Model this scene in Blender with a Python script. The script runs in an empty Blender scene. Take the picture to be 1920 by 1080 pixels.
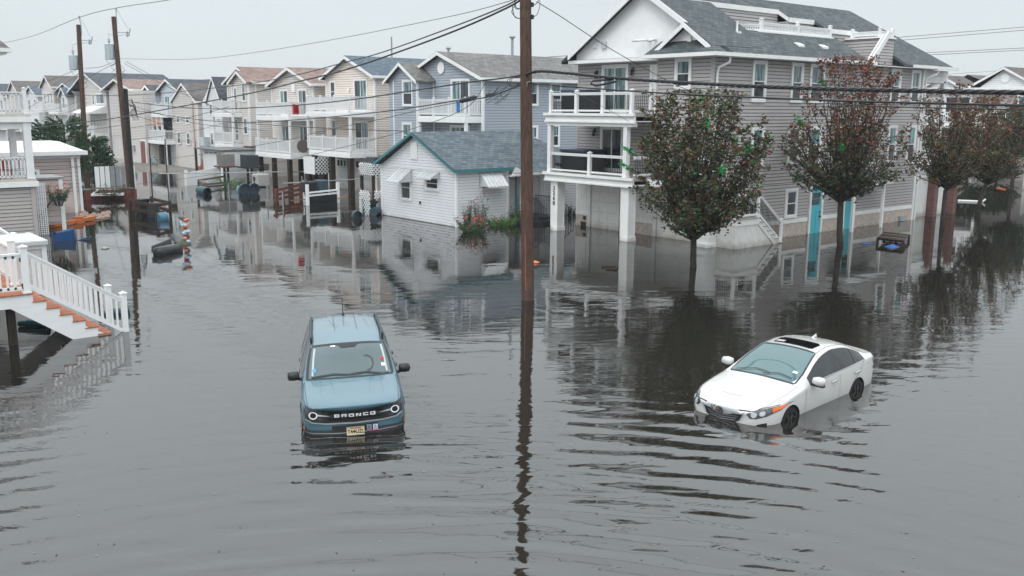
import bpy, bmesh, math, random
from mathutils import Vector, Matrix
from mathutils.bvhtree import BVHTree
R = math.radians
sc = bpy.context.scene
col = sc.collection
# ------------------------------------------------------------------ camera
CAMH = 5.7; FPX = 1740.0
PITCH = math.atan(335/1740.0); ROLL = R(0.29); YAW = R(50.6)
FW = Vector((math.cos(YAW)*math.cos(PITCH), math.sin(YAW)*math.cos(PITCH), -math.sin(PITCH)))
RT = Vector((math.sin(YAW), -math.cos(YAW), 0))
UP = RT.cross(FW)
RR = RT*math.cos(ROLL) + UP*math.sin(ROLL)
UU = UP*math.cos(ROLL) - RT*math.sin(ROLL)
cd = bpy.data.cameras.new('camera'); cam = bpy.data.objects.new('camera', cd); col.objects.link(cam)
cd.sensor_width = 36; cd.lens = 36*FPX/1920; cd.clip_start = 0.1; cd.clip_end = 6000
cam.matrix_world = Matrix(((RR.x, UU.x, -FW.x, 0), (RR.y, UU.y, -FW.y, 0), (RR.z, UU.z, -FW.z, CAMH), (0, 0, 0, 1)))
sc.camera = cam
def ray(x, y): return FW*FPX + RR*(x-960) + UU*(540-y)
def PZ(x, y, z=0.0):
    d = ray(x, y); return Vector((0, 0, CAMH)) + d*((z-CAMH)/d.z)
def PD(x, y, dep): return Vector((0, 0, CAMH)) + ray(x, y)*(dep/FPX)
# ------------------------------------------------------------------ world, sun, exposure
SUN_EL, SUN_AZ = R(52), R(200)
w = bpy.data.worlds.new('World'); sc.world = w; w.use_nodes = True
nt = w.node_tree; nt.nodes.clear()
wo = nt.nodes.new('ShaderNodeOutputWorld'); bg = nt.nodes.new('ShaderNodeBackground')
sky = nt.nodes.new('ShaderNodeTexSky'); sky.sky_type = 'NISHITA'; sky.sun_disc = False
sky.sun_elevation = SUN_EL; sky.sun_rotation = R(90)-SUN_AZ; sky.dust_density = 4; sky.air_density = 1.0
bg.inputs[1].default_value = 0.10
tc = nt.nodes.new('ShaderNodeTexCoord'); sep = nt.nodes.new('ShaderNodeSeparateXYZ')
nt.links.new(tc.outputs['Generated'], sep.inputs[0])
mr = nt.nodes.new('ShaderNodeMapRange'); mr.inputs[1].default_value = 0.0; mr.inputs[2].default_value = 0.9
mr.inputs[3].default_value = 0.0; mr.inputs[4].default_value = 1.0
nt.links.new(sep.outputs[2], mr.inputs[0])
cr = nt.nodes.new('ShaderNodeValToRGB')       # overcast cloud layer: pale at the horizon, brighter overhead
cr.color_ramp.elements[0].position = 0.0; cr.color_ramp.elements[0].color = (0.66, 0.71, 0.735, 1)
cr.color_ramp.elements[1].position = 1.0; cr.color_ramp.elements[1].color = (2.08, 2.25, 2.36, 1)
e = cr.color_ramp.elements.new(0.12); e.color = (0.675, 0.735, 0.76, 1)
e = cr.color_ramp.elements.new(0.30); e.color = (0.92, 0.985, 1.02, 1)
nt.links.new(mr.outputs[0], cr.inputs[0])
cn = nt.nodes.new('ShaderNodeTexNoise'); cn.inputs['Scale'].default_value = 2.2; cn.inputs['Detail'].default_value = 4
mpp = nt.nodes.new('ShaderNodeMapping'); mpp.inputs['Scale'].default_value = (1, 1, 3.0)
nt.links.new(tc.outputs['Generated'], mpp.inputs[0]); nt.links.new(mpp.outputs[0], cn.inputs['Vector'])
cm = nt.nodes.new('ShaderNodeMapRange'); cm.inputs[3].default_value = 9.2; cm.inputs[4].default_value = 10.8
nt.links.new(cn.outputs[0], cm.inputs[0])
vm = nt.nodes.new('ShaderNodeVectorMath'); vm.operation = 'SCALE'
nt.links.new(cr.outputs[0], vm.inputs[0]); nt.links.new(cm.outputs[0], vm.inputs['Scale'])
mx = nt.nodes.new('ShaderNodeMix'); mx.data_type = 'RGBA'; mx.inputs[0].default_value = 0.93
nt.links.new(sky.outputs[0], mx.inputs[6]); nt.links.new(vm.outputs[0], mx.inputs[7])
nt.links.new(mx.outputs[2], bg.inputs[0]); nt.links.new(bg.outputs[0], wo.inputs[0])
sd = bpy.data.lights.new('sun', 'SUN'); sd.energy = 0.7; sd.angle = R(18); sd.color = (1, 0.97, 0.93)
so = bpy.data.objects.new('sun', sd); col.objects.link(so)
sv = Vector((math.cos(SUN_EL)*math.cos(SUN_AZ), math.cos(SUN_EL)*math.sin(SUN_AZ), math.sin(SUN_EL)))
so.rotation_euler = sv.to_track_quat('Z', 'Y').to_euler()
sc.view_settings.view_transform = 'Standard'; sc.view_settings.look = 'None'
sc.view_settings.exposure = 0.22; sc.view_settings.gamma = 1.0; sc.view_settings.use_curve_mapping = False
sc.cycles.max_bounces = 6; sc.cycles.diffuse_bounces = 3; sc.cycles.glossy_bounces = 3; sc.cycles.transparent_max_bounces = 6
sc.cycles.volume_bounces = 0
# ------------------------------------------------------------------ materials
MATS = {}
def newmat(name):
    m = bpy.data.materials.new(name); m.use_nodes = True; MATS[name] = m
    return m, m.node_tree, m.node_tree.nodes['Principled BSDF']
def paint(name, c, rough=0.55, var=0.10, scale=2.5, bump=0.0, spec=0.4, metal=0.0, dirt=None, dirtz=0.5, coat=0.0, bscale=30, stretch=(1, 1, 1)):
    """surface colour with a little uneven wear; dirt = colour of a tide line of grime that fades out above dirtz"""
    if name in MATS: return MATS[name]
    m, t, b = newmat(name)
    g = t.nodes.new('ShaderNodeNewGeometry'); mp = t.nodes.new('ShaderNodeMapping'); mp.inputs['Scale'].default_value = stretch
    n = t.nodes.new('ShaderNodeTexNoise'); n.inputs['Scale'].default_value = scale; n.inputs['Detail'].default_value = 6
    t.links.new(g.outputs['Position'], mp.inputs[0]); t.links.new(mp.outputs[0], n.inputs['Vector'])
    r = t.nodes.new('ShaderNodeValToRGB')
    a = tuple(x*(1-var) for x in c)+(1,); d = tuple(min(1, x*(1+var)) for x in c)+(1,)
    r.color_ramp.elements[0].color = a; r.color_ramp.elements[1].color = d
    r.color_ramp.elements[0].position = 0.3; r.color_ramp.elements[1].position = 0.7
    t.links.new(n.outputs[0], r.inputs[0]); out = r.outputs[0]
    if dirt:
        s = t.nodes.new('ShaderNodeSeparateXYZ'); t.links.new(g.outputs['Position'], s.inputs[0])
        ad = t.nodes.new('ShaderNodeMath'); ad.operation = 'MULTIPLY_ADD'; ad.inputs[1].default_value = 0.5; 
        t.links.new(n.outputs[0], ad.inputs[0]); t.links.new(s.outputs[2], ad.inputs[2])
        mrr = t.nodes.new('ShaderNodeMapRange'); mrr.inputs[1].default_value = 0.2; mrr.inputs[2].default_value = dirtz+0.25
        mrr.inputs[3].default_value = 0.75; mrr.inputs[4].default_value = 0.0
        t.links.new(ad.outputs[0], mrr.inputs[0])
        mm = t.nodes.new('ShaderNodeMix'); mm.data_type = 'RGBA'; mm.inputs[7].default_value = dirt+(1,)
        t.links.new(mrr.outputs[0], mm.inputs[0]); t.links.new(out, mm.inputs[6]); out = mm.outputs[2]
    t.links.new(out, b.inputs['Base Color'])
    b.inputs['Roughness'].default_value = rough; b.inputs['Specular IOR Level'].default_value = spec; b.inputs['Metallic'].default_value = metal
    if coat: b.inputs['Coat Weight'].default_value = coat; b.inputs['Coat Roughness'].default_value = 0.04
    if bump:
        n2 = t.nodes.new('ShaderNodeTexNoise'); n2.inputs['Scale'].default_value = bscale; n2.inputs['Detail'].default_value = 3
        t.links.new(mp.outputs[0], n2.inputs['Vector'])
        bp = t.nodes.new('ShaderNodeBump'); bp.inputs['Strength'].default_value = 0.6; bp.inputs['Distance'].default_value = bump
        t.links.new(n2.outputs[0], bp.inputs['Height']); t.links.new(bp.outputs[0], b.inputs['Normal'])
    return m
def shingle(name, c1, c2, c3, scale=1.0):
    if name in MATS: return MATS[name]
    m, t, b = newmat(name)
    g = t.nodes.new('ShaderNodeNewGeometry'); s = t.nodes.new('ShaderNodeSeparateXYZ'); t.links.new(g.outputs['Position'], s.inputs[0])
    sn = t.nodes.new('ShaderNodeSeparateXYZ'); t.links.new(g.outputs['True Normal'], sn.inputs[0])
    ax = t.nodes.new('ShaderNodeMath'); ax.operation = 'ABSOLUTE'; t.links.new(sn.outputs[0], ax.inputs[0])
    ay = t.nodes.new('ShaderNodeMath'); ay.operation = 'ABSOLUTE'; t.links.new(sn.outputs[1], ay.inputs[0])
    gt = t.nodes.new('ShaderNodeMath'); gt.operation = 'GREATER_THAN'; t.links.new(ax.outputs[0], gt.inputs[0]); t.links.new(ay.outputs[0], gt.inputs[1])
    um = t.nodes.new('ShaderNodeMix'); um.data_type = 'FLOAT'
    t.links.new(gt.outputs[0], um.inputs[0]); t.links.new(s.outputs[0], um.inputs[2]); t.links.new(s.outputs[1], um.inputs[3])
    zz = t.nodes.new('ShaderNodeMath'); zz.operation = 'MULTIPLY'; zz.inputs[1].default_value = 1.75; t.links.new(s.outputs[2], zz.inputs[0])
    cb = t.nodes.new('ShaderNodeCombineXYZ'); t.links.new(um.outputs[0], cb.inputs[0]); t.links.new(zz.outputs[0], cb.inputs[1])
    br = t.nodes.new('ShaderNodeTexBrick'); t.links.new(cb.outputs[0], br.inputs['Vector'])
    br.inputs['Scale'].default_value = 1.0; br.inputs['Brick Width'].default_value = 0.30*scale; br.inputs['Row Height'].default_value = 0.145*scale
    br.inputs['Mortar Size'].default_value = 0.012; br.inputs['Mortar Smooth'].default_value = 0.3; br.inputs['Bias'].default_value = 0.0
    br.inputs['Color1'].default_value = c1+(1,); br.inputs['Color2'].default_value = c2+(1,); br.inputs['Mortar'].default_value = tuple(x*0.45 for x in c1)+(1,)
    n = t.nodes.new('ShaderNodeTexNoise'); n.inputs['Scale'].default_value = 0.9; n.inputs['Detail'].default_value = 7; n.inputs['Roughness'].default_value = 0.7
    t.links.new(g.outputs['Position'], n.inputs['Vector'])
    mm = t.nodes.new('ShaderNodeMix'); mm.data_type = 'RGBA'; mm.inputs[7].default_value = c3+(1,)
    mrr = t.nodes.new('ShaderNodeMapRange'); mrr.inputs[1].default_value = 0.4; mrr.inputs[2].default_value = 0.75; mrr.inputs[4].default_value = 0.7
    t.links.new(n.outputs[0], mrr.inputs[0]); t.links.new(mrr.outputs[0], mm.inputs[0]); t.links.new(br.outputs[0], mm.inputs[6])
    t.links.new(mm.outputs[2], b.inputs['Base Color']); b.inputs['Roughness'].default_value = 0.85; b.inputs['Specular IOR Level'].default_value = 0.25
    bp = t.nodes.new('ShaderNodeBump'); bp.inputs['Strength'].default_value = 0.8; bp.inputs['Distance'].default_value = 0.02; bp.invert = True
    t.links.new(br.outputs['Fac'], bp.inputs['Height']); t.links.new(bp.outputs[0], b.inputs['Normal'])
    return m
def glass(name, c=(0.02, 0.025, 0.03), c2=(0.05, 0.07, 0.08), rough=0.06, ior=1.5, scale=1.2, sx=1.0, soft=False):
    """window pane: dark room behind, uneven curtains and things inside showing faintly"""
    if name in MATS: return MATS[name]
    m, t, b = newmat(name)
    g = t.nodes.new('ShaderNodeNewGeometry'); mp = t.nodes.new('ShaderNodeMapping'); mp.inputs['Scale'].default_value = (sx*3, sx*3, 0.5)
    n = t.nodes.new('ShaderNodeTexNoise'); n.inputs['Scale'].default_value = scale; n.inputs['Detail'].default_value = 4
    t.links.new(g.outputs['Position'], mp.inputs[0]); t.links.new(mp.outputs[0], n.inputs['Vector'])
    r = t.nodes.new('ShaderNodeValToRGB'); r.color_ramp.elements[0].position = 0.1 if soft else 0.42; r.color_ramp.elements[1].position = 0.95 if soft else 0.62
    r.color_ramp.elements[0].color = c+(1,); r.color_ramp.elements[1].color = c2+(1,)
    t.links.new(n.outputs[0], r.inputs[0]); t.links.new(r.outputs[0], b.inputs['Base Color'])
    b.inputs['Roughness'].default_value = rough; b.inputs['IOR'].default_value = ior
    return m
def wood(name, c, rough=0.8, grain=14):
    return paint(name, c, rough, 0.35, grain, 0.01, 0.2, stretch=(1, 1, 0.08), bscale=20)
W_ = paint('white_trim', (0.80, 0.80, 0.79), 0.45, 0.05)
WR = paint('white_vinyl_rail', (0.76, 0.76, 0.76), 0.35, 0.03)
WG = paint('garage_white', (0.74, 0.73, 0.70), 0.5, 0.05, dirt=(0.30, 0.26, 0.21), dirtz=0.35)
TRD = paint('white_trim_tideline', (0.78, 0.78, 0.76), 0.5, 0.05, dirt=(0.36, 0.33, 0.28), dirtz=0.12)
S_TAUPE = paint('taupe_siding', (0.41, 0.385, 0.378), 0.6, 0.05, 1.5)
S_TAUPED = paint('taupe_siding_joint_shade', (0.07, 0.064, 0.062), 0.9, 0.05)  # joint colours are darkened to paint in the shadow line between boards
S_WHITE = paint('white_siding', (0.68, 0.69, 0.71), 0.55, 0.05, 1.2, dirt=(0.40, 0.39, 0.36), dirtz=0.15)
S_WHITED = paint('white_siding_joint_shade', (0.24, 0.24, 0.25), 0.9)
S_CREAM = paint('cream_siding', (0.78, 0.685, 0.61), 0.6, 0.04, 1.2); S_CREAMD = paint('cream_siding_joint_shade', (0.27, 0.22, 0.18), 0.9)
S_BEIGE = paint('beige_siding', (0.67, 0.62, 0.58), 0.6, 0.04, 1.2); S_BEIGED = paint('beige_siding_joint_shade', (0.17, 0.15, 0.14), 0.9)
S_BLUE = paint('blue_grey_siding', (0.37, 0.405, 0.45), 0.6, 0.04, 1.2); S_BLUED = paint('blue_siding_joint_shade', (0.13, 0.15, 0.17), 0.9)
S_LB = paint('pale_blue_siding', (0.55, 0.60, 0.65), 0.6, 0.04, 1.2); S_LBD = paint('pale_blue_joint_shade', (0.25, 0.27, 0.3), 0.9)
S_GREY = paint('grey_beige_siding', (0.60, 0.56, 0.53), 0.6, 0.04, 1.2); S_GREYD = paint('grey_beige_joint_shade', (0.18, 0.165, 0.155), 0.9)
S_PW = paint('pale_white_siding', (0.72, 0.72, 0.73), 0.6, 0.04, 1.2); S_PWD = paint('pale_white_joint_shade', (0.30, 0.30, 0.31), 0.9)
S_PINK = paint('pinkish_siding', (0.50, 0.42, 0.40), 0.6, 0.04, 1.2); S_PINKD = paint('pinkish_joint_shade', (0.15, 0.125, 0.12), 0.9)
S_TAN = paint('tan_grey_siding', (0.41, 0.375, 0.355), 0.6, 0.04, 1.2); S_TAND = paint('tan_grey_joint_shade', (0.10, 0.09, 0.085), 0.9)
STUCCO = paint('pebble_stucco', (0.50, 0.425, 0.37), 0.9, 0.22, 9, 0.012, 0.2, dirt=(0.34, 0.29, 0.24), dirtz=0.1, bscale=60)
R_GREY = shingle('shingle_grey', (0.062, 0.073, 0.077), (0.125, 0.138, 0.142), (0.052, 0.060, 0.064), 1.15)
R_BLUE = shingle('shingle_blue', (0.070, 0.090, 0.106), (0.150, 0.178, 0.195), (0.08, 0.098, 0.112), 1.1)
R_BLUE2 = shingle('shingle_deep_blue', (0.07, 0.098, 0.125), (0.13, 0.16, 0.185), (0.08, 0.11, 0.14), 1.2)
R_RED = shingle('shingle_red_brown', (0.20, 0.135, 0.115), (0.31, 0.22, 0.19), (0.16, 0.12, 0.11), 1.3)
R_WARM = shingle('shingle_warm_grey', (0.13, 0.125, 0.12), (0.23, 0.22, 0.21), (0.11, 0.105, 0.10), 1.2)
R_BROWN = shingle('shingle_brown', (0.105, 0.09, 0.08), (0.18, 0.16, 0.15), (0.09, 0.08, 0.075), 1.2)
R_DARK = shingle('shingle_charcoal', (0.055, 0.065, 0.075), (0.10, 0.115, 0.13), (0.05, 0.055, 0.065), 1.2)
G_DARK = glass('window_glass')
G_CURT = glass('curtained_glass', (0.06, 0.10, 0.11), (0.26, 0.36, 0.37), 0.08, 1.5, 1.6, 1.6)
G_TEAL = glass('teal_glass', (0.07, 0.16, 0.18), (0.20, 0.36, 0.38), 0.06)
BLACK = paint('black_metal', (0.018, 0.018, 0.02), 0.4, 0.1)
CHAR = paint('charcoal_plastic', (0.035, 0.037, 0.042), 0.5, 0.2)
GREYM = paint('grey_metal', (0.34, 0.36, 0.37), 0.4, 0.1, metal=0.3)
TRANS = paint('transformer_grey', (0.48, 0.54, 0.56), 0.4, 0.06)
PILE = wood('dark_piling', (0.042, 0.032, 0.026)); POLE = wood('pole_wood', (0.072, 0.042, 0.031)); POLEB = wood('black_pole', (0.016, 0.014, 0.014))
DECKW = wood('red_deck_board', (0.36, 0.14, 0.08)); OLDW = wood('weathered_wood', (0.14, 0.115, 0.10)); REDW = wood('red_brown_paint_wood', (0.15, 0.055, 0.04))
GREYW = wood('greyed_floor_wood', (0.33, 0.31, 0.28))
TURQ = paint('turquoise_door', (0.07, 0.44, 0.52), 0.35, 0.04)
MAROON = paint('maroon_door', (0.17, 0.02, 0.02), 0.4, 0.08)
# ------------------------------------------------------------------ mesh helpers
class MB:
    def __init__(s): s.v = []; s.f = []; s.mi = []; s.cur = 0
    def face(s, pts, mi=None):
        n = len(s.v); s.v += [tuple(p) for p in pts]; s.f.append(tuple(range(n, n+len(pts)))); s.mi.append(s.cur if mi is None else mi); return s
    def poly(s, verts, faces):
        n = len(s.v); s.v += [tuple(p) for p in verts]
        for f in faces: s.f.append(tuple(i+n for i in f)); s.mi.append(s.cur)
        return s
    def box(s, x0, y0, z0, x1, y1, z1):
        if x0 > x1: x0, x1 = x1, x0
        if y0 > y1: y0, y1 = y1, y0
        if z0 > z1: z0, z1 = z1, z0
        return s.poly([(x0,y0,z0),(x1,y0,z0),(x1,y1,z0),(x0,y1,z0),(x0,y0,z1),(x1,y0,z1),(x1,y1,z1),(x0,y1,z1)],
                      [(0,3,2,1),(4,5,6,7),(0,1,5,4),(1,2,6,5),(2,3,7,6),(3,0,4,7)])
    def bar(s, p, q, w, h, up=(0, 0, 1)):
        p = Vector(p); q = Vector(q); d = (q-p).normalized(); u = Vector(up)
        if abs(d.dot(u)) > 0.98: u = Vector((1, 0, 0))
        a = d.cross(u).normalized()*(w/2); b = a.cross(d).normalized()*(h/2)
        vs = [p-a-b, p+a-b, p+a+b, p-a+b, q-a-b, q+a-b, q+a+b, q-a+b]
        return s.poly(vs, [(0,3,2,1),(4,5,6,7),(0,1,5,4),(1,2,6,5),(2,3,7,6),(3,0,4,7)])
    def tube(s, pts, r, n=8, cap=True):
        pts = [Vector(p) for p in pts]; rs = r if isinstance(r, (list, tuple)) else [r]*len(pts)
        base = len(s.v); prev = None
        for i, p in enumerate(pts):
            d = (pts[min(i+1, len(pts)-1)]-pts[max(i-1, 0)]).normalized()
            if prev is None: a = d.orthogonal().normalized()
            else:
                a = prev-d*prev.dot(d); a = a.normalized() if a.length > 1e-6 else d.orthogonal().normalized()
            prev = a; b = d.cross(a)
            for k in range(n):
                t = 2*math.pi*k/n; s.v.append(tuple(p+(a*math.cos(t)+b*math.sin(t))*rs[i]))
        for i in range(len(pts)-1):
            for k in range(n):
                s.f.append((base+i*n+k, base+i*n+(k+1) % n, base+(i+1)*n+(k+1) % n, base+(i+1)*n+k)); s.mi.append(s.cur)
        if cap:
            s.f.append(tuple(base+k for k in range(n))[::-1]); s.mi.append(s.cur)
            s.f.append(tuple(base+(len(pts)-1)*n+k for k in range(n))); s.mi.append(s.cur)
        return s
    def lathe(s, c, prof, n=16, axis=(0, 0, 1)):
        ax = Vector(axis).normalized(); a = ax.orthogonal().normalized(); b = ax.cross(a); c = Vector(c); base = len(s.v)
        for (r, h) in prof:
            for k in range(n):
                t = 2*math.pi*k/n; s.v.append(tuple(c+ax*h+(a*math.cos(t)+b*math.sin(t))*r))
        for i in range(len(prof)-1):
            for k in range(n):
                s.f.append((base+i*n+k, base+i*n+(k+1) % n, base+(i+1)*n+(k+1) % n, base+(i+1)*n+k)); s.mi.append(s.cur)
        s.f.append(tuple(base+k for k in range(n))[::-1]); s.mi.append(s.cur)
        s.f.append(tuple(base+(len(prof)-1)*n+k for k in range(n))); s.mi.append(s.cur)
        return s
    def prism(s, poly, axis, a, b):
        """poly of 2-D points; axis 'X': (y,z), 'Y': (x,z), 'Z': (x,y)"""
        def P(q, t): return (t, q[0], q[1]) if axis == 'X' else ((q[0], t, q[1]) if axis == 'Y' else (q[0], q[1], t))
        n = len(poly); vs = [P(q, a) for q in poly]+[P(q, b) for q in poly]
        fs = [tuple(range(n))[::-1], tuple(range(n, 2*n))]+[(i, (i+1) % n, n+(i+1) % n, n+i) for i in range(n)]
        return s.poly(vs, fs)
    def build(s, name, mat, parent=None, smooth=False, bevel=0.0, local=False, autosmooth=None):
        me = bpy.data.meshes.new(name)
        o = Vector((0, 0, 0))
        if parent is not None and not local:
            p = parent
            while p.parent: p = p.parent
            o = p.location
        me.from_pydata([(x-o.x, y-o.y, z-o.z) for x, y, z in s.v], [], s.f)
        mats = mat if isinstance(mat, (list, tuple)) else [mat]
        for m in mats: me.materials.append(m)
        if len(mats) > 1: me.polygons.foreach_set('material_index', s.mi)
        bm = bmesh.new(); bm.from_mesh(me)
        if smooth: bmesh.ops.remove_doubles(bm, verts=bm.verts, dist=1e-4)
        bmesh.ops.recalc_face_normals(bm, faces=bm.faces)
        if smooth:
            for f in bm.faces: f.smooth = True
            if autosmooth:
                for ed in bm.edges:
                    if len(ed.link_faces) == 2 and ed.calc_face_angle(0) > autosmooth: ed.smooth = False
        bm.to_mesh(me); bm.free()
        ob = bpy.data.objects.new(name, me); col.objects.link(ob)
        if parent is not None: ob.parent = parent
        if bevel:
            md = ob.modifiers.new('bevel', 'BEVEL'); md.width = bevel; md.segments = 2; md.limit_method = 'ANGLE'
        return ob
def build_split(mb, name, mat, par, gap=.012):
    """one object for every group of touching pieces in the builder"""
    parent_ = list(range(len(mb.v)))
    def find(i):
        while parent_[i] != i: parent_[i] = parent_[parent_[i]]; i = parent_[i]
        return i
    for f in mb.f:
        for i in f[1:]: parent_[find(i)] = find(f[0])
    isl = {}
    for i, v in enumerate(mb.v): isl.setdefault(find(i), []).append(v)
    keys = list(isl); bb = {k: ([min(c[a] for c in isl[k])-gap for a in range(3)], [max(c[a] for c in isl[k])+gap for a in range(3)]) for k in keys}
    grp = {k: k for k in keys}
    def gf(k):
        while grp[k] != k: k = grp[k]
        return k
    for i, a in enumerate(keys):
        for b in keys[i+1:]:
            if all(bb[a][0][t] <= bb[b][1][t] and bb[b][0][t] <= bb[a][1][t] for t in range(3)): grp[gf(b)] = gf(a)
    out = {}
    for f, m in zip(mb.f, mb.mi):
        g = gf(find(f[0])); o = out.setdefault(g, MB()); o.face([mb.v[i] for i in f], m)
    res = [o.build(name, mat, par) for o in out.values()]
    return res[0]
def tag(o, label=None, cat=None, group=None, kind=None):
    if label: o['label'] = label
    if cat: o['category'] = cat
    if group: o['group'] = group
    if kind: o['kind'] = kind
    return o
def thing(name, loc, label, cat, group=None, rz=0.0):
    o = bpy.data.objects.new(name, None); col.objects.link(o); o.location = loc; o.rotation_euler = (0, 0, rz)
    o.empty_display_size = 0.3
    return tag(o, label, cat, group)
def dup(o, parent=None):
    c = o.copy(); col.objects.link(c)
    if parent is not None: c.parent = parent
    for ch in list(o.children): dup(ch, c)
    return c
# a point on a wall: plane 'X' faces -X, plane 'Y' faces -Y; c = wall coordinate, a = along, out = outwards
def wp(pl, c, a, z, out=0.0): return (c-out, a, z) if pl == 'X' else (a, c-out, z)
def wbox(mb, pl, c, a0, a1, z0, z1, o0, o1):
    p = wp(pl, c, a0, z0, o0); q = wp(pl, c, a1, z1, o1); return mb.box(p[0], p[1], p[2], q[0], q[1], q[2])
def laps(mb, pl, c, a0, a1, z0, z1, step=0.145, apex=None, d=0.022, joint=0.024, mj=1):
    """lapped siding boards as real geometry; apex=(a,z) closes the top to a gable"""
    z = z0
    while z < z1-0.02:
        zt = min(z+step, z1)
        def ext(zz):
            if apex and zz > apex[2]:
                k = min(1.0, (zz-apex[2])/(apex[1]-apex[2])); return a0+(apex[0]-a0)*k, a1+(apex[0]-a1)*k
            return a0, a1
        e0 = ext(z); e1 = ext(zt)
        g = joint
        mb.cur = 0
        mb.face([wp(pl, c, e0[0], z, d), wp(pl, c, e0[1], z, d), wp(pl, c, e1[1], zt-g, 0.004), wp(pl, c, e1[0], zt-g, 0.004)])
        mb.cur = mj  # strip under the next lap: its shade is put into the colour
        mb.face([wp(pl, c, e1[0], zt-g, 0.004), wp(pl, c, e1[1], zt-g, 0.004), wp(pl, c, e1[1], zt, 0.0035), wp(pl, c, e1[0], zt, 0.0035)])
        mb.face([wp(pl, c, e1[0], zt, 0.0035), wp(pl, c, e1[1], zt, 0.0035), wp(pl, c, e1[1], zt, d), wp(pl, c, e1[0], zt, d)])
        mb.cur = 0
        z = zt
    return mb
def window(par, pl, c, a0, a1, z0, z1, kind='hung', tw=0.10, up=None, lo=None, label=None):
    """casing, sash and panes; a0/z0..a1/z1 is the outside of the casing"""
    up = up or G_CURT; lo = lo or G_DARK
    if a0 > a1: a0, a1 = a1, a0
    f = MB(); o = 0.075
    wbox(f, pl, c, a0, a0+tw, z0, z1, 0, o); wbox(f, pl, c, a1-tw, a1, z0, z1, 0, o)
    wbox(f, pl, c, a0+tw, a1-tw, z1-tw, z1, 0, o); wbox(f, pl, c, a0+tw, a1-tw, z0, z0+tw, 0, o)
    i0, i1, b0, b1 = a0+tw, a1-tw, z0+tw, z1-tw; s = 0.04
    if kind == 'slider':
        m = (i0+i1)/2
        wbox(f, pl, c, i0, i0+s, b0, b1, 0.002, 0.055); wbox(f, pl, c, i1-s, i1, b0, b1, 0.002, 0.055); wbox(f, pl, c, m-s*0.7, m+s*0.7, b0, b1, 0.002, 0.06)
        wbox(f, pl, c, i0+s, i1-s, b1-s, b1, 0.002, 0.055); wbox(f, pl, c, i0+s, i1-s, b0, b0+s*1.5, 0.002, 0.055)
        panes = [(i0+s, m-s*0.7, b0+s*1.5, b1-s, lo), (m+s*0.7, i1-s, b0+s*1.5, b1-s, up)]
    else:
        m = (b0+b1)/2
        wbox(f, pl, c, i0, i0+s, b0, b1, 0.002, 0.055); wbox(f, pl, c, i1-s, i1, b0, b1, 0.002, 0.055)
        wbox(f, pl, c, i0+s, i1-s, b1-s, b1, 0.002, 0.055); wbox(f, pl, c, i0+s, i1-s, b0, b0+s, 0.002, 0.055); wbox(f, pl, c, i0+s, i1-s, m-s/2, m+s/2, 0.002, 0.06)
        panes = [(i0+s, i1-s, m+s/2, b1-s, up), (i0+s, i1-s, b0+s, m-s/2, lo)]
    w_ = f.build('sliding_door' if kind == 'slider' else 'window', W_, par)
    if label: w_['label'] = label
    for (p0, p1, q0, q1, g) in panes:
        b = MB(); wbox(b, pl, c, p0, p1, q0, q1, 0.003, 0.032); b.build('pane', g, w_)
    return w_
def railing(par, p, q, h=1.0, white=True, step=0.12, caps=(True, True), mids=1.9, zoff=0.09, name='railing', bw=None):
    """rail between floor points p and q (may slope) with balusters and capped posts"""
    p = Vector(p); q = Vector(q); L = (q-p).length; d = q-p; hl = math.hypot(d.x, d.y); up = Vector((0, 0, 1))
    f = MB()
    f.bar(p+up*(h-0.04), q+up*(h-0.04), 0.085, 0.05); f.bar(p+up*(h-0.10), q+up*(h-0.10), 0.05, 0.07)
    f.bar(p+up*(zoff+0.04), q+up*(zoff+0.04), 0.05, 0.08)
    b = f if white else MB(); n = max(2, int(hl/step)); bw = bw or (0.036 if white else 0.02)
    for i in range(1, n):
        m = p+d*(i/n); b.bar(m+up*(zoff+0.02), m+up*(h-0.075), bw, bw)
    r = f.build(name, WR, par)
    if not white: b.build('baluster', BLACK, r)
    return r
def post(par, p, h, w=0.11, mat=None, cap=True, name='post', base=True):
    x, y, z = p; f = MB(); f.box(x-w/2, y-w/2, z, x+w/2, y+w/2, z+h)
    if cap:
        f.box(x-w/2-0.02, y-w/2-0.02, z+h, x+w/2+0.02, y+w/2+0.02, z+h+0.025)
        t = w/2; f.poly([(x-t, y-t, z+h+0.025), (x+t, y-t, z+h+0.025), (x+t, y+t, z+h+0.025), (x-t, y+t, z+h+0.025), (x, y, z+h+0.07)], [(0, 1, 4), (1, 2, 4), (2, 3, 4), (3, 0, 4)])
    if base: f.box(x-w/2-0.02, y-w/2-0.02, z+0.003, x+w/2+0.02, y+w/2+0.02, z+0.05)
    return f.build(name, mat or WR, par)
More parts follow.
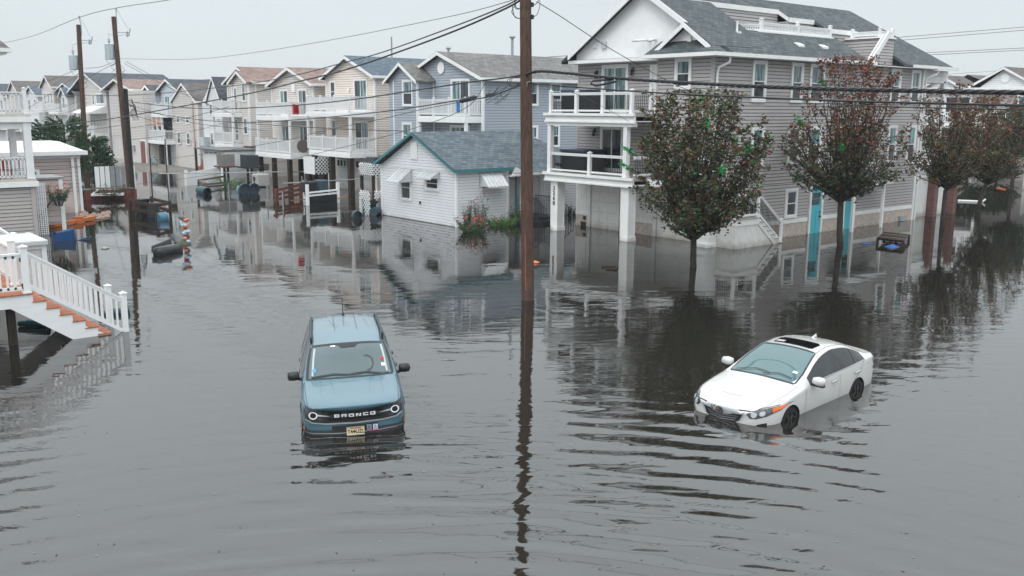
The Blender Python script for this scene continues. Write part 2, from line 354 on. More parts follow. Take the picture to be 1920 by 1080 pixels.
def gable_roof(par, x0, x1, yl, yr, ze, yc, zr, mat, th=0.14, rake=True, name='roof', gut=True):
    """ridge along X at (yc, zr), eaves at yl and yr"""
    f = MB()
    f.poly([(x0,yl,ze),(x1,yl,ze),(x1,yc,zr),(x0,yc,zr),(x0,yl,ze-th),(x1,yl,ze-th),(x1,yc,zr-th),(x0,yc,zr-th)], [(0,1,2,3),(4,7,6,5),(0,4,5,1),(0,3,7,4),(1,5,6,2)])
    f.poly([(x0,yr,ze),(x1,yr,ze),(x1,yc,zr),(x0,yc,zr),(x0,yr,ze-th),(x1,yr,ze-th),(x1,yc,zr-th),(x0,yc,zr-th)], [(0,3,2,1),(4,5,6,7),(0,1,5,4),(0,4,7,3),(1,2,6,5)])
    r = f.build(name, mat, par)
    t = MB(); fh = 0.20
    if rake:
        for y in (yl, yr):
            t.poly([(x0-0.03,y,ze-0.03),(x0-0.03,yc,zr-0.03),(x0-0.03,yc,zr-0.03-fh),(x0-0.03,y,ze-0.03-fh),(x0,y,ze-0.03),(x0,yc,zr-0.03),(x0,yc,zr-0.03-fh),(x0,y,ze-0.03-fh)],
                   [(0,1,2,3),(4,7,6,5),(0,4,5,1),(3,2,6,7),(0,3,7,4)])
    if gut:
        for y in (yl, yr):
            sgn = -1 if y < yc else 1
            t.box(x0, y, ze-th-0.04, x1, y+sgn*0.10, ze-0.01)
            t.box(x0, y-sgn*0.02, ze-th-0.06, x1, y-sgn*0.45, ze-th-0.03)   # soffit
    t.build('fascia', W_, r)
    return r
def text_mesh(s, name, size, mat, par, M, depth=0.004, sx=1.0, bold=0.0):
    cu = bpy.data.curves.new(name, 'FONT'); cu.body = s; cu.size = size; cu.extrude = depth; cu.offset = bold; cu.align_x = 'CENTER'; cu.align_y = 'CENTER'
    to = bpy.data.objects.new(name+'_t', cu); col.objects.link(to)
    bpy.context.view_layer.update()
    me = bpy.data.meshes.new_from_object(to.evaluated_get(bpy.context.evaluated_depsgraph_get()))
    col.objects.unlink(to); bpy.data.objects.remove(to)
    me.transform(Matrix.Diagonal((sx, 1, 1, 1))); me.transform(M)
    me.name = name; me.materials.clear(); me.materials.append(mat)
    ob = bpy.data.objects.new(name, me); col.objects.link(ob); ob.parent = par
    return ob
# ------------------------------------------------------------------ water and land
def build_water():
    m, t, b = newmat('flood_water')
    g = t.nodes.new('ShaderNodeNewGeometry')
    def mapping(rz, s):
        # rotate world so x runs across the street view, then stretch
        a = t.nodes.new('ShaderNodeMapping'); a.inputs['Rotation'].default_value = (0, 0, rz)
        t.links.new(g.outputs['Position'], a.inputs[0])
        c = t.nodes.new('ShaderNodeMapping'); c.inputs['Scale'].default_value = s; t.links.new(a.outputs[0], c.inputs[0]); return c.outputs[0]
    def noise(v, sc_, det, ro=0.5, dist=0.0):
        n = t.nodes.new('ShaderNodeTexNoise'); n.inputs['Scale'].default_value = sc_; n.inputs['Detail'].default_value = det
        n.inputs['Roughness'].default_value = ro; n.inputs['Distortion'].default_value = dist; t.links.new(v, n.inputs['Vector']); return n.outputs[0]
    def math_(op, a, b_, c=None):
        q = t.nodes.new('ShaderNodeMath'); q.operation = op
        for i, x in enumerate((a, b_, c)):
            if x is None: continue
            if isinstance(x, (int, float)): q.inputs[i].default_value = x
            else: t.links.new(x, q.inputs[i])
        return q.outputs[0]
    def ramp(v, a, b_, lo, hi):
        q = t.nodes.new('ShaderNodeMapRange'); q.interpolation_type = 'SMOOTHSTEP'
        for i, x in enumerate((a, b_, lo, hi)): q.inputs[i+1].default_value = x
        t.links.new(v, q.inputs[0]); return q.outputs[0]
    base = R(90)-YAW            # rotation that brings the view direction onto +Y
    v1 = mapping(base, (0.30, 1.0, 1)); v2 = mapping(base-R(12), (0.42, 1.0, 1)); v3 = mapping(base+R(22), (0.5, 1.0, 1))
    h = math_('MULTIPLY', noise(v1, 0.9, 2, 0.45, 0.6), WAVE_A)
    h = math_('MULTIPLY_ADD', noise(v2, 2.4, 2, 0.5, 0.8), WAVE_B, h)
    # long parallel wavelets
    wv = t.nodes.new('ShaderNodeTexWave'); wv.wave_type = 'BANDS'; wv.bands_direction = 'Y'; wv.wave_profile = 'SIN'
    wv.inputs['Scale'].default_value = 0.44; wv.inputs['Distortion'].default_value = 3.0; wv.inputs['Detail'].default_value = 1.5; wv.inputs['Detail Scale'].default_value = 0.6
    t.links.new(mapping(base+R(10), (0.5, 1.0, 1)), wv.inputs['Vector'])
    amp = ramp(noise(mapping(0, (1, 1, 1)), 0.09, 2), 0.38, 0.62, 0.55, 1.0)
    dn = t.nodes.new('ShaderNodeVectorMath'); dn.operation = 'LENGTH'; t.links.new(g.outputs['Position'], dn.inputs[0])
    amp = math_('MULTIPLY', amp, ramp(dn.outputs['Value'], 9, 23, 1.0, 0.04))
    h = math_('ADD', math_('MULTIPLY', math_('MULTIPLY', wv.outputs['Fac'], WAVE_C), amp), h)
    # patches of fine wind ripple
    patch = ramp(noise(mapping(0, (1, 1, 1)), 0.055, 3, 0.6), 0.50, 0.62, 0.0, 1.0)
    dp = t.nodes.new('ShaderNodeVectorMath'); dp.operation = 'DISTANCE'; dp.inputs[1].default_value = (3.2, 15.5, 0); t.links.new(g.outputs['Position'], dp.inputs[0])
    patch = math_('MAXIMUM', patch, ramp(math_('ADD', dp.outputs['Value'], math_('MULTIPLY', noise(v1, 0.5, 3), 3.0)), 3.5, 8.0, 1.3, 0.0))
    h = math_('ADD', math_('MULTIPLY', math_('MULTIPLY', noise(v3, 7.0, 3, 0.6), WAVE_D), patch), h)
    # ripples spreading from the two cars
    for (cx, cy, r0, r1, am) in ((15.6, 9.2, 1.2, 7.5, 0.0013), (8.3, 15.2, 1.0, 5.5, 0.0009), (1.5, 3.0, 8.5, 17.5, 0.0075)):
        c = t.nodes.new('ShaderNodeCombineXYZ'); c.inputs[0].default_value = cx; c.inputs[1].default_value = cy
        d = t.nodes.new('ShaderNodeVectorMath'); d.operation = 'DISTANCE'; t.links.new(g.outputs['Position'], d.inputs[0]); t.links.new(c.outputs[0], d.inputs[1])
        s = math_('SINE', math_('ADD', math_('MULTIPLY', d.outputs['Value'], 9.5), math_('MULTIPLY', noise(v1, 1.2, 2), 6.0)), 0)
        fall = ramp(d.outputs['Value'], r0, r1, am, 0.0)
        h = math_('ADD', math_('MULTIPLY', s, fall), h)
    dz = t.nodes.new('ShaderNodeVectorMath'); dz.operation = 'DISTANCE'; dz.inputs[1].default_value = (6, 6, 0); t.links.new(g.outputs['Position'], dz.inputs[0])
    h = math_('MULTIPLY', h, ramp(dz.outputs['Value'], 12, 32, 1.0, 0.20))      # calmer in the shelter of the houses
    bp = t.nodes.new('ShaderNodeBump'); bp.inputs['Strength'].default_value = 1.0; bp.inputs['Distance'].default_value = 1.0
    t.links.new(h, bp.inputs['Height']); t.links.new(bp.outputs[0], b.inputs['Normal'])
    r = t.nodes.new('ShaderNodeValToRGB'); r.color_ramp.elements[0].color = (0.012, 0.0115, 0.009, 1); r.color_ramp.elements[1].color = (0.017, 0.016, 0.0135, 1)
    t.links.new(noise(mapping(0, (1, 1, 1)), 0.12, 3), r.inputs[0]); t.links.new(r.outputs[0], b.inputs['Base Color'])
    b.inputs['Roughness'].default_value = 0.03; b.inputs['IOR'].default_value = 1.95
    w_ = MB(); w_.face([(-900, -900, 0), (2600, -900, 0), (2600, 2600, 0), (-900, 2600, 0)])
    o = w_.build('water', m); tag(o, kind='structure')
    gm = MB(); gm.face([(-900, -900, -0.8), (2600, -900, -0.8), (2600, 2600, -0.8), (-900, 2600, -0.8)])
    tag(gm.build('ground', paint('silt', (0.10, 0.085, 0.07), 0.9)), kind='structure')
WAVE_A, WAVE_B, WAVE_C, WAVE_D = 0.018, 0.0065, 0.006, 0.0036
build_water()
# ------------------------------------------------------------------ big taupe house on the right
def big_house():
    H = thing('apartment_house', (40, 29, 0), 'large taupe three storey house with white balconies and turquoise doors behind the street trees', 'house')
    YS, XF, XB, X1, Y1 = 24.76, 32.0, 30.85, 48.0, 33.9
    YB = 27.75
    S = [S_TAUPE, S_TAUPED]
    b = MB()
    b.box(XF+.01, YS+.03, -.8, X1-.02, Y1, 7.95)
    b.box(XB+.02, YS+.03, 2.5, XF+.01, YB-.02, 7.95)
    body = b.build('wall', S_TAUPE, H)
    l = MB()
    laps(l, 'Y', YS, XB, X1, 2.5, 7.95, 0.148); 
    laps(l, 'Y', YS, 31.45, 38.26, 0.80, 2.5, 0.148)
    laps(l, 'Y', YS, 39.4, 41.2, 0.80, 2.5, 0.148); laps(l, 'Y', YS, 42.15, X1, 0.80, 2.5, 0.148)
    laps(l, 'X', XB, YS, YB, 2.75, 7.95, 0.148)
    laps(l, 'X', XF, YB, Y1, 2.75, 7.95, 0.148)
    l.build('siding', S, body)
    # corner boards in taupe, stucco foot, trim band
    c = MB(); c.box(XB-.035, YS-.035, 2.5, XB+.09, YS+.09, 7.9); c.box(XB-.03, YB-.07, 2.7, XB+.05, YB+.02, 7.9); c.box(XF-.03, Y1-.08, 2.7, XF+.05, Y1+.03, 7.9)
    build_split(c, 'corner_board', S_TAUPE, body)
    st = MB()
    for a0, a1 in ((31.45, 38.2), (39.45, 41.15), (42.25, X1)): wbox(st, 'Y', YS, a0, a1, -.8, .62, -.02, .03)
    build_split(st, 'stucco_base', STUCCO, body)
    tb = MB()
    for a0, a1 in ((31.45, 38.2), (39.45, 41.15), (42.25, X1-.1)): wbox(tb, 'Y', YS, a0, a1, .62, .80, 0, .05)
    wbox(tb, 'Y', YS, X1-.1, X1+.05, -.8, 7.9, -.05, .07)
    build_split(tb, 'trim_band', W_, body)
    # ground floor front: garage bays in white board and batten
    g = MB()
    def bb(mb, pl, c_, a0, a1, z0, z1, step=.17, o=.03):
        wbox(mb, pl, c_, a0, a1, z0, z1, 0, o)
        n = int(abs(a1-a0)/step)
        for i in range(1, n): a = a0+(a1-a0)*i/n; wbox(mb, pl, c_, a-.012, a+.012, z0, z1, o, o+.014)
    for (a0, a1) in ((32.98, 33.9), (28.72, 30.85)):
        bb(g, 'X', XF, a0, a1, .72, 2.5)
        wbox(g, 'X', XF, a0, a1, .56, .72, 0, .055)
    build_split(g, 'board_and_batten', WG, body)
    jt = MB()
    for (a0, a1) in ((32.82, 32.98), (30.85, 31.02), (28.5, 28.7), (26.1, 26.3)): wbox(jt, 'X', XF, a0, a1, -.8, 2.5, 0, .10)
    jt.box(XF-.3, YB+.05, 2.28, XF+.0, 33.9, 2.5)
    build_split(jt, 'garage_jamb', WG, body)
    sf = MB()
    for (a0, a1) in ((32.99, 33.9), (28.71, 30.84)): wbox(sf, 'X', XF, a0, a1, -.8, .56, 0, .035)
    build_split(sf, 'stucco_base', STUCCO, body)
    v = MB(); wbox(v, 'X', XF, 33.15, 33.5, -.1, .22, .036, .07); wbox(v, 'X', XF, 33.17, 33.32, .34, .5, .036, .08)
    build_split(v, 'vent', CHAR, body)
    for (a0, a1) in ((31.02, 32.82), (26.3, 28.5)):
        d = MB()
        for k in range(6):
            z = -.7+k*.5; wbox(d, 'X', XF, a0, a1, z+.006, min(z+.494, 2.28), -.02, .012)
            n = 3
            for i in range(n):
                p0 = a0+.08+i*(a1-a0-.08)/n; p1 = p0+(a1-a0-.08)/n-.08
                if z+.4 < 2.28: wbox(d, 'X', XF, p0, p1, z+.09, z+.40, .012, .022)
        d.build('garage_door', WG, H)
    # white corner pier under the bay
    pier = MB(); pier.box(30.95, 24.72, -.8, 31.6, 25.5, 2.3); pier.box(30.9, 24.68, -.8, 31.65, 25.55, .16); pier.box(30.93, 24.8, .4, 30.96, 25.4, 2.1)
    pier.build('pier', TRD, H)
    # decks with fascia bands
    for zf, yR, nm in ((2.78, 27.78, 'lower'), (5.53, 27.78, 'upper')):
        d = MB(); yy = YS-.0 if zf < 3 else yR
        d.box(29.52, yR-.0, zf-.12, XF, 33.45, zf)
        if zf < 3: d.box(30.6, YS-.12, zf-.30, XF-.2, yR, zf-.05)
        dk = d.build('deck', GREYW, H)
        t = MB(); t.box(29.50, yR, zf-.34, 29.62, 33.5, zf-.12); t.box(29.62, 33.38, zf-.34, XF, 33.5, zf-.12); t.box(29.40, yR-.05, zf-.10, 29.52, 33.55, zf+.02)
        t.box(29.45, yR-.05, zf-.40, 29.58, 33.52, zf-.33); t.box(29.62, yR+.02, zf-.34, XF, 33.37, zf-.30)
        if zf < 3: t.box(30.45, YS-.25, zf-.36, 30.6, yR, zf-.05); t.box(30.6, YS-.25, zf-.36, XF, YS-.1, zf-.05)
        t.build('fascia', W_, dk)
        ps = [(29.68, 33.3), (29.68, 30.62), (29.68, 28.35)] if zf < 3 else [(29.68, 33.3), (29.68, 31.55), (29.68, 29.85), (29.68, 28.1)]
        for i in range(len(ps)-1): railing(H, (ps[i][0], ps[i][1]-.08, zf), (ps[i+1][0], ps[i+1][1]+.08, zf), 0.95, white=False, step=.105)
        if zf > 3:
            for p in ps: post(H, (p[0], p[1], zf), 1.0, .15)
            railing(H, (29.76, 28.1, zf), (XB-.05, 28.1, zf), .95, white=False, step=.105)
            post(H, (30.72, 27.95, zf), 1.05, .15)
        else:
            post(H, (29.68, 30.62, zf), 1.0, .15)
            railing(H, (29.76, 27.95, zf), (XB, 27.95, zf), .95, white=False, step=.105)
        railing(H, (29.7, 33.3, zf), (XF-.05, 33.3, zf), .95, white=False, step=.105)
    # upper square posts
    for y in (33.3, 28.35):
        post(H, (29.68, y, 2.78), 2.35, .22, cap=False)
    hd = MB(); hd.box(29.55, 27.9, 4.98, 29.85, 33.45, 5.16); build_split(hd, 'beam', W_, H)
    # panelled columns standing in the water
    for y in (32.68, 28.07):
        k = MB(); k.box(29.6, y, -.8, 30.06, y+.46, 2.44); k.box(29.56, y-.04, -.8, 30.10, y+.3, .20); k.box(29.57, y-.03, 2.3, 30.09, y+.49, 2.44)
        for (p0, p1) in ((y+.0, y+.05), (y+.41, y+.46)): k.box(29.585, p0, .2, 29.601, p1, 2.3)
        k.box(29.585, y+.05, .2, 29.601, y+.41, .27); k.box(29.585, y+.05, 2.22, 29.601, y+.41, 2.3)
        for (p0, p1) in ((29.6, 29.65), (30.01, 30.06)): k.box(p0, y-.015, .2, p1, y+.001, 2.3)
        co = k.build('column', TRD, H)
        if y > 30:
            for i, ch in enumerate('3260'):
                z = 2.02-.235*i
                M = Matrix.Translation((29.582-H.location.x, y+.235-H.location.y, z-H.location.z)) @ Matrix(((0, 0, -1, 0), (-1, 0, 0, 0), (0, 1, 0, 0), (0, 0, 0, 1)))
                text_mesh(ch, 'house_number', .27, BLACK, co, M, .008, 1.0, .004)
    # windows and doors of the front
    window(H, 'X', XF, 30.53, 32.25, 5.55, 7.78, 'slider', .13, up=G_CURT, lo=G_CURT)
    window(H, 'X', XF, 30.75, 32.25, 2.80, 4.93, 'slider', .11, up=G_DARK, lo=G_DARK)
    window(H, 'X', XF, 28.35, 29.18, 5.55, 7.7, 'hung', .12, up=W_, lo=W_)['label'] = 'narrow white door beside the bay'
    window(H, 'X', XB, 25.84, 26.74, 6.55, 7.85, 'hung', .12)
    # windows of the long side
    for (a0, a1, z0, z1) in ((33.43, 34.42, 6.05, 7.80), (36.24, 37.14, 6.05, 7.80), (37.68, 38.85, 6.05, 7.80), (44.73, 45.7, 6.05, 7.80), (46.74, 47.67, 6.05, 7.80),
                             (33.6, 34.5, 3.35, 5.0), (36.29, 37.20, 3.33, 5.02), (37.75, 38.92, 3.3, 5.0), (44.89, 45.75, 3.1, 5.0), (46.83, 47.7, 3.01, 5.01)):
        window(H, 'Y', YS, a0, a1, z0, z1, 'hung', .12, up=G_CURT if z0 > 5 else G_TEAL)
    window(H, 'Y', YS, 36.38, 37.30, .86, 2.2, 'hung', .12, up=G_DARK)
    window(H, 'Y', YS, 33.0, 33.75, 1.1, 2.15, 'hung', .1, up=G_DARK)
    # turquoise doors in their recesses
    for a0, a1 in ((38.4, 39.25), (41.3, 42.1)):
        f = MB(); wbox(f, 'Y', YS, a0-.14, a0, -.8, 2.2, 0, .09); wbox(f, 'Y', YS, a1, a1+.14, -.8, 2.2, 0, .09); wbox(f, 'Y', YS, a0-.14, a1+.14, 2.2, 2.34, 0, .09)
        fr = f.build('door_frame', TRD, H)
        d = MB(); wbox(d, 'Y', YS, a0, a1, -.8, 2.2, 0, .03)
        wbox(d, 'Y', YS, a0+.08, a0+.36, 0.0, 1.1, .03, .045); wbox(d, 'Y', YS, a1-.36, a1-.08, 0.0, 1.1, .03, .045)
        dd = d.build('door', TURQ, fr)
        p = MB()
        for i in range(3):
            for j in range(2): wbox(p, 'Y', YS, a0+.1+i*.22, a0+.29+i*.22, 1.35+j*.3, 1.62+j*.3, .03, .042)
        p.build('pane', G_DARK, dd)
        k = MB(); k.lathe((a1-.09, YS-.03, 1.0), [(.035, 0), (.035, .05)], 10, (0, -1, 0)); k.lathe((a1-.09, YS-.03, .78), [(.045, 0), (.03, .06), (.05, .09)], 10, (0, -1, 0)); k.build('handle', BLACK, dd)
    # small hipped portico over the second door
    pr = MB(); x0, x1, y0, zz = 40.2, 43.9, 23.75, 2.36
    pr.poly([(x0, y0, zz), (x1, y0, zz), (x1, YS-.03, zz), (x0, YS-.03, zz), (x0+.9, YS-.03, zz+.55), (x1-.9, YS-.03, zz+.55)], [(0, 1, 5, 4), (1, 2, 5), (0, 4, 3), (0, 3, 2, 1), (3, 4, 5, 2)])
    po = pr.build('portico_roof', R_GREY, H)
    t = MB(); t.box(x0, y0-.05, zz-.16, x1, y0, zz+.02); t.box(x0-.05, y0, zz-.16, x0, YS-.04, zz+.02); t.box(x1, y0, zz-.16, x1+.05, YS-.04, zz+.02); t.box(x0, y0, zz-.12, x1, YS-.04, zz-.09); t.build('fascia', W_, po)
    post(H, (43.3, 23.85, -.8), 3.05, .12, cap=False, mat=TRD, base=False); post(H, (40.6, 23.85, -.8), 3.05, .12, cap=False, mat=TRD, base=False)
    # meter and vents
    m_ = MB(); wbox(m_, 'Y', YS, 46.6, 47.1, .02, .28, .03, .16); build_split(m_, 'vent', GREYM, H)
    # porch with stair at the corner
    px0, px1, py0, pz = 31.5, 33.05, 23.72, 1.25
    sk = MB(); z1 = pz-.28
    def ribs(mb, axis, c_, a0, a1, zf):
        n = int((a1-a0)/.085)
        for i in range(n):
            p0 = a0+i*(a1-a0)/n; p1 = p0+(a1-a0)/n-.014; zt = zf((p0+p1)/2)
            if zt < -.05: continue
            if axis == 'Y': mb.box(p0, c_, -.8, p1, c_+.03, zt)
            else: mb.box(c_, p0, -.8, c_+.03, p1, zt)
    sl = lambda x: z1 if x < 33.0 else z1-(x-33.0)*0.80
    ribs(sk, 'Y', py0+.02, px0, 34.25, sl); ribs(sk, 'X', px0-.0, py0+.04, YS-.04, lambda a: z1)
    pk = sk.build('porch_skirt', WG, H)
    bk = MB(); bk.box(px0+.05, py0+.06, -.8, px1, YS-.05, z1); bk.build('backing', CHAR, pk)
    dk = MB(); dk.box(px0-.05, py0-.05, pz-.04, px1+.05, YS-.04, pz); pd = dk.build('porch_floor', GREYW, H)
    fa = MB(); fa.box(px0-.02, py0-.02, z1, px1, py0+.06, pz-.04); fa.box(px0-.02, py0+.06, z1, px0+.04, YS-.04, pz-.04); fa.build('fascia', WG, pd)
    stg = MB(); sx0, sx1, sz0, sz1 = px1, 34.75, pz, -.1; N = 6
    stg.prism([(sx0, pz-.02), (sx0, pz-.34), (sx1-.35, -.2), (sx1, -.2), (sx1, .02)], 'Y', py0-.02, py0+.03)
    stg.prism([(sx0, pz-.02), (sx0, pz-.34), (sx1-.35, -.2), (sx1, -.2), (sx1, .02)], 'Y', YS-.12, YS-.07)
    sg = build_split(stg, 'stringer', WG, H)
    tr = MB()
    for i in range(1, N+1):
        x = sx0+(sx1-sx0)*(i-.9)/N; z = pz-(pz-.0)*i/(N+.2); tr.box(x, py0-.06, z-.03, x+.30, YS-.1, z+.01)
    tr.build('tread', GREYW, sg)
    rs = MB()
    for i in range(1, N+1):
        x = sx0+(sx1-sx0)*(i-.9)/N; z = pz-(pz-.0)*i/(N+.2); rs.box(x+.0, py0+.04, z+.012, x+.02, YS-.13, z+.17)
    rs.build('riser', WG, sg)
    post(H, (px0+.06, py0+.05, pz), 1.08, .12); post(H, (px1-.04, py0+.05, pz), 1.15, .12); post(H, (sx1, py0+.05, -.8), 1.85, .12)
    railing(H, (px0+.12, py0+.05, pz), (px1-.1, py0+.05, pz), 1.0, False, .09); railing(H, (px0+.06, py0+.1, pz), (px0+.06, YS-.1, pz), 1.0, False, .09)
    railing(H, (px1+.03, py0+.05, pz+.0), (sx1-.06, py0+.05, .02), 1.0, False, .085); railing(H, (px1+.03, YS-.2, pz+.0), (sx1-.06, YS-.2, .02), 1.0, False, .12)
    # ---------------- roof
    ZE, YE, YC, ZR = 8.0, 24.3, 29.27, 11.12
    k = (ZR-ZE)/(YC-YE); YN = 2*YC-YE
    def zs(y): return ZE+k*(y-YE)
    th = .14
    f = MB(); X0g = 31.15
    # south slope around the roof terrace (x 34.4..41.4, y from 26.2 up)
    def quad(mb, x0, x1, ya, yb): mb.poly([(x0, ya, zs(ya)), (x1, ya, zs(ya)), (x1, yb, zs(yb)), (x0, yb, zs(yb)), (x0, ya, zs(ya)-th), (x1, ya, zs(ya)-th), (x1, yb, zs(yb)-th), (x0, yb, zs(yb)-th)], [(0, 1, 2, 3), (7, 6, 5, 4), (0, 4, 5, 1), (1, 5, 6, 2), (2, 6, 7, 3), (3, 7, 4, 0)])
    quad(f, X0g, 42.0, YE, 26.2)
    quad(f, X0g, 34.9, 26.2, 28.4)
    quad(f, X0g, 40.2, 28.4, YC); quad(f, 40.2, 42.3, 27.75, YC); quad(f, 42.3, 45.2, 27.05, YC)
    quad(f, 45.2, 48.0, 26.8, YC); quad(f, 45.4, 48.3, YE, 26.8)
    f.poly([(48.0, YC, ZR), (48.0, 26.8, zs(26.8)), (48.3, YE, ZE), (51.0, YE+.2, 7.95), (52.6, 29.0, 7.95), (52.2, YN, 7.95), (47.0, YN, ZE)], [(0, 2, 3), (0, 1, 2), (0, 3, 4), (0, 4, 5), (0, 5, 6)])
    f.poly([(X0g, YC, ZR), (48.0, YC, ZR), (47.2, YN, ZE), (X0g, YN, ZE), (X0g, YC, ZR-th), (48.0, YC, ZR-th), (47.2, YN, ZE-th), (X0g, YN, ZE-th)], [(0, 3, 2, 1), (4, 5, 6, 7), (0, 4, 7, 3)])
    # pent skirt under the gable, hipping round the bay
    zp = 8.42
    f.poly([(31.50, 33.95, ZE), (31.50, 28.1, ZE), (32.1, 28.1, zp), (32.1, 33.3, zp)], [(0, 1, 2, 3)])
    f.poly([(30.35, 28.15, ZE), (30.35, YE, ZE), (31.45, YE+1.6, zs(YE+1.6)), (31.45, 28.15, 8.62)], [(0, 1, 2, 3)])
    f.poly([(30.35, YE, ZE), (31.6, YE, ZE), (31.6, YE+1.6, zs(YE+1.6)), (31.45, YE+1.6, zs(YE+1.6))], [(0, 1, 2, 3)])
    f.poly([(30.35, 28.15, ZE), (31.45, 28.15, 8.62), (31.9, 28.15, 8.62), (31.9, 28.15, ZE)], [(0, 1, 2, 3)])
    # small gable over the bay
    yc2, z2 = 26.2, 9.28
    for yy, zz_ in ((24.75, 8.30), (27.75, 8.24)):
        f.poly([(30.62, yc2, z2), (30.62, yy, zz_), (33.6, yy, zz_), (33.6, yc2, z2), (30.62, yc2, z2-.1), (30.62, yy, zz_-.1)], [(0, 1, 2, 3), (0, 4, 5, 1)])
    rf = f.build('roof', R_GREY, H)
    t = MB()
    # gutters
    def gut(x0, y0, x1, y1): t.bar((x0, y0, ZE-.07), (x1, y1, ZE-.07), .13, .15)
    gut(31.35, 33.9, 31.35, 28.1); gut(30.3, 28.15, 30.3, YE-.06); gut(30.24, YE-.06, 42.4, YE-.06); gut(46.0, YE-.06, 48.4, YE-.06); gut(48.4, YE+.1, 51.0, YE+.1); gut(30.3, 28.15, 31.4, 28.15)
    t.box(30.35, YE, ZE-.15, 32.0, 28.1, ZE-.12); t.box(31.4, 28.1, ZE-.15, XF+.1, 33.95, ZE-.12); t.box(30.8, YE, ZE-.16, 48.3, YS, ZE-.13)
    # rakes
    def rake(x, ya, za, yb, zb, w=.24, d=.05):
        t.poly([(x, ya, za), (x, yb, zb), (x, yb, zb-w), (x, ya, za-w), (x+d, ya, za), (x+d, yb, zb), (x+d, yb, zb-w), (x+d, ya, za-w)], [(0, 1, 2, 3), (7, 6, 5, 4), (0, 4, 5, 1), (2, 6, 7, 3), (1, 5, 6, 2), (3, 7, 4, 0)])
    rake(X0g-.05, 33.75, zs(2*YC-33.75)-.02, YC, ZR-.02, .27); rake(X0g-.05, 26.35, zs(26.35)-.02, YC, ZR-.02, .27)
    rake(30.57, 27.75, 8.20, yc2, z2-.02, .2); rake(30.57, 24.75, 8.26, yc2, z2-.02, .2)
    # terrace eaves
    for (x0, x1, y) in ((33.2, 40.2, 28.4), (40.2, 42.3, 27.75), (42.3, 45.2, 27.05)): t.box(x0, y-.05, zs(y)-.22, x1, y+.02, zs(y)+.0)
    t.poly([(40.17, 28.4, zs(28.4)), (40.17, 27.75, zs(27.75)), (40.17, 27.75, zs(27.75)-.2), (40.17, 28.4, zs(28.4)-.2)], [(0, 1, 2, 3)])
    t.build('fascia', W_, rf)
    # white gable face in vertical boards
    gw = MB()
    n = 44; ya0, ya1 = 24.9, 33.6
    for i in range(n):
        a = ya0+(ya1-ya0)*i/n; b2 = a+(ya1-ya0)/n-.008
        za = zs(a) if a < YC else zs(2*YC-a); zb = zs(b2) if b2 < YC else zs(2*YC-b2)
        gw.poly([(31.55, a, 8.0), (31.55, b2, 8.0), (31.55, b2, zb-.05), (31.55, a, za-.05)], [(0, 1, 2, 3)])
    gw.poly([(31.57, ya0, 7.9), (31.57, ya1, 7.9), (31.57, ya1, zs(2*YC-ya1)-.1), (31.57, YC, ZR-.1), (31.57, ya0, zs(ya0)-.1)], [(0, 1, 2, 3, 4)])
    n = 16
    for i in range(n):
        a = 24.9+(27.6-24.9)*i/n; b2 = a+2.7/n-.008
        zf = lambda y: z2-.1-abs(y-yc2)*.66
        gw.poly([(30.95, a, 8.1), (30.95, b2, 8.1), (30.95, b2, zf(b2)), (30.95, a, zf(a))], [(0, 1, 2, 3)])
    gw.poly([(30.97, 24.8, 8.1), (30.97, 27.65, 8.1), (30.97, 26.2, 9.15)], [(0, 1, 2)])
    gg = gw.build('gable_boards', paint('bright_board', (.90, .90, .90), .45, .03), H)
    v = MB(); v.box(31.45, 31.55, 8.5, 31.54, 31.85, 8.82); build_split(v, 'vent', TRANS, gg)
    v = MB(); v.box(30.88, 26.0, 8.5, 30.95, 26.2, 8.72); v.box(31.46, 32.2, 8.55, 31.54, 32.4, 8.75); build_split(v, 'vent', W_, gg)
    v = MB(); v.tube([(31.5, 28.85, 8.72), (31.2, 28.85, 8.72), (31.2, 29.6, 8.72)], .06, 8); v.tube([(31.5, 28.5, 8.72), (31.3, 28.5, 8.72), (31.3, 28.75, 8.68)], .06, 8); v.build('flue_pipe', W_, gg, smooth=True)
    # terrace: walls, floor, rail
    tw = MB()
    tf = 8.3
    laps(tw, 'Y', 28.42, 33.0, 40.2, tf, zs(28.4)-.15, .148); laps(tw, 'Y', 27.77, 40.2, 42.3, tf, zs(27.75)-.15, .148); laps(tw, 'Y', 27.07, 42.3, 45.2, 7.4, zs(27.05)-.15, .148)
    laps(tw, 'X', 40.2, 27.75, 28.42, tf, zs(27.75)-.15, .148); laps(tw, 'X', 42.3, 27.05, 27.77, tf, zs(27.05)-.1, .148)
    laps(tw, 'X', 44.1, 25.1, 27.05, 7.4, 9.25, .148); laps(tw, 'Y', 25.1, 44.1, 45.4, 7.4, 9.25, .148)
    tw.cur = 0; tw.box(44.15, 25.15, 7.4, 45.4, 28, 9.25); tw.box(33.0, 28.45, 8.2, 45.2, 28.9, 9.6); tw.box(42.32, 27.1, 7.4, 44.4, 27.6, 9.3)
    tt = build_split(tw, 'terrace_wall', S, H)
    fl = MB(); fl.box(33.0, 26.0, 8.1, 44.4, 28.4, tf); fl.build('terrace_floor', GREYW, H)
    cp = MB(); cp.box(44.0, 25.02, 9.25, 45.5, 27.0, 9.33); cp.box(35.6, 26.1, 9.14, 41.6, 26.32, 9.2); build_split(cp, 'coping', W_, tt)
    for i, x in enumerate((35.95, 38.75, 41.45)): post(H, (x, 26.25, 9.1), .62, .14)
    railing(H, (36.0, 26.25, 9.12), (38.7, 26.25, 9.12), .5, True, .11); railing(H, (38.8, 26.25, 9.12), (41.4, 26.25, 9.12), .5, True, .11)
    railing(H, (34.4, 26.9, 9.12), (35.9, 26.3, 9.12), .4, True, .11)
    for x in (44.2, 45.35): post(H, (x, 25.2, 9.3), .42, .13)
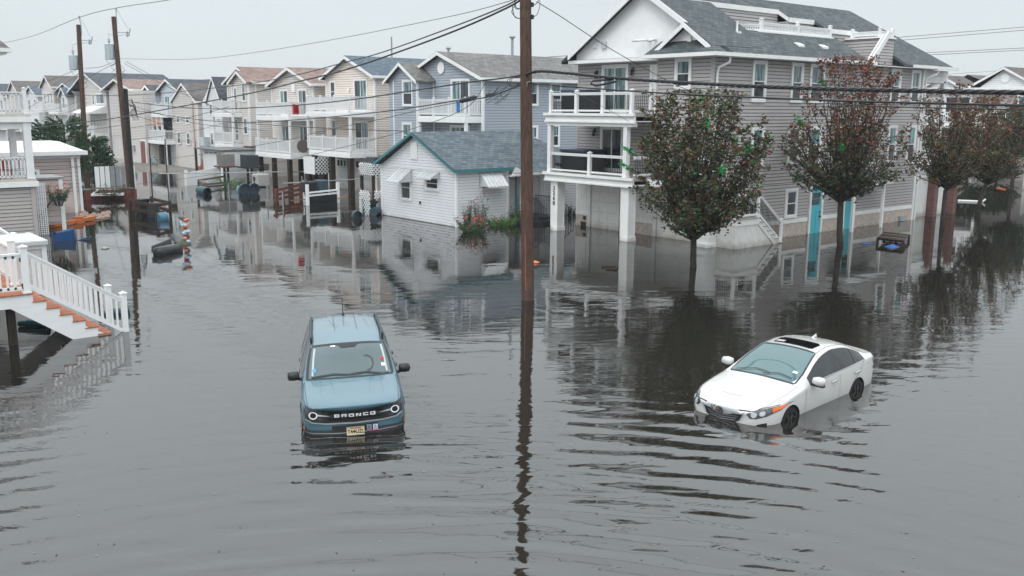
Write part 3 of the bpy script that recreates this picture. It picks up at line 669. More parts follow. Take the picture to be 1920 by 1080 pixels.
    post(H, (44.2, 26.7, 9.3), .42, .13)
    railing(H, (44.2, 25.2, 9.3), (45.3, 25.2, 9.3), .32, True, .11); railing(H, (44.2, 26.6, 9.3), (44.2, 25.25, 9.3), .32, True, .11)
    f = MB(); f.bar((44.0, 24.6, 9.45), (42.3, 24.6, 7.75), .10, .24); f.bar((44.0, 24.85, 9.35), (42.3, 24.85, 7.65), .08, .2); f.build('stair_rail', WR, H)
    # skylights, plumbing vent, porch lamps, downspout
    v = MB(); v.tube([(33.9, 26.0, zs(26.0)), (33.9, 26.0, zs(26.0)+.42)], .045, 8); v.box(33.78, 25.85, zs(25.85)-.02, 34.02, 26.15, zs(25.85)+.09); v.build('plumbing_vent', W_, rf)
    for x in (37.35, 39.3): v = MB(); y = 25.15; v.poly([(x, y, zs(y)), (x+.40, y, zs(y)), (x+.40, y+.3, zs(y+.3)), (x, y+.3, zs(y+.3)), (x, y, zs(y)+.10), (x+.40, y, zs(y)+.10), (x+.40, y+.3, zs(y+.3)+.02), (x, y+.3, zs(y+.3)+.02)], [(0, 1, 5, 4), (4, 5, 6, 7), (1, 2, 6, 5), (0, 4, 7, 3)]); v.build('roof_vent', W_, rf)
    def lamp(pl, c_, a, z):
        p = wp(pl, c_, a, z, .14); q = wp(pl, c_, a, z+.13, .02); l_ = MB()
        l_.bar(q, (p[0], p[1], p[2]+.16), .03, .03); l_.lathe(p, [(.03, -.16), (.075, -.14), (.075, -.12), (.06, -.11), (.06, .05), (.095, .055), (.03, .13)], 8); wbox(l_, pl, c_, a-.05, a+.05, z+.02, z+.2, 0, .03)
        l_.build('wall_lamp', BLACK, H)
    lamp('X', XF, 32.6, 7.35); lamp('X', XF, 30.25, 7.4); lamp('X', XF, 32.65, 4.6); lamp('Y', 28.42, 35.9, 9.75); lamp('Y', 28.42, 33.7, 9.8); lamp('Y', 27.07, 42.6, 8.75)
    ds = MB(); ds.tube([(31.35, 24.3, 7.9), (31.35, 24.33, 7.62), (31.05, 24.62, 7.42), (31.02, 24.66, 7.2), (31.02, 24.66, 2.6)], .05, 8); build_split(ds, 'downspout', W_, H)
    ds = MB(); ds.tube([(48.75, 24.3, 7.85), (48.75, 24.4, 7.62), (48.2, 24.66, 7.42), (48.15, 24.66, 7.2), (48.15, 24.66, -.8)], .05, 8); build_split(ds, 'downspout', W_, H)
    u = MB(); wbox(u, 'X', XF, 32.85, 33.1, 3.45, 3.85, .02, .1); u.build('meter_box', TRANS, H)
    # rear porches: beam, posts, rails, white ribbed wall and brick piers
    rp = MB(); rp.box(48.3, 25.0, 7.2, 51.2, 25.2, 7.85); rp.box(51.0, 25.2, 7.2, 51.2, 29, 7.85); build_split(rp, 'beam', W_, H)
    for x, y in ((50.9, 25.1), (51.0, 29.0)): post(H, (x, y, 5.5), 1.8, .2, cap=False)
    post(H, (50.9, 25.1, 2.8), 2.4, .2, cap=False)
    dk = MB(); dk.box(48.05, 25.0, 5.3, 51.2, 29.5, 5.5); dk.box(48.05, 25.0, 2.5, 53.4, 29.5, 2.8); dk.build('deck', W_, H)
    railing(H, (48.3, 25.1, 5.5), (50.8, 25.1, 5.5), .95); railing(H, (48.3, 25.1, 2.8), (50.8, 25.1, 2.8), .95)
    rw = MB(); ribw = int(4.6/.11)
    for i in range(ribw): x = 48.22+i*4.6/ribw; rw.box(x, 24.86+.3, -.8, x+.095, 24.95+.3, 2.2)
    rw.box(48.2, 25.2, -.8, 53.0, 25.3, 2.15); rw.box(48.2, 25.1, 2.15, 53.2, 25.3, 2.45)
    rw.build('ribbed_wall', WG, H)
    m, t, b_ = newmat('brick'); g_ = t.nodes.new('ShaderNodeNewGeometry'); s_ = t.nodes.new('ShaderNodeSeparateXYZ'); t.links.new(g_.outputs['Position'], s_.inputs[0])
    ad = t.nodes.new('ShaderNodeMath'); t.links.new(s_.outputs[0], ad.inputs[0]); t.links.new(s_.outputs[1], ad.inputs[1]); cb = t.nodes.new('ShaderNodeCombineXYZ'); t.links.new(ad.outputs[0], cb.inputs[0]); t.links.new(s_.outputs[2], cb.inputs[1])
    br = t.nodes.new('ShaderNodeTexBrick'); t.links.new(cb.outputs[0], br.inputs['Vector']); br.inputs['Scale'].default_value = 1; br.inputs['Brick Width'].default_value = .22; br.inputs['Row Height'].default_value = .075; br.inputs['Mortar Size'].default_value = .008
    br.inputs['Color1'].default_value = (.20, .075, .06, 1); br.inputs['Color2'].default_value = (.10, .045, .04, 1); br.inputs['Mortar'].default_value = (.16, .13, .12, 1); t.links.new(br.outputs[0], b_.inputs['Base Color']); b_.inputs['Roughness'].default_value = .9
    for x in (50.35, 52.6): pp = MB(); pp.box(x, 24.75, -.8, x+.42, 25.17, 2.9); pp.build('brick_pier', m, H)
    return H
big_house()
# dark covered tubs standing on the two balconies
def deck_tub(z, label):
    t = thing('storage_box', (30.8, 32.5, z), label, 'storage box', 'covered boxes on the balconies of the taupe house')
    b = MB(); b.box(30.2, 31.5, z+.02, 31.5, 33.1, z+.95)
    for i in range(14): b.box(30.17, 31.5+i*.115, z+.04, 30.2, 31.59+i*.115, z+.93)
    b.build('body', CHAR, t)
    l = MB(); l.box(30.13, 31.45, z+.95, 31.55, 33.15, z+1.08); l.build('lid', paint('navy_cover', (.03, .045, .085), .5), t, bevel=.02)
deck_tub(5.53, 'dark slatted box with navy cover on the upper balcony of the taupe house')
deck_tub(2.78, 'dark slatted box with navy cover on the lower balcony, above the house number column')
# ------------------------------------------------------------------ white cottage
def awning(par, pl, c, a0, a1, zt, zb, out, n=6):
    f = MB(); k = 14
    for i in range(n):
        p0 = a0+(a1-a0)*i/n; p1 = a0+(a1-a0)*(i+1)/n; e = .012 if i % 2 else 0
        f.poly([wp(pl, c, p0, zt+e, .03), wp(pl, c, p1, zt+e, .03), wp(pl, c, p1, zb+e, out), wp(pl, c, p0, zb+e, out)], [(0, 1, 2, 3)])
        m = (p0+p1)/2
        f.poly([wp(pl, c, p0, zb+e, out), wp(pl, c, p1, zb+e, out), wp(pl, c, p1, zb-.05, out), wp(pl, c, m, zb-.10, out), wp(pl, c, p0, zb-.05, out)], [(0, 1, 2, 3, 4)])
        f.bar(wp(pl, c, p0, zt+.02, .03), wp(pl, c, p0, zb+.02, out), .035, .05)
    for a in (a0, a1): f.poly([wp(pl, c, a, zt, .03), wp(pl, c, a, zb, out), wp(pl, c, a, zb, .03)], [(0, 1, 2)])
    return f.build('awning', paint('awning_metal', (.56, .57, .58), .4, .08), par)
def cottage():
    H = thing('cottage', (31, 40, 0), 'low white-sided cottage with blue shingle roof, turquoise rakes and small metal awnings', 'cottage')
    XF, YS, YN, X1, ZE = 26.6, 36.68, 43.6, 34.5, 2.72
    b = MB(); b.box(XF+.03, YS+.03, -.8, 29.9, YN, ZE); b.box(29.9, YS+.95, -.8, X1+4, YN, ZE)
    wl = b.build('wall', S_WHITE, H)
    l = MB(); laps(l, 'X', XF, YS, YN, .02, 4.35, .142, apex=((YS+YN)/2, 4.40, ZE), joint=.016); laps(l, 'Y', YS, XF, 29.78, .02, ZE, .142, joint=.016); laps(l, 'Y', YS+.9, 29.9, 38, .02, ZE-.1, .142, joint=.016)
    l.build('siding', [S_WHITE, S_WHITED], wl)
    g = MB(); g.poly([(XF+.03, YS, ZE), (XF+.03, YN, ZE), (XF+.03, (YS+YN)/2, 4.38)], [(0, 1, 2)]); wbox(g, 'X', XF, YS, YN, 2.66, 2.70, 0, .04)
    wbox(g, 'X', XF, YS-.03, YS+.08, -.8, ZE, 0, .035); wbox(g, 'Y', YS, XF-.03, XF+.08, -.8, ZE, 0, .035); wbox(g, 'Y', YS, 29.7, 29.85, -.8, ZE, 0, .05); wbox(g, 'X', XF, YN-.08, YN+.03, -.8, ZE, 0, .035)
    build_split(g, 'corner_board', W_, wl)
    sk = MB(); wbox(sk, 'X', XF, YS, YN, -.8, .045, 0, .02); wbox(sk, 'Y', YS, XF, 29.8, -.8, .045, 0, .02); sk.build('plinth', CHAR, wl)
    yc, zr, yl, yr, ze = (YS+YN)/2, 4.55, YS-.25, YN+.3, 2.83
    f = MB(); th = .1; x0 = XF-.3
    def slope(yy, xa, xb, z): f.poly([(xa, yy, z), (xb, yy, z), (xb, yc, zr), (xa, yc, zr), (xa, yy, z-th), (xb, yy, z-th), (xb, yc, zr-th), (xa, yc, zr-th)], [(0, 1, 2, 3), (7, 6, 5, 4), (0, 4, 5, 1), (0, 3, 7, 4), (1, 5, 6, 2)])
    slope(yl, x0, 29.95, ze); slope(yr, x0, 33.4, ze); slope(YS+.6, 29.95, 33.4, 2.60+.29)
    f.poly([(29.95, yl-.1, 2.52), (33.4, yl-.1, 2.52), (33.4, YS+.62, 2.92), (29.95, YS+.62, 2.92)], [(0, 1, 2, 3)])
    f.poly([(33.4, YS+.6, 2.89), (36.8, YS+.6, 2.6), (36.8, yr, 2.6), (33.4, yc, zr), (33.4, yr, ze)], [(0, 1, 3), (1, 2, 3), (2, 4, 3)])
    rf = f.build('roof', R_BLUE, H)
    TQ = paint('turquoise_fascia', (.055, .20, .23), .45, .06)
    t = MB(); fh = .13
    for y, z in ((yl, ze), (yr, ze)):
        t.poly([(x0-.04, y, z-.02), (x0-.04, yc, zr-.02), (x0-.04, yc, zr-.02-fh), (x0-.04, y, z-.02-fh), (x0, y, z-.02), (x0, yc, zr-.02), (x0, yc, zr-.02-fh), (x0, y, z-.02-fh)], [(0, 1, 2, 3), (7, 6, 5, 4), (2, 6, 7, 3), (0, 3, 7, 4)])
    t.box(x0, yl-.04, ze-.16, 29.95, yl, ze-.02); t.build('fascia', TQ, rf)
    s = MB(); s.box(x0, yl, ze-.14, 29.9, YS+.02, ze-.11); s.box(29.95, yl-.14, 2.40, 33.4, yl-.1, 2.51); build_split(s, 'soffit', W_, rf)
    window(H, 'X', XF, 40.62, 41.62, .98, 2.35, 'hung', .1, up=G_DARK); window(H, 'X', XF, 38.1, 39.3, 1.66, 2.4, 'hung', .1, up=G_DARK); window(H, 'Y', YS, 28.08, 29.2, 1.72, 2.5, 'hung', .1, up=G_DARK); window(H, 'Y', YS+.9, 33.6, 34.5, 1.0, 2.1, 'hung', .08, up=G_DARK); window(H, 'Y', YS+.9, 32.75, 33.05, .9, 2.2, 'hung', .08, up=W_, lo=W_)
    awning(H, 'X', XF, 40.55, 41.75, 2.62, 1.98, .85); awning(H, 'X', XF, 38.05, 39.4, 2.62, 2.32, .55); awning(H, 'Y', YS, 28.0, 29.3, 2.66, 1.95, .72)
    v = MB(); wbox(v, 'X', XF, 40.0, 40.6, 3.15, 4.02, .02, .06)
    for i in range(12): wbox(v, 'X', XF, 40.04, 40.56, 3.2+i*.065, 3.23+i*.065, .06, .075)
    v.build('gable_vent', W_, H)
    v = MB(); wbox(v, 'X', XF, 39.75, 39.86, .92, 1.04, .02, .07); v.build('hose_tap', BLACK, H)
    # entry: door, small pediment, frame posts, lit lamp, iron-railed steps
    d = MB(); d.box(30.2, YS+.86, -.1, 31.1, YS+.91, 2.1); d.build('door', W_, H)
    p = MB(); p.poly([(29.8, YS-.3, 2.45), (31.0, YS-.3, 2.45), (30.1, YS-.3, 2.85)], [(0, 1, 2)]); p.box(29.75, YS-.34, 2.36, 31.05, YS-.2, 2.45); p.build('pediment', W_, H)
    for x in (30.45, 31.2): q = MB(); q.box(x, YS+.1, -.3, x+.08, YS+.2, 2.4); q.build('door_post', TQ, H)
    q = MB(); q.box(30.75, YS+.1, -.3, 31.0, YS+.16, 2.4); q.build('storm_door', W_, H)
    em, t_, b_ = newmat('lit_lamp'); b_.inputs['Emission Color'].default_value = (1, .25, .06, 1); b_.inputs['Emission Strength'].default_value = 2.5; b_.inputs['Base Color'].default_value = (.8, .2, .05, 1)
    lm = MB(); lm.lathe((31.75, YS+.75, 2.2), [(.03, -.09), (.09, -.03), (.09, .05), (.04, .1)], 10); lm.build('porch_lamp', em, H, smooth=True)
    sp = MB(); sp.box(31.0, YS-1.0, -.3, 32.4, YS+.85, .28); sp.box(31.0, YS-1.3, -.3, 32.4, YS-1.0, .12); build_split(sp, 'step', CHAR, H)
    ir = MB()
    for (p0, p1, hh0, hh1) in (((31.05, YS+.3, .28), (31.05, YS-.9, .28), .95, .95), ((31.05, YS-.9, .28), (31.05, YS-1.6, -.1), .95, .8), ((32.35, YS+.8, .28), (32.35, YS-.9, .28), .95, .95), ((32.35, YS-.9, .28), (33.2, YS-1.3, -.1), .95, .6)):
        p0 = Vector(p0); p1 = Vector(p1); ir.bar(p0+Vector((0, 0, hh0)), p1+Vector((0, 0, hh1)), .03, .03)
        n = max(3, int((p1-p0).length/.13))
        for i in range(n+1): m = p0.lerp(p1, i/n); hh = hh0+(hh1-hh0)*i/n; ir.bar(m, m+Vector((0, 0, hh)), .018, .018)
    build_split(ir, 'iron_railing', BLACK, H)
cottage()
# ------------------------------------------------------------------ the row of houses along the flooded lane
def house_body(H, Xf, Y0, Y1, X1, ze, yc, zr, S, rm, ov=.35, zb=-.8, zbl=2.6, ground=None, step=.16, xr=None):
    b = MB(); b.box(Xf+.03, Y0+.03, zb, X1, Y1, ze)
    wl = b.build('wall', ground or S[0], H)
    l = MB(); laps(l, 'X', Xf, Y0, Y1, zbl, zr-.12, step, apex=(yc, zr-.08, ze)); laps(l, 'Y', Y0, Xf, X1, zbl, ze, step)
    l.cur = 0
    l.poly([(Xf+.02, Y0, ze), (Xf+.02, Y1, ze), (Xf+.02, yc, zr-.1)], [(0, 1, 2)])
    l.build('siding', S, wl)
    c = MB(); wbox(c, 'X', Xf, Y0-.03, Y0+.10, zb, ze, 0, .035); wbox(c, 'Y', Y0, Xf-.03, Xf+.10, zb, ze, 0, .035); wbox(c, 'X', Xf, Y1-.1, Y1+.03, zb, ze, 0, .035); build_split(c, 'corner_board', W_, wl)
    k = (zr-ze)/(yc-Y0); k2 = (zr-ze)/(Y1-yc)
    gable_roof(H, Xf-ov, X1+.3, Y0-ov, Y1+ov, ze-k*ov+.12, yc, zr+.12, rm) if abs(k-k2) < .02 else gable_roof(H, Xf-ov, X1+.3, Y0-ov, yc*2-Y0+ov, ze-k*ov+.12, yc, zr+.12, rm)
    return wl
def bump_gable(H, Xb, Xf, Y0, Y1, ze, zr, S, rm, zb=2.6, step=.16, ext=3.0):
    """shallow bay with a little gable of its own in front of the main wall"""
    yc = (Y0+Y1)/2
    b = MB(); b.box(Xb+.03, Y0+.03, zb, Xf+.02, Y1-.03, ze); w = b.build('bay', S[0], H)
    l = MB(); laps(l, 'X', Xb, Y0, Y1, zb, zr-.08, step, apex=(yc, zr-.05, ze)); laps(l, 'Y', Y0, Xb, Xf, zb, ze, step); l.cur = 0; l.poly([(Xb+.02, Y0, ze), (Xb+.02, Y1, ze), (Xb+.02, yc, zr-.1)], [(0, 1, 2)])
    l.build('siding', S, w); k = (zr-ze)/(yc-Y0)
    c = MB(); wbox(c, 'X', Xb, Y0-.03, Y0+.09, zb, ze, 0, .035); wbox(c, 'Y', Y0, Xb-.03, Xb+.09, zb, ze, 0, .035); build_split(c, 'corner_board', W_, w)
    gable_roof(H, Xb-.3, Xf+ext, Y0-.3, Y1+.3, ze-k*.3+.08, yc, zr+.08, rm, .1, gut=False, name='bay_roof')
def balcony(H, x0, x1, y0, y1, z, roofed=False, posts=True, skirt=True, solid=False, rail_h=1.0, pz=None, st=.13):
    d = MB(); d.box(x0, y0, z-.12, x1, y1, z); dk = d.build('deck', W_, H)
    t = MB(); t.box(x0-.03, y0-.03, z-.36, x0+.04, y1+.03, z-.10); t.box(x0+.04, y0-.03, z-.36, x1, y0+.04, z-.10); t.box(x0+.04, y0+.04, z-.34, x1, y1, z-.30); t.build('fascia', W_, dk)
    n = max(1, round((y1-y0)/1.9))
    ys = [y0+.06+(y1-y0-.12)*i/n for i in range(n+1)]
    for y in ys: post(H, (x0+.06, y, z), rail_h+.05, .11)
    for i in range(n): railing(H, (x0+.06, ys[i]+.05, z), (x0+.06, ys[i+1]-.05, z), rail_h, True, st)
    railing(H, (x0+.12, y0+.06, z), (x1-.03, y0+.06, z), rail_h, True, st)
    railing(H, (x0+.12, y1-.06, z), (x1-.03, y1-.06, z), rail_h, True, st*1.5)
    if posts and pz is not None:
        for y in (ys[0], ys[-1]): post(H, (x0+.1, y, pz), z-.36-pz, .16, cap=False, mat=W_, base=False)
def piles(H, pts, ztop, w=.3):
    for x, y in pts: b = MB(); b.box(x-w/2, y-w/2, -.8, x+w/2, y+w/2, ztop); b.build('piling', PILE, H)
def pipe(H, x, y, z0, z1, r=.05, m=None, cap=False):
    b = MB(); pr = [(r, 0), (r, z1-z0)] + ([(r*2.1, z1-z0), (r*2.3, z1-z0+.08), (r*1.6, z1-z0+.16)] if cap else []); b.lathe((x, y, z0), pr, 10); b.build('vent_pipe', m or GREYM, H)
def garage(H, pl, c, a0, a1, z1, n=4):
    d = MB()
    for k in range(n):
        z = -.3+k*(z1+.3)/n; wbox(d, pl, c, a0, a1, z+.01, z+(z1+.3)/n-.01, 0, .05)
    g = d.build('garage_door', WG, H); p = MB(); z = -.3+(n-1)*(z1+.3)/n; w = (a1-a0)/4
    for i in range(4): wbox(p, pl, c, a0+i*w+.08, a0+(i+1)*w-.08, z+.1, z+(z1+.3)/n-.1, .05, .06)
    p.build('pane', G_DARK, g)
# blue-grey house
H = thing('row_house', (37, 47.5, 0), 'blue-grey house with brown-grey roof and white balcony, behind the white cottage', 'house', 'tall narrow houses in a row along the flooded lane')
house_body(H, 33.4, 43.4, 51.6, 50, 7.5, 47.5, 9.0, [S_BLUE, S_BLUED], R_WARM)
bump_gable(H, 32.2, 33.4, 48.4, 51.6, 7.5, 8.45, [S_BLUE, S_BLUED], R_WARM)
balcony(H, 32.2, 33.4, 43.5, 48.4, 5.28, pz=2.8, st=.115); balcony(H, 32.2, 33.4, 43.5, 48.4, 2.5)
window(H, 'X', 32.2, 48.85, 50.0, 5.85, 7.45, 'hung', .1); window(H, 'X', 32.2, 49.0, 50.1, 3.3, 4.85, 'hung', .1)
window(H, 'X', 33.4, 44.6, 46.5, 5.3, 7.45, 'slider', .1, up=G_CURT, lo=G_DARK); window(H, 'X', 33.4, 44.6, 46.6, 2.6, 4.75, 'slider', .1)
for a0, a1, z0, z1 in ((36.75, 37.6, 5.9, 7.4), (38.55, 39.5, 6.2, 7.35), (36.8, 37.6, 3.3, 4.75), (38.55, 39.4, 3.4, 4.8)): window(H, 'Y', 43.4, a0, a1, z0, z1, 'hung', .1)
b = MB(); b.box(33.35, 43.35, -.8, 33.45, 43.5, 7.5); wbox(b, 'X', 33.4, 48.3, 48.42, 2.6, 7.4, 0, .06); wbox(b, 'X', 32.2, 51.0, 51.1, 2.6, 7.4, 0, .05); build_split(b, 'downspout', W_, H)
b = MB(); b.lathe((33.36, 47.5, 8.15), [(.36, 0), (.36, .04), (.28, .05), (.27, .03)], 18, (-1, 0, 0)); b.build('round_vent', W_, H)
pipe(H, 34.2, 47.9, 8.6, 9.3, .07, None, True); pipe(H, 38.2, 46.6, 8.4, 10.1, .09, None, True); pipe(H, 45.5, 45.4, 8.2, 8.9, .06, BLACK); pipe(H, 45.7, 44.5, 7.9, 8.6, .06, BLACK)
# cream house
H = thing('row_house', (39, 58.6, 0), 'cream house with steel-blue roof and two stacked white balconies', 'house', 'tall narrow houses in a row along the flooded lane')
house_body(H, 33.3, 55.2, 62.0, 50, 7.9, 58.6, 9.2, [S_CREAM, S_CREAMD], R_BLUE2, ground=S_CREAM)
balcony(H, 31.3, 33.3, 55.2, 61.3, 5.50, pz=2.9, st=.115); balcony(H, 31.3, 33.3, 55.2, 61.0, 2.80, st=.115)
piles(H, ((31.5, 55.5), (31.5, 60.6), (31.5, 58.1)), 2.5, .34)
window(H, 'X', 33.3, 60.5, 61.3, 6.1, 7.65, 'hung', .09, up=G_DARK); window(H, 'X', 33.3, 56.1, 57.9, 5.5, 7.7, 'slider', .09, up=G_DARK, lo=G_CURT)
window(H, 'X', 33.3, 60.5, 61.3, 3.6, 4.95, 'hung', .09); window(H, 'X', 33.3, 56.0, 57.9, 2.8, 4.85, 'slider', .09, up=G_DARK, lo=G_CURT)
garage(H, 'X', 33.3, 58.75, 60.6, 2.15); garage(H, 'X', 33.3, 56.0, 57.9, 2.15)
b = MB(); b.lathe((33.25, 58.6, 7.0), [(.14, 0), (.14, .06)], 12, (-1, 0, 0)); b.build('light_box', W_, H)
pipe(H, 36.4, 57.9, 8.9, 10.7, .06); pipe(H, 43.5, 57.8, 8.8, 9.5, .07, BLACK)
b = MB(); b.tube([(33.2, 54.85, 7.85), (33.25, 55.1, 7.6), (33.25, 55.12, -.8)], .06, 8); build_split(b, 'downspout', W_, H)
# beige house with the big lower balcony
H = thing('row_house', (39, 67, 0), 'beige house with red-brown roof, red towel behind its upper white railing and open pilings below', 'house', 'tall narrow houses in a row along the flooded lane')
house_body(H, 33.0, 63.4, 70.4, 48, 7.5, 66.9, 8.65, [S_BEIGE, S_BEIGED], R_RED, zb=2.06, zbl=2.1)
balcony(H, 31.0, 33.0, 63.5, 69.0, 5.15, pz=2.45, st=.11); balcony(H, 31.0, 33.0, 63.4, 69.4, 2.38, st=.11)
piles(H, ((31.2, 64.0), (31.2, 66.6), (31.2, 69.0), (32.6, 65), (34.5, 64.5), (34.5, 67)), 2.05)
for a, z0, z1 in ((67.5, 5.15, 7.1), (64.4, 5.15, 7.1), (67.4, 2.4, 4.4), (64.4, 2.4, 4.4)): window(H, 'X', 33.0, a, a+1.35, z0, z1, 'slider', .07)
b = MB(); wbox(b, 'X', 33.0, 66.2, 66.7, 6.9, 7.6, .02, .1); b.build('light_box', W_, H)
b = MB(); b.box(35.6, 63.6, -.8, 47.9, 70.3, 2.05); b.build('undercroft', paint('damp_concrete', (.16, .135, .115), .9, .2), H)
# beige house with a double gable
H = thing('row_house', (39, 77, 0), 'beige house with red-brown roof and nested double gable, left of the open pilings', 'house', 'tall narrow houses in a row along the flooded lane')
house_body(H, 33.2, 73.9, 79.6, 50, 7.85, 76.7, 9.0, [S_BEIGE, S_BEIGED], R_RED)
bump_gable(H, 32.6, 33.2, 73.9, 77.2, 7.85, 8.65, [S_BEIGE, S_BEIGED], R_RED)
balcony(H, 31.7, 33.2, 75.4, 79.6, 5.3, pz=2.9); balcony(H, 31.7, 33.2, 75.4, 79.3, 2.7)
window(H, 'X', 33.2, 77.5, 78.6, 5.4, 7.45, 'slider', .08); window(H, 'X', 33.2, 77.5, 78.7, 2.8, 4.8, 'slider', .08); window(H, 'X', 32.6, 76.1, 76.8, 5.4, 7.4, 'hung', .08); window(H, 'X', 32.6, 74.4, 75.1, 6.2, 7.7, 'hung', .08); window(H, 'X', 32.6, 74.3, 75.1, 3.5, 4.9, 'hung', .08); window(H, 'X', 32.6, 76.1, 76.9, 2.9, 4.85, 'hung', .08)
garage(H, 'X', 33.2, 74.3, 76.4, 2.2); b = MB(); wbox(b, 'X', 33.2, 76.8, 77.7, -.6, 1.9, 0, .05); b.build('door', W_, H)
# white steep-gabled house
H = thing('row_house', (39, 83.5, 0), 'plain white house with steep narrow gable and charcoal roof', 'house', 'tall narrow houses in a row along the flooded lane')
house_body(H, 33.0, 80.6, 84.9, 46, 6.3, 82.2, 8.3, [S_PW, S_PWD], R_DARK, ov=.15)
window(H, 'X', 33.0, 82.4, 83.3, 5.05, 6.05, 'hung', .08); window(H, 'X', 33.0, 82.7, 83.4, 2.3, 3.55, 'hung', .08); window(H, 'X', 33.0, 80.9, 81.7, 4.4, 4.8, 'hung', .06)
pipe(H, 38, 82.9, 7.6, 8.7, .08, BLACK, True)
b = MB(); b.box(32.4, 83.6, 2.3, 33, 84.6, 3.1); b.build('wall_air_conditioner', TRANS, H)
# grey-beige gable house
H = thing('row_house', (39, 89.6, 0), 'grey-beige house with plain gable, four small windows and brown roof', 'house', 'tall narrow houses in a row along the flooded lane')
house_body(H, 33.0, 86.4, 92.9, 46, 6.25, 89.65, 7.9, [S_GREY, S_GREYD], R_BROWN, ov=.15)
for a in (88.4, 90.9): window(H, 'X', 33.0, a, a+.9, 4.2, 4.95, 'hung', .08); window(H, 'X', 33.0, a, a+.95, 2.2, 3.4, 'hung', .08)
b = MB(); wbox(b, 'X', 33.0, 87.2, 87.45, -.3, 6.2, .02, .08); b.build('downspout', paint('pink_pipe', (.45, .33, .29), .6), H)
# pale blue house
H = thing('row_house', (39, 97, 0), 'pale blue house with two grey gables and tan roller blinds on its porch', 'house', 'tall narrow houses in a row along the flooded lane')
house_body(H, 33.6, 91.9, 99.0, 48, 7.2, 95.2, 8.4, [S_LB, S_LBD], R_DARK, ov=.3)
bump_gable(H, 33.0, 33.6, 97.7, 101.3, 7.15, 7.9, [S_LB, S_LBD], R_DARK)
balcony(H, 32.4, 33.6, 92.6, 97.6, 5.1); balcony(H, 32.0, 33.6, 92.6, 97.6, 2.5, pz=-.5)
window(H, 'X', 33.0, 98.5, 99.4, 5.6, 7.0, 'hung', .08, up=G_DARK); window(H, 'X', 33.0, 98.4, 99.3, 3.2, 4.5, 'hung', .08, up=G_DARK); window(H, 'X', 33.6, 94.9, 96.4, 5.5, 6.9, 'slider', .08, up=G_TEAL, lo=G_TEAL); window(H, 'X', 33.6, 92.3, 93.7, 5.5, 6.9, 'slider', .08, up=G_TEAL)
for y in (94.5, 95.9, 97.2): b = MB(); b.box(32.41, y-.08, 2.5, 32.6, y+.08, 4.9); b.build('porch_post', W_, H)
for y in (94.65, 96.05): b = MB(); b.box(32.48, y, 3.9, 32.5, y+1.1, 4.8); b.build('roller_blind', paint('tan_blind', (.55, .34, .24), .7), H)
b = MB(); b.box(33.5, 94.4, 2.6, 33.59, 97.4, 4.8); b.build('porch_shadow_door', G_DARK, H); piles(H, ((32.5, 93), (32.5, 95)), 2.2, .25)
# beige house with the maroon door
H = thing('row_house', (39, 106, 0), 'beige house with mottled red roof and maroon ground floor door', 'house', 'tall narrow houses in a row along the flooded lane')
house_body(H, 33.0, 104.5, 112.6, 44, 7.6, 109.5, 8.7, [S_GREY, S_GREYD], R_RED, ov=.4)
b = MB(); b.box(33.5, 101.3, -.3, 44, 104.5, 2.5); wb = b.build('wing', S_GREY, H)
f = MB(); wbox(f, 'X', 31.8, 97.75, 98.75, -.1, 2.4, 0, .05)
b = MB(); b.box(31.8, 97.4, -.4, 33.0, 104.4, 7.4); b.build('wing', S_GREY, H); l = MB(); laps(l, 'X', 31.8, 97.4, 104.5, 2.6, 7.4, .16); laps(l, 'Y', 97.4, 31.8, 33.0, 2.6, 7.4, .16); l.build('siding', [S_GREY, S_GREYD], wb)
b = MB(); wbox(b, 'X', 31.8, 97.6, 99.2, .0, 2.45, .01, .06); dfm = b.build('door_frame', W_, H); b = MB(); wbox(b, 'X', 31.8, 97.75, 99.05, .0, 2.3, .06, .10); b.build('door', MAROON, dfm)
b = MB(); wbox(b, 'X', 31.8, 101.0, 101.5, 1.2, 1.8, .02, .2); wbox(b, 'X', 31.8, 102.0, 102.3, 1.0, 1.5, .02, .2); b.build('meter_box', GREYM, H)
# charcoal-roofed house and the ones beyond
H = thing('row_house', (39, 119, 0), 'grey house with tall charcoal roof and wide dark window over a white awning', 'house', 'tall narrow houses in a row along the flooded lane')
house_body(H, 33.0, 114.0, 124.0, 42, 7.6, 121.5, 9.7, [S_GREY, S_GREYD], R_DARK, ov=.3)
window(H, 'X', 33.0, 114.6, 117.8, 6.0, 7.3, 'slider', .1, up=G_CURT); window(H, 'X', 33.0, 118.5, 119.4, 5.9, 7.2, 'hung', .1)
for a in (117.4, 118.7, 120.0): window(H, 'X', 33.0, a, a+.7, 3.2, 4.6, 'hung', .08, up=G_DARK)
balcony(H, 31.4, 33.0, 114.2, 118.0, 2.6); b = MB(); b.poly([(31.0, 114.0, 5.1), (33.0, 114, 5.9), (33.0, 121, 5.9), (31.0, 121, 5.1), (31.0, 114.0, 4.95), (33.0, 114, 5.0), (33.0, 121, 5.0), (31.0, 121, 4.95)], [(0, 1, 2, 3), (4, 7, 6, 5), (0, 4, 5, 1), (0, 3, 7, 4)]); b.build('awning_roof', W_, H)
H = thing('row_house', (39, 132, 0), 'pale house with two nested little gables and blue-grey roof', 'house', 'tall narrow houses in a row along the flooded lane')
house_body(H, 33.4, 128.0, 135.0, 42, 7.6, 132.8, 8.7, [S_BEIGE, S_BEIGED], R_BLUE2, ov=.3)
bump_gable(H, 32.6, 33.4, 129.0, 132.0, 7.2, 8.1, [S_PW, S_PWD], R_BLUE2)
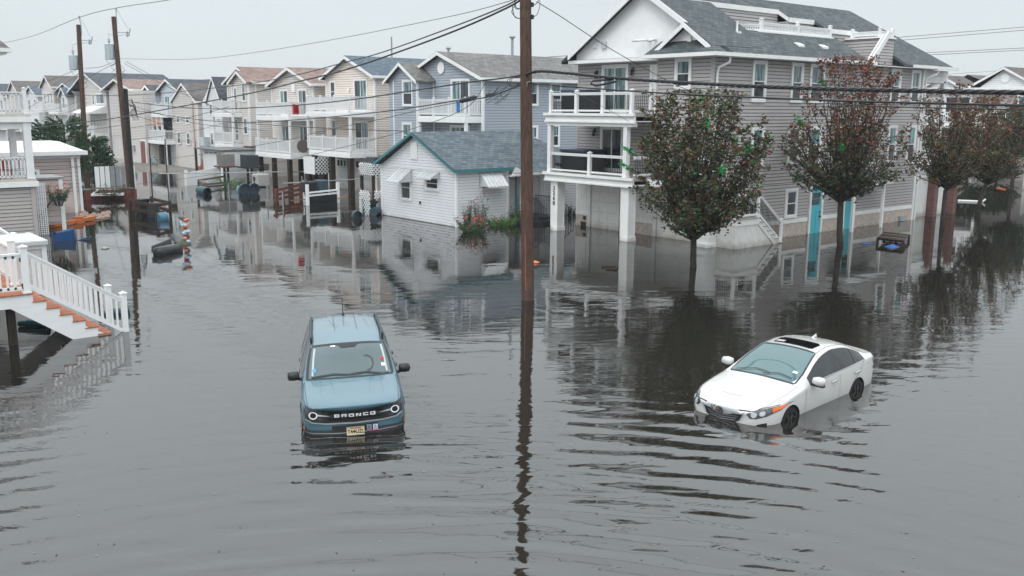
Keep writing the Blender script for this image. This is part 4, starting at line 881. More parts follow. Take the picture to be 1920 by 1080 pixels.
balcony(H, 31.6, 33.4, 129.5, 134.5, 5.1); balcony(H, 31.6, 33.4, 129.5, 134.5, 2.4, pz=-.5); window(H, 'X', 33.4, 133.0, 134.2, 5.3, 7.0, 'slider', .08); window(H, 'X', 32.6, 130.2, 131.2, 5.5, 7.0, 'hung', .08, up=G_DARK); window(H, 'X', 33.4, 132.6, 134.2, 2.6, 4.6, 'slider', .08)
H = thing('row_house', (39, 140, 0), 'tall beige house with pointed gable, brown roof and narrow dark windows, far up the lane', 'house', 'tall narrow houses in a row along the flooded lane')
house_body(H, 33.0, 137.3, 143.2, 42, 8.4, 140.2, 9.8, [S_BEIGE, S_BEIGED], R_BROWN, ov=.3)
for a in (137.7, 139.4, 141.3): window(H, 'X', 33.0, a, a+.8, 6.0, 7.6, 'hung', .08, up=G_DARK); window(H, 'X', 33.0, a, a+.8, 3.1, 4.7, 'hung', .08, up=G_DARK)
balcony(H, 31.6, 33.0, 137.4, 142.5, 5.4); balcony(H, 31.6, 33.0, 137.4, 142.5, 2.6, pz=-.5)
for (Y0, Y1, zr, rm, S, lab) in ((146, 153, 8.6, R_BLUE2, [S_PW, S_PWD], 'white house with slate-blue roof beyond the tall pointed gable'), (156, 165, 9.5, R_BROWN, [S_GREY, S_GREYD], 'far grey house with brown ridge above the white balcony railing'), (168, 180, 9.3, R_DARK, [S_PW, S_PWD], 'farthest house with dark green-grey roof at the left edge')):
    H = thing('row_house', (39, (Y0+Y1)/2, 0), lab, 'house', 'tall narrow houses in a row along the flooded lane')
    house_body(H, 33.0, Y0, Y1, 42, 7.3, (Y0+Y1)/2, zr, S, rm, ov=.3)
    window(H, 'X', 33.0, Y0+1, Y0+2.2, 5.2, 6.8, 'hung', .08, up=G_DARK); window(H, 'X', 33.0, Y1-2.6, Y1-1.4, 5.2, 6.8, 'hung', .08, up=G_DARK); window(H, 'X', 33.0, Y0+1, Y0+2.2, 2.6, 4.2, 'hung', .08, up=G_DARK); balcony(H, 31.8, 33.0, Y0+.5, Y1-.5, 2.4)
# long roofs of the street behind the row
for i, (x0, x1, y0, y1, ze, zr, rm, S, lab) in enumerate((
    (56, 62, 120, 160, 8.4, 10.2, R_DARK, S_PW, 'long low dark roof with a pale eave behind the red roof'),
    (56, 66, 84, 108, 8.0, 9.9, R_WARM, S_BEIGE, 'flat-topped tan roof behind the two red-brown roofs'),)):
    H = thing('background_house', ((x0+x1)/2, (y0+y1)/2, 0), lab, 'house')
    b = MB(); b.box(x0, y0, -.5, x1, y1, ze); b.build('wall', S, H); f = MB(); m = (x0+x1)/2
    f.poly([(x0-.4, y0-.4, ze), (x1+.4, y0-.4, ze), (x1+.4, y1+.4, ze), (x0-.4, y1+.4, ze), (m, y0+3, zr), (m, y1-3, zr)], [(0, 4, 5, 3), (1, 2, 5, 4), (0, 1, 4), (2, 3, 5), (0, 3, 2, 1)]); r = f.build('roof', rm, H)
    t = MB(); t.box(x0-.45, y0-.45, ze-.3, x1+.45, y1+.45, ze-.01); t.build('fascia', W_, r); pipe(H, m, y0+6, zr-.3, zr+1.0, .12); pipe(H, m, y0+9, zr-.3, zr+.7, .1)
# ------------------------------------------------------------------ houses at the right edge
def right_house():
    p = PD(1880, 155, 78); q = PD(1842, 155, 78); X = p.x
    H = thing('row_house', (X+5, p.y, 0), 'white-gabled house with round vent and brown roof at the right edge, balcony above the trees', 'house')
    yl, yr = p.y-2.9, p.y+2.4
    wl = house_body(H, X, p.y-3.0, p.y+1.9, X+14, 7.7, p.y-.1, 9.3, [S_PW, S_PWD], R_BROWN, ov=.3, zbl=7.2, ground=S_TAN)
    b = MB(); b.box(X+.02, p.y-6, -.5, X+14, p.y+7.6, 7.6); b.build('lower_storeys', S_TAN, H)
    f = MB(); f.box(X-.6, p.y-6.4, 7.45, X+14, p.y+8, 7.72); f.build('eave_board', W_, H)
    bump_gable(H, X-.3, X+.2, p.y+3.0, p.y+6.9, 7.7, 8.75, [S_PW, S_PWD], R_BROWN, zb=7.7)
    b = MB(); b.lathe((X-.03, p.y-.2, 8.45), [(.36, 0), (.36, .05), (.26, .06), (.26, .03)], 18, (-1, 0, 0)); b.build('round_vent', W_, H)
    window(H, 'X', X, p.y-3.3, p.y-1.3, 5.2, 7.1, 'slider', .14, up=G_CURT, lo=G_CURT); window(H, 'X', X, p.y+2.4, p.y+4.8, 5.2, 7.1, 'slider', .14, up=G_DARK)
    balcony(H, X-2.0, X, p.y-6, p.y+7, 4.7, st=.16); b = MB(); b.box(X-1.9, p.y-6, -.5, X-1.7, p.y-5.8, 4.4); b.box(X-1.9, p.y+.4, -.5, X-1.7, p.y+.6, 4.4); b.build('porch_post', W_, H)
right_house()
for (px, dep, wd, ze, zr, rm, S, lab) in ((1775, 115, 26, 7.2, 9.6, R_DARK, S_TAN, 'grey-roofed house seen under the rear porch of the taupe house'), (1815, 100, 7, 8.1, 9.6, R_BROWN, S_PW, 'small brown-roofed gable beyond the white-gabled house')):
    p = PD(px, 170, dep)
    H = thing('background_house', (p.x, p.y, 0), lab, 'house')
    b = MB(); b.box(p.x, p.y-wd/2, -.5, p.x+9, p.y+wd/2, ze); b.build('wall', S, H)
    f = MB()
    if wd > 10: f.poly([(p.x-.4, p.y-wd/2, ze), (p.x+9, p.y-wd/2, ze), (p.x+9, p.y+wd/2, ze), (p.x-.4, p.y+wd/2, ze), (p.x+4.5, p.y-wd/2+1, zr), (p.x+4.5, p.y+wd/2-1, zr)], [(0, 4, 5, 3), (1, 2, 5, 4), (0, 1, 4), (2, 3, 5)])
    else: f.poly([(p.x-.4, p.y-wd/2, ze), (p.x+9, p.y-wd/2, ze), (p.x+9, p.y+wd/2, ze), (p.x-.4, p.y+wd/2, ze), (p.x-.4, p.y, zr), (p.x+9, p.y, zr)], [(0, 1, 5, 4), (2, 3, 4, 5)])
    f.build('roof', rm, H); t = MB(); t.box(p.x-.45, p.y-wd/2, ze-.2, p.x-.38, p.y+wd/2, ze); t.build('fascia', W_, H)
# white fence panels far right
for i in range(6):
    p = PZ(1880, 352); f = MB(); y0 = p.y-1.5-i*2.45
    for k in range(20): f.box(p.x, y0-2.4+k*.12, -.5, p.x+.05, y0-2.4+k*.12+.105, 1.75)
    f.box(p.x-.03, y0-2.4, 1.75, p.x+.08, y0, 1.85); f.box(p.x-.05, y0-.06, -.5, p.x+.1, y0+.06, 1.95)
    tag(f.build('fence_panel', WG), 'tall white vinyl fence panel standing in water at the right edge, behind the green tree', 'fence', 'white fence panels at the right edge')
# ------------------------------------------------------------------ near left: taupe house with decks, small beige house, shed
def left_house():
    H = thing('left_house', (6, 47, 0), 'taupe-grey house cut off by the left edge with two stacked white balconies', 'house')
    YF = 45.6
    b = MB(); b.box(-6, YF+.03, -.8, 9.8, 52, 2.3); wl = b.build('wall', S_TAN, H)
    l = MB(); laps(l, 'Y', YF, -6, 9.8, -.05, 2.2, .165); laps(l, 'Y', YF+1.8, -6, 8.4, 2.6, 8.0, .165); l.build('siding', [S_TAN, S_TAND], wl)
    c = MB(); c.box(9.68, YF-.05, -.8, 9.86, YF+.12, 2.25); build_split(c, 'corner_board', S_TAN, wl)
    b = MB(); b.box(-6, YF+1.83, 2.5, 8.4, 52, 8.0); b.build('wall', S_TAN, H)
    for z in (2.56, 5.38):
        d = MB(); d.box(-6, YF-.1, z-.14, 9.95, YF+1.9, z); dk = d.build('deck', paint('tan_deck_edge', (.52, .48, .43), .6), H)
        t = MB(); t.box(-6, YF-.16, z-.34, 10.02, YF-.1, z-.12); t.box(9.95, YF-.1, z-.34, 10.02, YF+1.9, z-.12); t.build('fascia', W_, dk)
        xs = [9.78, 7.6, 5.4]
        for i, x in enumerate(xs):
            if z > 4 or i: post(H, (x, YF+.03, z), 1.1, .16)
        for i in range(2): railing(H, (xs[i+1]+.08, YF+.03, z), (xs[i]-.08, YF+.03, z), .98, True, .145, bw=.05)
        railing(H, (9.78, YF+.1, z), (9.78, YF+1.8, z), .98, True, .145)
    post(H, (9.75, YF+.05, 2.56), 2.5, .3, cap=False); post(H, (9.5, YF+1.75, 2.56), 2.5, .26, cap=False); b = MB(); b.box(-6, YF, 4.75, 9.9, YF+.2, 5.06); b.box(9.5, YF-.02, 4.72, 9.95, YF+.26, 5.06); build_split(b, 'beam', W_, H)
    window(H, 'Y', YF+1.8, 5.8, 8.2, 2.6, 4.7, 'slider', .12, up=G_CURT); window(H, 'Y', YF+1.8, 5.8, 8.2, 5.45, 7.5, 'slider', .12, up=G_CURT)
    f = MB(); f.poly([(-6, YF-.3, 8.15), (9.35, YF-.3, 8.15), (8.6, YF+3, 9.6), (-6, YF+3, 9.6)], [(0, 1, 2, 3)]); f.poly([(9.35, YF-.3, 8.15), (9.35, 52, 8.15), (8.6, YF+3, 9.6)], [(0, 1, 2)]); r = f.build('roof', R_BROWN, H); t = MB(); t.box(-6, YF-.36, 8.0, 9.4, YF-.3, 8.16); t.box(9.35, YF-.3, 8.0, 9.41, 52, 8.16); t.box(-6, YF-.2, 7.9, 9.2, YF+1.9, 8.0); t.build('fascia', W_, r)
left_house()
def chair(loc, rz, m, label, grp):
    t = thing('patio_chair', loc, label, 'chair', grp, rz)
    b = MB(); b.box(-.28, -.28, .38, .28, .28, .43); b.build('seat', m, t, local=True); b = MB(); b.box(-.28, .25, .43, .28, .3, .95); b.build('backrest', m, t, local=True)
    for x in (-.25, .25):
        for y in (-.25, .25): b = MB(); b.box(x-.02, y-.02, 0, x+.02, y+.02, .38); b.build('leg', m, t, local=True)
    return t
chair((8.75, 46.2, 2.56), .3, paint('red_plastic', (.30, .03, .025), .4), 'dark red chair behind the lower railing of the left house', None)
b = MB()
for i in range(7): b.box(8.9+i*.12, 45.2, -.8, 8.93+i*.12, 45.23, 2.0)
H = thing('beige_annex', (12, 56, 0), 'small flat-roofed beige house with white downpipe beside the left balconies', 'small house')
b = MB(); b.box(10.5, 54.63, -.8, 14.1, 60, 3.3); wl = b.build('wall', S_PINK, H); l = MB(); laps(l, 'Y', 54.6, 10.4, 14.1, 1.0, 3.3, .2, joint=.03); l.build('siding', [S_PINK, S_PINKD], wl)
b = MB(); b.box(10.5, 54.57, -.8, 14.08, 54.6, 1.0); b.build('plinth', paint('pink_plaster', (.60, .49, .46), .8, .08, dirt=(.35, .25, .22), dirtz=.4), H)
b = MB(); b.poly([(10.2, 54.3, 3.35), (14.45, 54.3, 3.35), (13.8, 57, 3.8), (10.2, 57, 3.8), (14.45, 60, 3.35), (13.8, 59, 3.8), (10.2, 59, 3.8)], [(0, 1, 2, 3), (1, 4, 5, 2), (3, 2, 5, 6)]); r = b.build('roof', paint('pale_membrane', (.55, .55, .53), .7), H)
t = MB(); t.box(10.2, 54.22, 3.15, 14.52, 54.3, 3.36); t.box(14.45, 54.3, 3.15, 14.53, 60, 3.36); t.box(10.3, 54.5, 2.98, 14.2, 54.59, 3.14); build_split(t, 'gutter', W_, r)
b = MB(); b.box(13.7, 54.45, -.8, 13.84, 54.57, 3.2); b.box(14.02, 54.52, -.8, 14.16, 54.62, 3.1); build_split(b, 'downspout', W_, H); window(H, 'Y', 54.6, 10.9, 12.1, 1.8, 2.45, 'hung', .12)
H = thing('garden_shed', (11, 47.5, 0), 'small tan shingle shed with white corner post beside a rose bush', 'shed')
b = MB(); b.box(9.95, 47.03, .3, 11.32, 49, 2.45); wl = b.build('wall', S_PINK, H); l = MB(); laps(l, 'Y', 47.0, 9.95, 11.3, .42, 2.4, .28, joint=.02); l.build('siding', [S_PINK, S_PINKD], wl)
b = MB(); b.box(11.18, 46.94, -.6, 11.36, 47.0, 2.4); b.box(11.3, 47.0, -.6, 11.37, 47.2, 2.4); build_split(b, 'corner_board', W_, H); b = MB(); b.box(9.8, 46.9, 2.42, 11.45, 49.1, 2.5); b.build('roof', paint('grey_edge', (.3, .3, .3), .7), H)
# lattice strip by the house corner
b = MB()
for k in range(26): b.bar((9.95+.0, 45.9, 2.3-k*.09), (10.35, 45.9, 2.3-k*.09-.02), .03, .03)
for k in range(5): b.bar((9.97+k*.09, 45.88, 2.35), (9.97+k*.09, 45.88, -.1), .03, .03)
tag(b.build('garden_trellis', WR), 'narrow white lattice panel between the left house and the shed', 'lattice')
# ------------------------------------------------------------------ near-left deck and stair
def near_deck():
    H = thing('stair_deck', (4.5, 25.2, 0), 'white-railed deck with red-brown boards and a stair running down into the flood', 'deck stairs')
    Y0, Y1, XE, ZD = 24.4, 25.75, 5.0, 1.28
    d = MB()
    for i in range(9): d.box(-4, Y0-.06+i*.15, ZD-.03, XE+.03, Y0-.06+i*.15+.142, ZD)
    for i in range(16): d.box(XE-.01-i*.15-.142, Y1+.0, ZD-.03, XE-.01-i*.15, 30.5, ZD)
    d.build('deck_board', DECKW, H)
    f = MB(); f.box(-4, Y0-.03, ZD-.33, XE, Y0, ZD-.032); f.box(XE-.03, Y0, ZD-.33, XE, 30.5, ZD-.032); f.box(-4, Y0+.001, ZD-.3, XE-.031, 30.5, ZD-.2); f.build('fascia', WR, H)
    N, X0, X1 = 6, XE, 6.75
    tr = MB(); st = MB(); rs = MB(); dx = .285; dz = .205
    for i in range(N+1):
        x = X0+i*dx; z = ZD-(i+1)*dz
        if i < N:
            tr.box(x-.01, Y0-.06, z-.03, x+dx+.03, Y0+.62, z); tr.box(x-.01, Y0+.63, z-.03, x+dx+.03, Y1+.05, z)
            rs.box(x, Y0+.02, z, x+.018, Y1-.03, z+dz-.031)
    for y in (Y0-.04, Y1):
        pts = [(X0-.01, ZD-.33), (X0-.01, ZD-.035)]
        for i in range(N): x = X0+i*dx; z = ZD-(i+1)*dz-.032; pts += [(x+.0, z), (x+dx, z)]
        poly = [(X0-.55, ZD-.33)]
        v = []
        for i in range(N):
            x = X0+i*dx; z = ZD-(i+1)*dz-.032; st.box(x, y, max(z-.30, -.5)-.0, x+dx, y+.04, z)
        st.prism([(X0-.5, ZD-.331), (X0, ZD-.331), (X0, ZD-.55), (X0+.0, ZD-.62)], 'Y', y, y+.04)
        st.prism([(X0-.5, ZD-.331), (X0+.02, ZD-.331-.0), (X0+N*dx+.1, -.10), (X0+N*dx+.1, -.5), (X0+N*dx-.3, -.42)], 'Y', y+.002, y+.038)
    tr.build('tread', DECKW, H); build_split(st, 'stringer', WR, H); rs.build('riser', WR, H)
    post(H, (4.9, Y0+.03, ZD), 1.12, .15); post(H, (4.9, Y1-.02, ZD), 1.12, .15); post(H, (7.12, Y0+.03, -.5), 1.5, .13); post(H, (7.12, Y1-.02, -.5), 1.5, .13)
    railing(H, (4.98, Y0+.03, ZD-.0), (7.06, Y0+.03, -.10), 1.02, True, .118, bw=.045); railing(H, (4.98, Y1-.02, ZD), (7.06, Y1-.02, -.10), 1.02, True, .118, bw=.045)
    railing(H, (2.6, Y0+.03, ZD), (4.82, Y0+.03, ZD), 1.0, True, .15, bw=.05); post(H, (2.5, Y0+.03, ZD), 1.12, .15)
    railing(H, (4.9, Y1+.06, ZD), (4.9, 29.0, ZD), 1.0, True, .15, bw=.05); post(H, (4.9, 29.05, ZD), 1.12, .15)
    hg = MB(); hg.box(4.80, Y0-.0, ZD+.12, 4.825, Y0+.06, ZD+.24); hg.box(4.80, Y0-.0, ZD+.78, 4.825, Y0+.06, ZD+.88); build_split(hg, 'hinge', BLACK, H)
    for x, y in ((4.55, 24.7), (2.2, 24.7), (4.5, 28)): b = MB(); b.box(x-.09, y-.09, -.8, x+.09, y+.09, ZD-.3); b.build('support_post', PILE, H)
near_deck()
# white storage enclosure behind the deck and the stair rail beyond it
H = thing('storage_shed', (5.9, 32, 0), 'low white vinyl shed box with pale grey panels behind the deck railing', 'shed')
b = MB(); b.box(4.5, 31.05, -.8, 6.8, 33.0, 1.60); b.build('panel', paint('grey_vinyl', (.60, .57, .55), .5), H)
b = MB(); b.box(4.4, 30.95, 1.60, 6.92, 33.1, 1.68); b.box(4.4, 30.9, 1.55, 6.92, 30.95, 1.66); b.build('roof', paint('dull_white', (.50, .50, .50), .6, .08), H)
b = MB(); b.box(6.74, 31.0, -.8, 6.88, 31.1, 1.60); b.box(6.8, 31.1, 1.40, 6.87, 33.0, 1.6); b.box(6.74, 32.95, -.8, 6.88, 33.06, 1.7); b.box(4.5, 31.0, 1.42, 6.74, 31.05, 1.60); b.build('frame', WR, H)
H = thing('back_stair_rail', (6, 37, 0), 'sloping white railing with capped posts beyond the white shed box', 'railing')
q = PD(24, 438, 36); q2 = PD(38, 443, 35.5); q0 = PD(-12, 422, 36.5)
railing(H, (q0.x, q0.y, q0.z-.85), (q.x-.05, q.y, q.z-.95), .9, True, .13); post(H, (q.x, q.y, -.5), q.z+.5, .2); post(H, (q2.x, q2.y, -.5), q2.z+.5, .2)
# ------------------------------------------------------------------ cars
def loft_car(name, stations, mats, side_glass, wind, rear, pillar, wheels, wr, crease_rows=(4,), sweep=(0.22, 0.14)):
    """body lofted through half sections, smoothed, with real wheel wells cut in; returns evaluated pieces by material index
    mats: 0 paint, 1 dark, 2 windshield, 3 side glass, 4 rear glass"""
    bm = bmesh.new(); n = len(stations); rows = len(stations[0][1]); V = []
    xf = stations[0][0]; xr = stations[-1][0]
    for (x, pts) in stations:
        ring = []
        full = [(-y, z) for (y, z) in pts[::-1]][:-1] if False else None
        left = [(y, z) for (y, z) in pts]
        for (y, z) in left:
            kf = max(0, 1-(xf-x)/1.0); kr = max(0, 1-(x-xr)/0.9); s = (abs(y)/.9)**2.4
            ring.append(bm.verts.new((x-sweep[0]*kf*s+sweep[1]*kr*s, y, z)))
        for (y, z) in left[-2:0:-1]:
            kf = max(0, 1-(xf-x)/1.0); kr = max(0, 1-(x-xr)/0.9); s = (abs(y)/.9)**2.4
            ring.append(bm.verts.new((x-sweep[0]*kf*s+sweep[1]*kr*s, -y, z)))
        V.append(ring)
    m = len(V[0]); cl = bm.edges.layers.float.new('crease_edge')
    for i in range(n-1):
        for k in range(m):
            f = bm.faces.new((V[i][k], V[i][(k+1) % m], V[i+1][(k+1) % m], V[i+1][k])); f.smooth = True
            r = k if k < rows-1 else m-1-k      # row index of the strip
            xa, xb = stations[i][0], stations[i+1][0]; xm = (xa+xb)/2; mi = 0
            if r == 4:
                for (a, b) in side_glass:
                    if b < xm < a: mi = 3
                for (a, b) in pillar:
                    if b < xm < a: mi = 1
            if r >= 6:
                if wind[1] < xm < wind[0]: mi = 2
                if rear[1] < xm < rear[0]: mi = 4
            if r == 0: mi = 1
            f.material_index = mi
    fa = bm.faces.new(V[0][::-1]); fb = bm.faces.new(V[-1]); fa.smooth = fb.smooth = True
    for i in range(n-1):
        for k in range(m):
            rr = k if k < rows else m-k
            e = bm.edges.get((V[i][k], V[i+1][k]))
            if rr in crease_rows: e[cl] = 0.55
            if rr == 6 and (wind[1] < (stations[i][0]+stations[i+1][0])/2 < wind[0] or rear[1] < (stations[i][0]+stations[i+1][0])/2 < rear[0]): e[cl] = 0.7
            if rr == 5: e[cl] = max(e[cl], 0.5)
    for ring, c in ((V[0], .35), (V[-1], .35)):
        for k in range(m): bm.edges.get((ring[k], ring[(k+1) % m]))[cl] = c
    for i, (x, _) in enumerate(stations):
        if abs(x-wind[0]) < .01 or abs(x-wind[1]) < .01 or abs(x-rear[0]) < .01 or abs(x-rear[1]) < .01:
            for k in range(6, m-5): bm.edges.get((V[i][k], V[i][(k+1) % m]))[cl] = 0.6
        if any(abs(x-a) < .01 or abs(x-b) < .01 for a, b in side_glass):
            for k in (4, m-5): bm.edges.get((V[i][k], V[i][(k+1) % m]))[cl] = 0.8
    bmesh.ops.recalc_face_normals(bm, faces=bm.faces)
    me = bpy.data.meshes.new(name); bm.to_mesh(me); bm.free()
    for mt in mats: me.materials.append(mt)
    ob = bpy.data.objects.new(name+'_src', me); col.objects.link(ob)
    md = ob.modifiers.new('s', 'SUBSURF'); md.levels = 3; md.render_levels = 3
    tmp = [ob]
    for (wx, wz) in wheels:
        for sgn in (1, -1):
            c = MB(); c.lathe((wx, sgn*.60, wz), [(wr, 0), (wr, .6)], 28, (0, sgn, 0)); cm = bpy.data.meshes.new('c'); cm.from_pydata(c.v, [], c.f)
            b2 = bmesh.new(); b2.from_mesh(cm); bmesh.ops.recalc_face_normals(b2, faces=b2.faces); b2.to_mesh(cm); b2.free()
            for mt in mats: cm.materials.append(mt)
            for p in cm.polygons: p.material_index = 1
            co = bpy.data.objects.new('cut', cm); col.objects.link(co); tmp.append(co)
            bd = ob.modifiers.new('b', 'BOOLEAN'); bd.object = co; bd.operation = 'DIFFERENCE'; bd.solver = 'EXACT'
    bpy.context.view_layer.update()
    dg = bpy.context.evaluated_depsgraph_get(); ev = bpy.data.meshes.new_from_object(ob.evaluated_get(dg))
    for o in tmp: bpy.data.objects.remove(o)
    bm = bmesh.new(); bm.from_mesh(ev); bvh = BVHTree.FromBMesh(bm)
    return bm, bvh
def split_car(bm, mats, root):
    """one object per kind of surface: body (paint + dark wells) and every separate pane"""
    out = {}
    def sub(idx, name, ms):
        b = bm.copy(); dele = [f for f in b.faces if f.material_index not in idx]; bmesh.ops.delete(b, geom=dele, context='FACES')
        if name == 'body':
            for f in b.faces: f.smooth = True
            for e in b.edges:
                if len(e.link_faces) == 2 and e.calc_face_angle(0) > .7: e.smooth = False
            me = bpy.data.meshes.new(name); b.to_mesh(me); b.free()
            for m in mats: me.materials.append(m)
            o = bpy.data.objects.new(name, me); col.objects.link(o); o.parent = root; return [o]
        res = []; left = set(b.faces)
        while left:
            seed = left.pop(); comp = {seed}; st = [seed]
            while st:
                f = st.pop()
                for e in f.edges:
                    for g in e.link_faces:
                        if g in left: left.discard(g); comp.add(g); st.append(g)
            vs = {}; me = bpy.data.meshes.new(name); vv = []; ff = []
            for f in comp:
                q = []
                for v in f.verts:
                    if v not in vs: vs[v] = len(vv); vv.append(tuple(v.co))
                    q.append(vs[v])
                ff.append(q)
            me.from_pydata(vv, [], ff)
            for p in me.polygons: p.use_smooth = True
            me.materials.append(ms); o = bpy.data.objects.new(name, me); col.objects.link(o); o.parent = root; res.append(o)
        b.free(); return res
    sub((0, 1), 'body', None); sub((2,), 'windshield', mats[2]); sub((3,), 'side_window', mats[3]); sub((4,), 'rear_window', mats[4])
def patch(bvh, poly, axis, sgn, off, step=.06, name='trim', mat=None, par=None, thick=0.0):
    """outline laid on the bodywork: poly in the two other coordinates, seen along the axis"""
    bm = bmesh.new(); vs = [bm.verts.new((p[0], p[1], 0)) for p in poly]; bm.faces.new(vs)
    for c in (0, 1):
        lo = min(p[c] for p in poly); hi = max(p[c] for p in poly); t = lo+step
        while t < hi-.001:
            no = [0, 0, 0]; no[c] = 1; co = [0, 0, 0]; co[c] = t
            bmesh.ops.bisect_plane(bm, geom=bm.verts[:]+bm.edges[:]+bm.faces[:], plane_co=co, plane_no=no, dist=1e-5); t += step
    ok = True; last = None
    for v in bm.verts:
        a, b = v.co.x, v.co.y
        if axis == 'x': o = Vector((5*sgn, a, b)); d = Vector((-sgn, 0, 0))
        elif axis == 'y': o = Vector((a, 5*sgn, b)); d = Vector((0, -sgn, 0))
        else: o = Vector((a, b, 5)); d = Vector((0, 0, -1))
        h = bvh.ray_cast(o, d)
        if h[0] is None: h = bvh.find_nearest(o+d*3)
        n = h[1] if h[1].dot(d) < 0 else -h[1]
        v.co = h[0]+n*off
    bmesh.ops.recalc_face_normals(bm, faces=bm.faces)
    if thick: bmesh.ops.solidify(bm, geom=bm.faces[:], thickness=thick)
    for f in bm.faces: f.smooth = True
    me = bpy.data.meshes.new(name); bm.to_mesh(me); bm.free(); me.materials.append(mat)
    o = bpy.data.objects.new(name, me); col.objects.link(o); o.parent = par; return o
def ringpoly(cx, cy, r0, r1, a0=0, a1=360, n=28):
    o = [(cx+r1*math.cos(R(a0+(a1-a0)*i/n)), cy+r1*math.sin(R(a0+(a1-a0)*i/n))) for i in range(n+1)]
    i_ = [(cx+r0*math.cos(R(a0+(a1-a0)*i/n)), cy+r0*math.sin(R(a0+(a1-a0)*i/n))) for i in range(n+1)]
    return o+i_[::-1]
def strip(pts, w):
    L = []; Rr = []
    for i, p in enumerate(pts):
        a = Vector(pts[max(i-1, 0)]); b = Vector(pts[min(i+1, len(pts)-1)]); d = (b-a).normalized(); n = Vector((-d.y, d.x))*(w/2)
        L.append((p[0]+n.x, p[1]+n.y)); Rr.append((p[0]-n.x, p[1]-n.y))
    return L+Rr[::-1]
def seam(bvh, pts, axis, sgn, par, w=.009, mat=None, off=.002, name='panel_gap'): return patch(bvh, strip(pts, w), axis, sgn, off, .08, name, mat or BLACK, par)
def wheel(root, x, y, z, r, sgn, rimmat, rings=5):
    t = MB(); t.lathe((x, y-sgn*.21, z), [(r*.62, 0), (r*.93, .0), (r, .03), (r, .17), (r*.93, .205), (r*.66, .21), (r*.64, .17)], 28, (0, sgn, 0))
    w_ = bpy.data.objects.new('wheel', None); col.objects.link(w_); w_.parent = root
    tt = t.build('tyre', paint('tyre_rubber', (.012, .012, .013), .7), w_, smooth=True, local=True, autosmooth=.6)
    k = MB(); k.lathe((x, y-sgn*.08, z), [(r*.64, 0), (r*.64, .02), (r*.60, .06)], 28, (0, sgn, 0))
    for i in range(7):
        a = 2*math.pi*i/7; k.bar((x+.03*math.cos(a), y+sgn*.0, z+.03*math.sin(a)), (x+r*.62*math.cos(a), y-sgn*.01, z+r*.62*math.sin(a)), .035, .03, up=(0, 1, 0))
    k.lathe((x, y-sgn*.03, z), [(.07, 0), (.05, .04)], 14, (0, sgn, 0)); k.build('rim', rimmat, w_, local=True)
def car_text(bvh, s, size, mat, par, cy, cz, sx=1.0, off=.014, bold=.0, flat_x=None, name='lettering'):
    M = Matrix.Identity(4); o = text_mesh(s, name, size, mat, par, M, .0, sx, bold)
    for v in o.data.vertices:
        y = cy+v.co.x; z = cz+v.co.y     # seen from the front the text reads along +y
        if flat_x is not None: v.co = (flat_x, y, z); continue
        h = bvh.ray_cast(Vector((5, y, z)), Vector((-1, 0, 0))); v.co = (h[0].x+off, y, z)
    return o
PW = paint('pearl_white_paint', (.54, .53, .51), .22, .015, 1.5, coat=1.0, dirt=(.45, .42, .37), dirtz=.0)
PB = paint('storm_blue_paint', (.048, .122, .158), .35, .04, 2, coat=1.0, dirt=(.12, .13, .13), dirtz=.0)
WIND = glass('windscreen', (.045, .07, .075), (.10, .14, .145), .03, 1.6, 1.0, .3, True)
WIND2 = glass('windscreen_teal', (.06, .12, .125), (.085, .155, .16), .03, 1.6, .35, .3, True)
TINT = glass('tinted_glass', (.008, .009, .01), (.02, .024, .028), .03, 1.5)
CHROME = paint('chrome', (.50, .53, .56), .15, .08, metal=.35); SATIN = paint('satin_silver', (.42, .43, .44), .3, .05, metal=.6)
LENS = paint('lamp_lens', (.35, .37, .38), .08, .25, 14, spec=.7); LENSD = paint('lamp_housing_dark', (.04, .045, .05), .12, .5, 20, spec=.8)
AMBER = paint('amber_lens', (.62, .13, .03), .15, .1); REDL = paint('red_lens', (.45, .015, .015), .15, .1); GLOW = paint('white_lamp_ring', (.9, .9, .9), .2, .02)
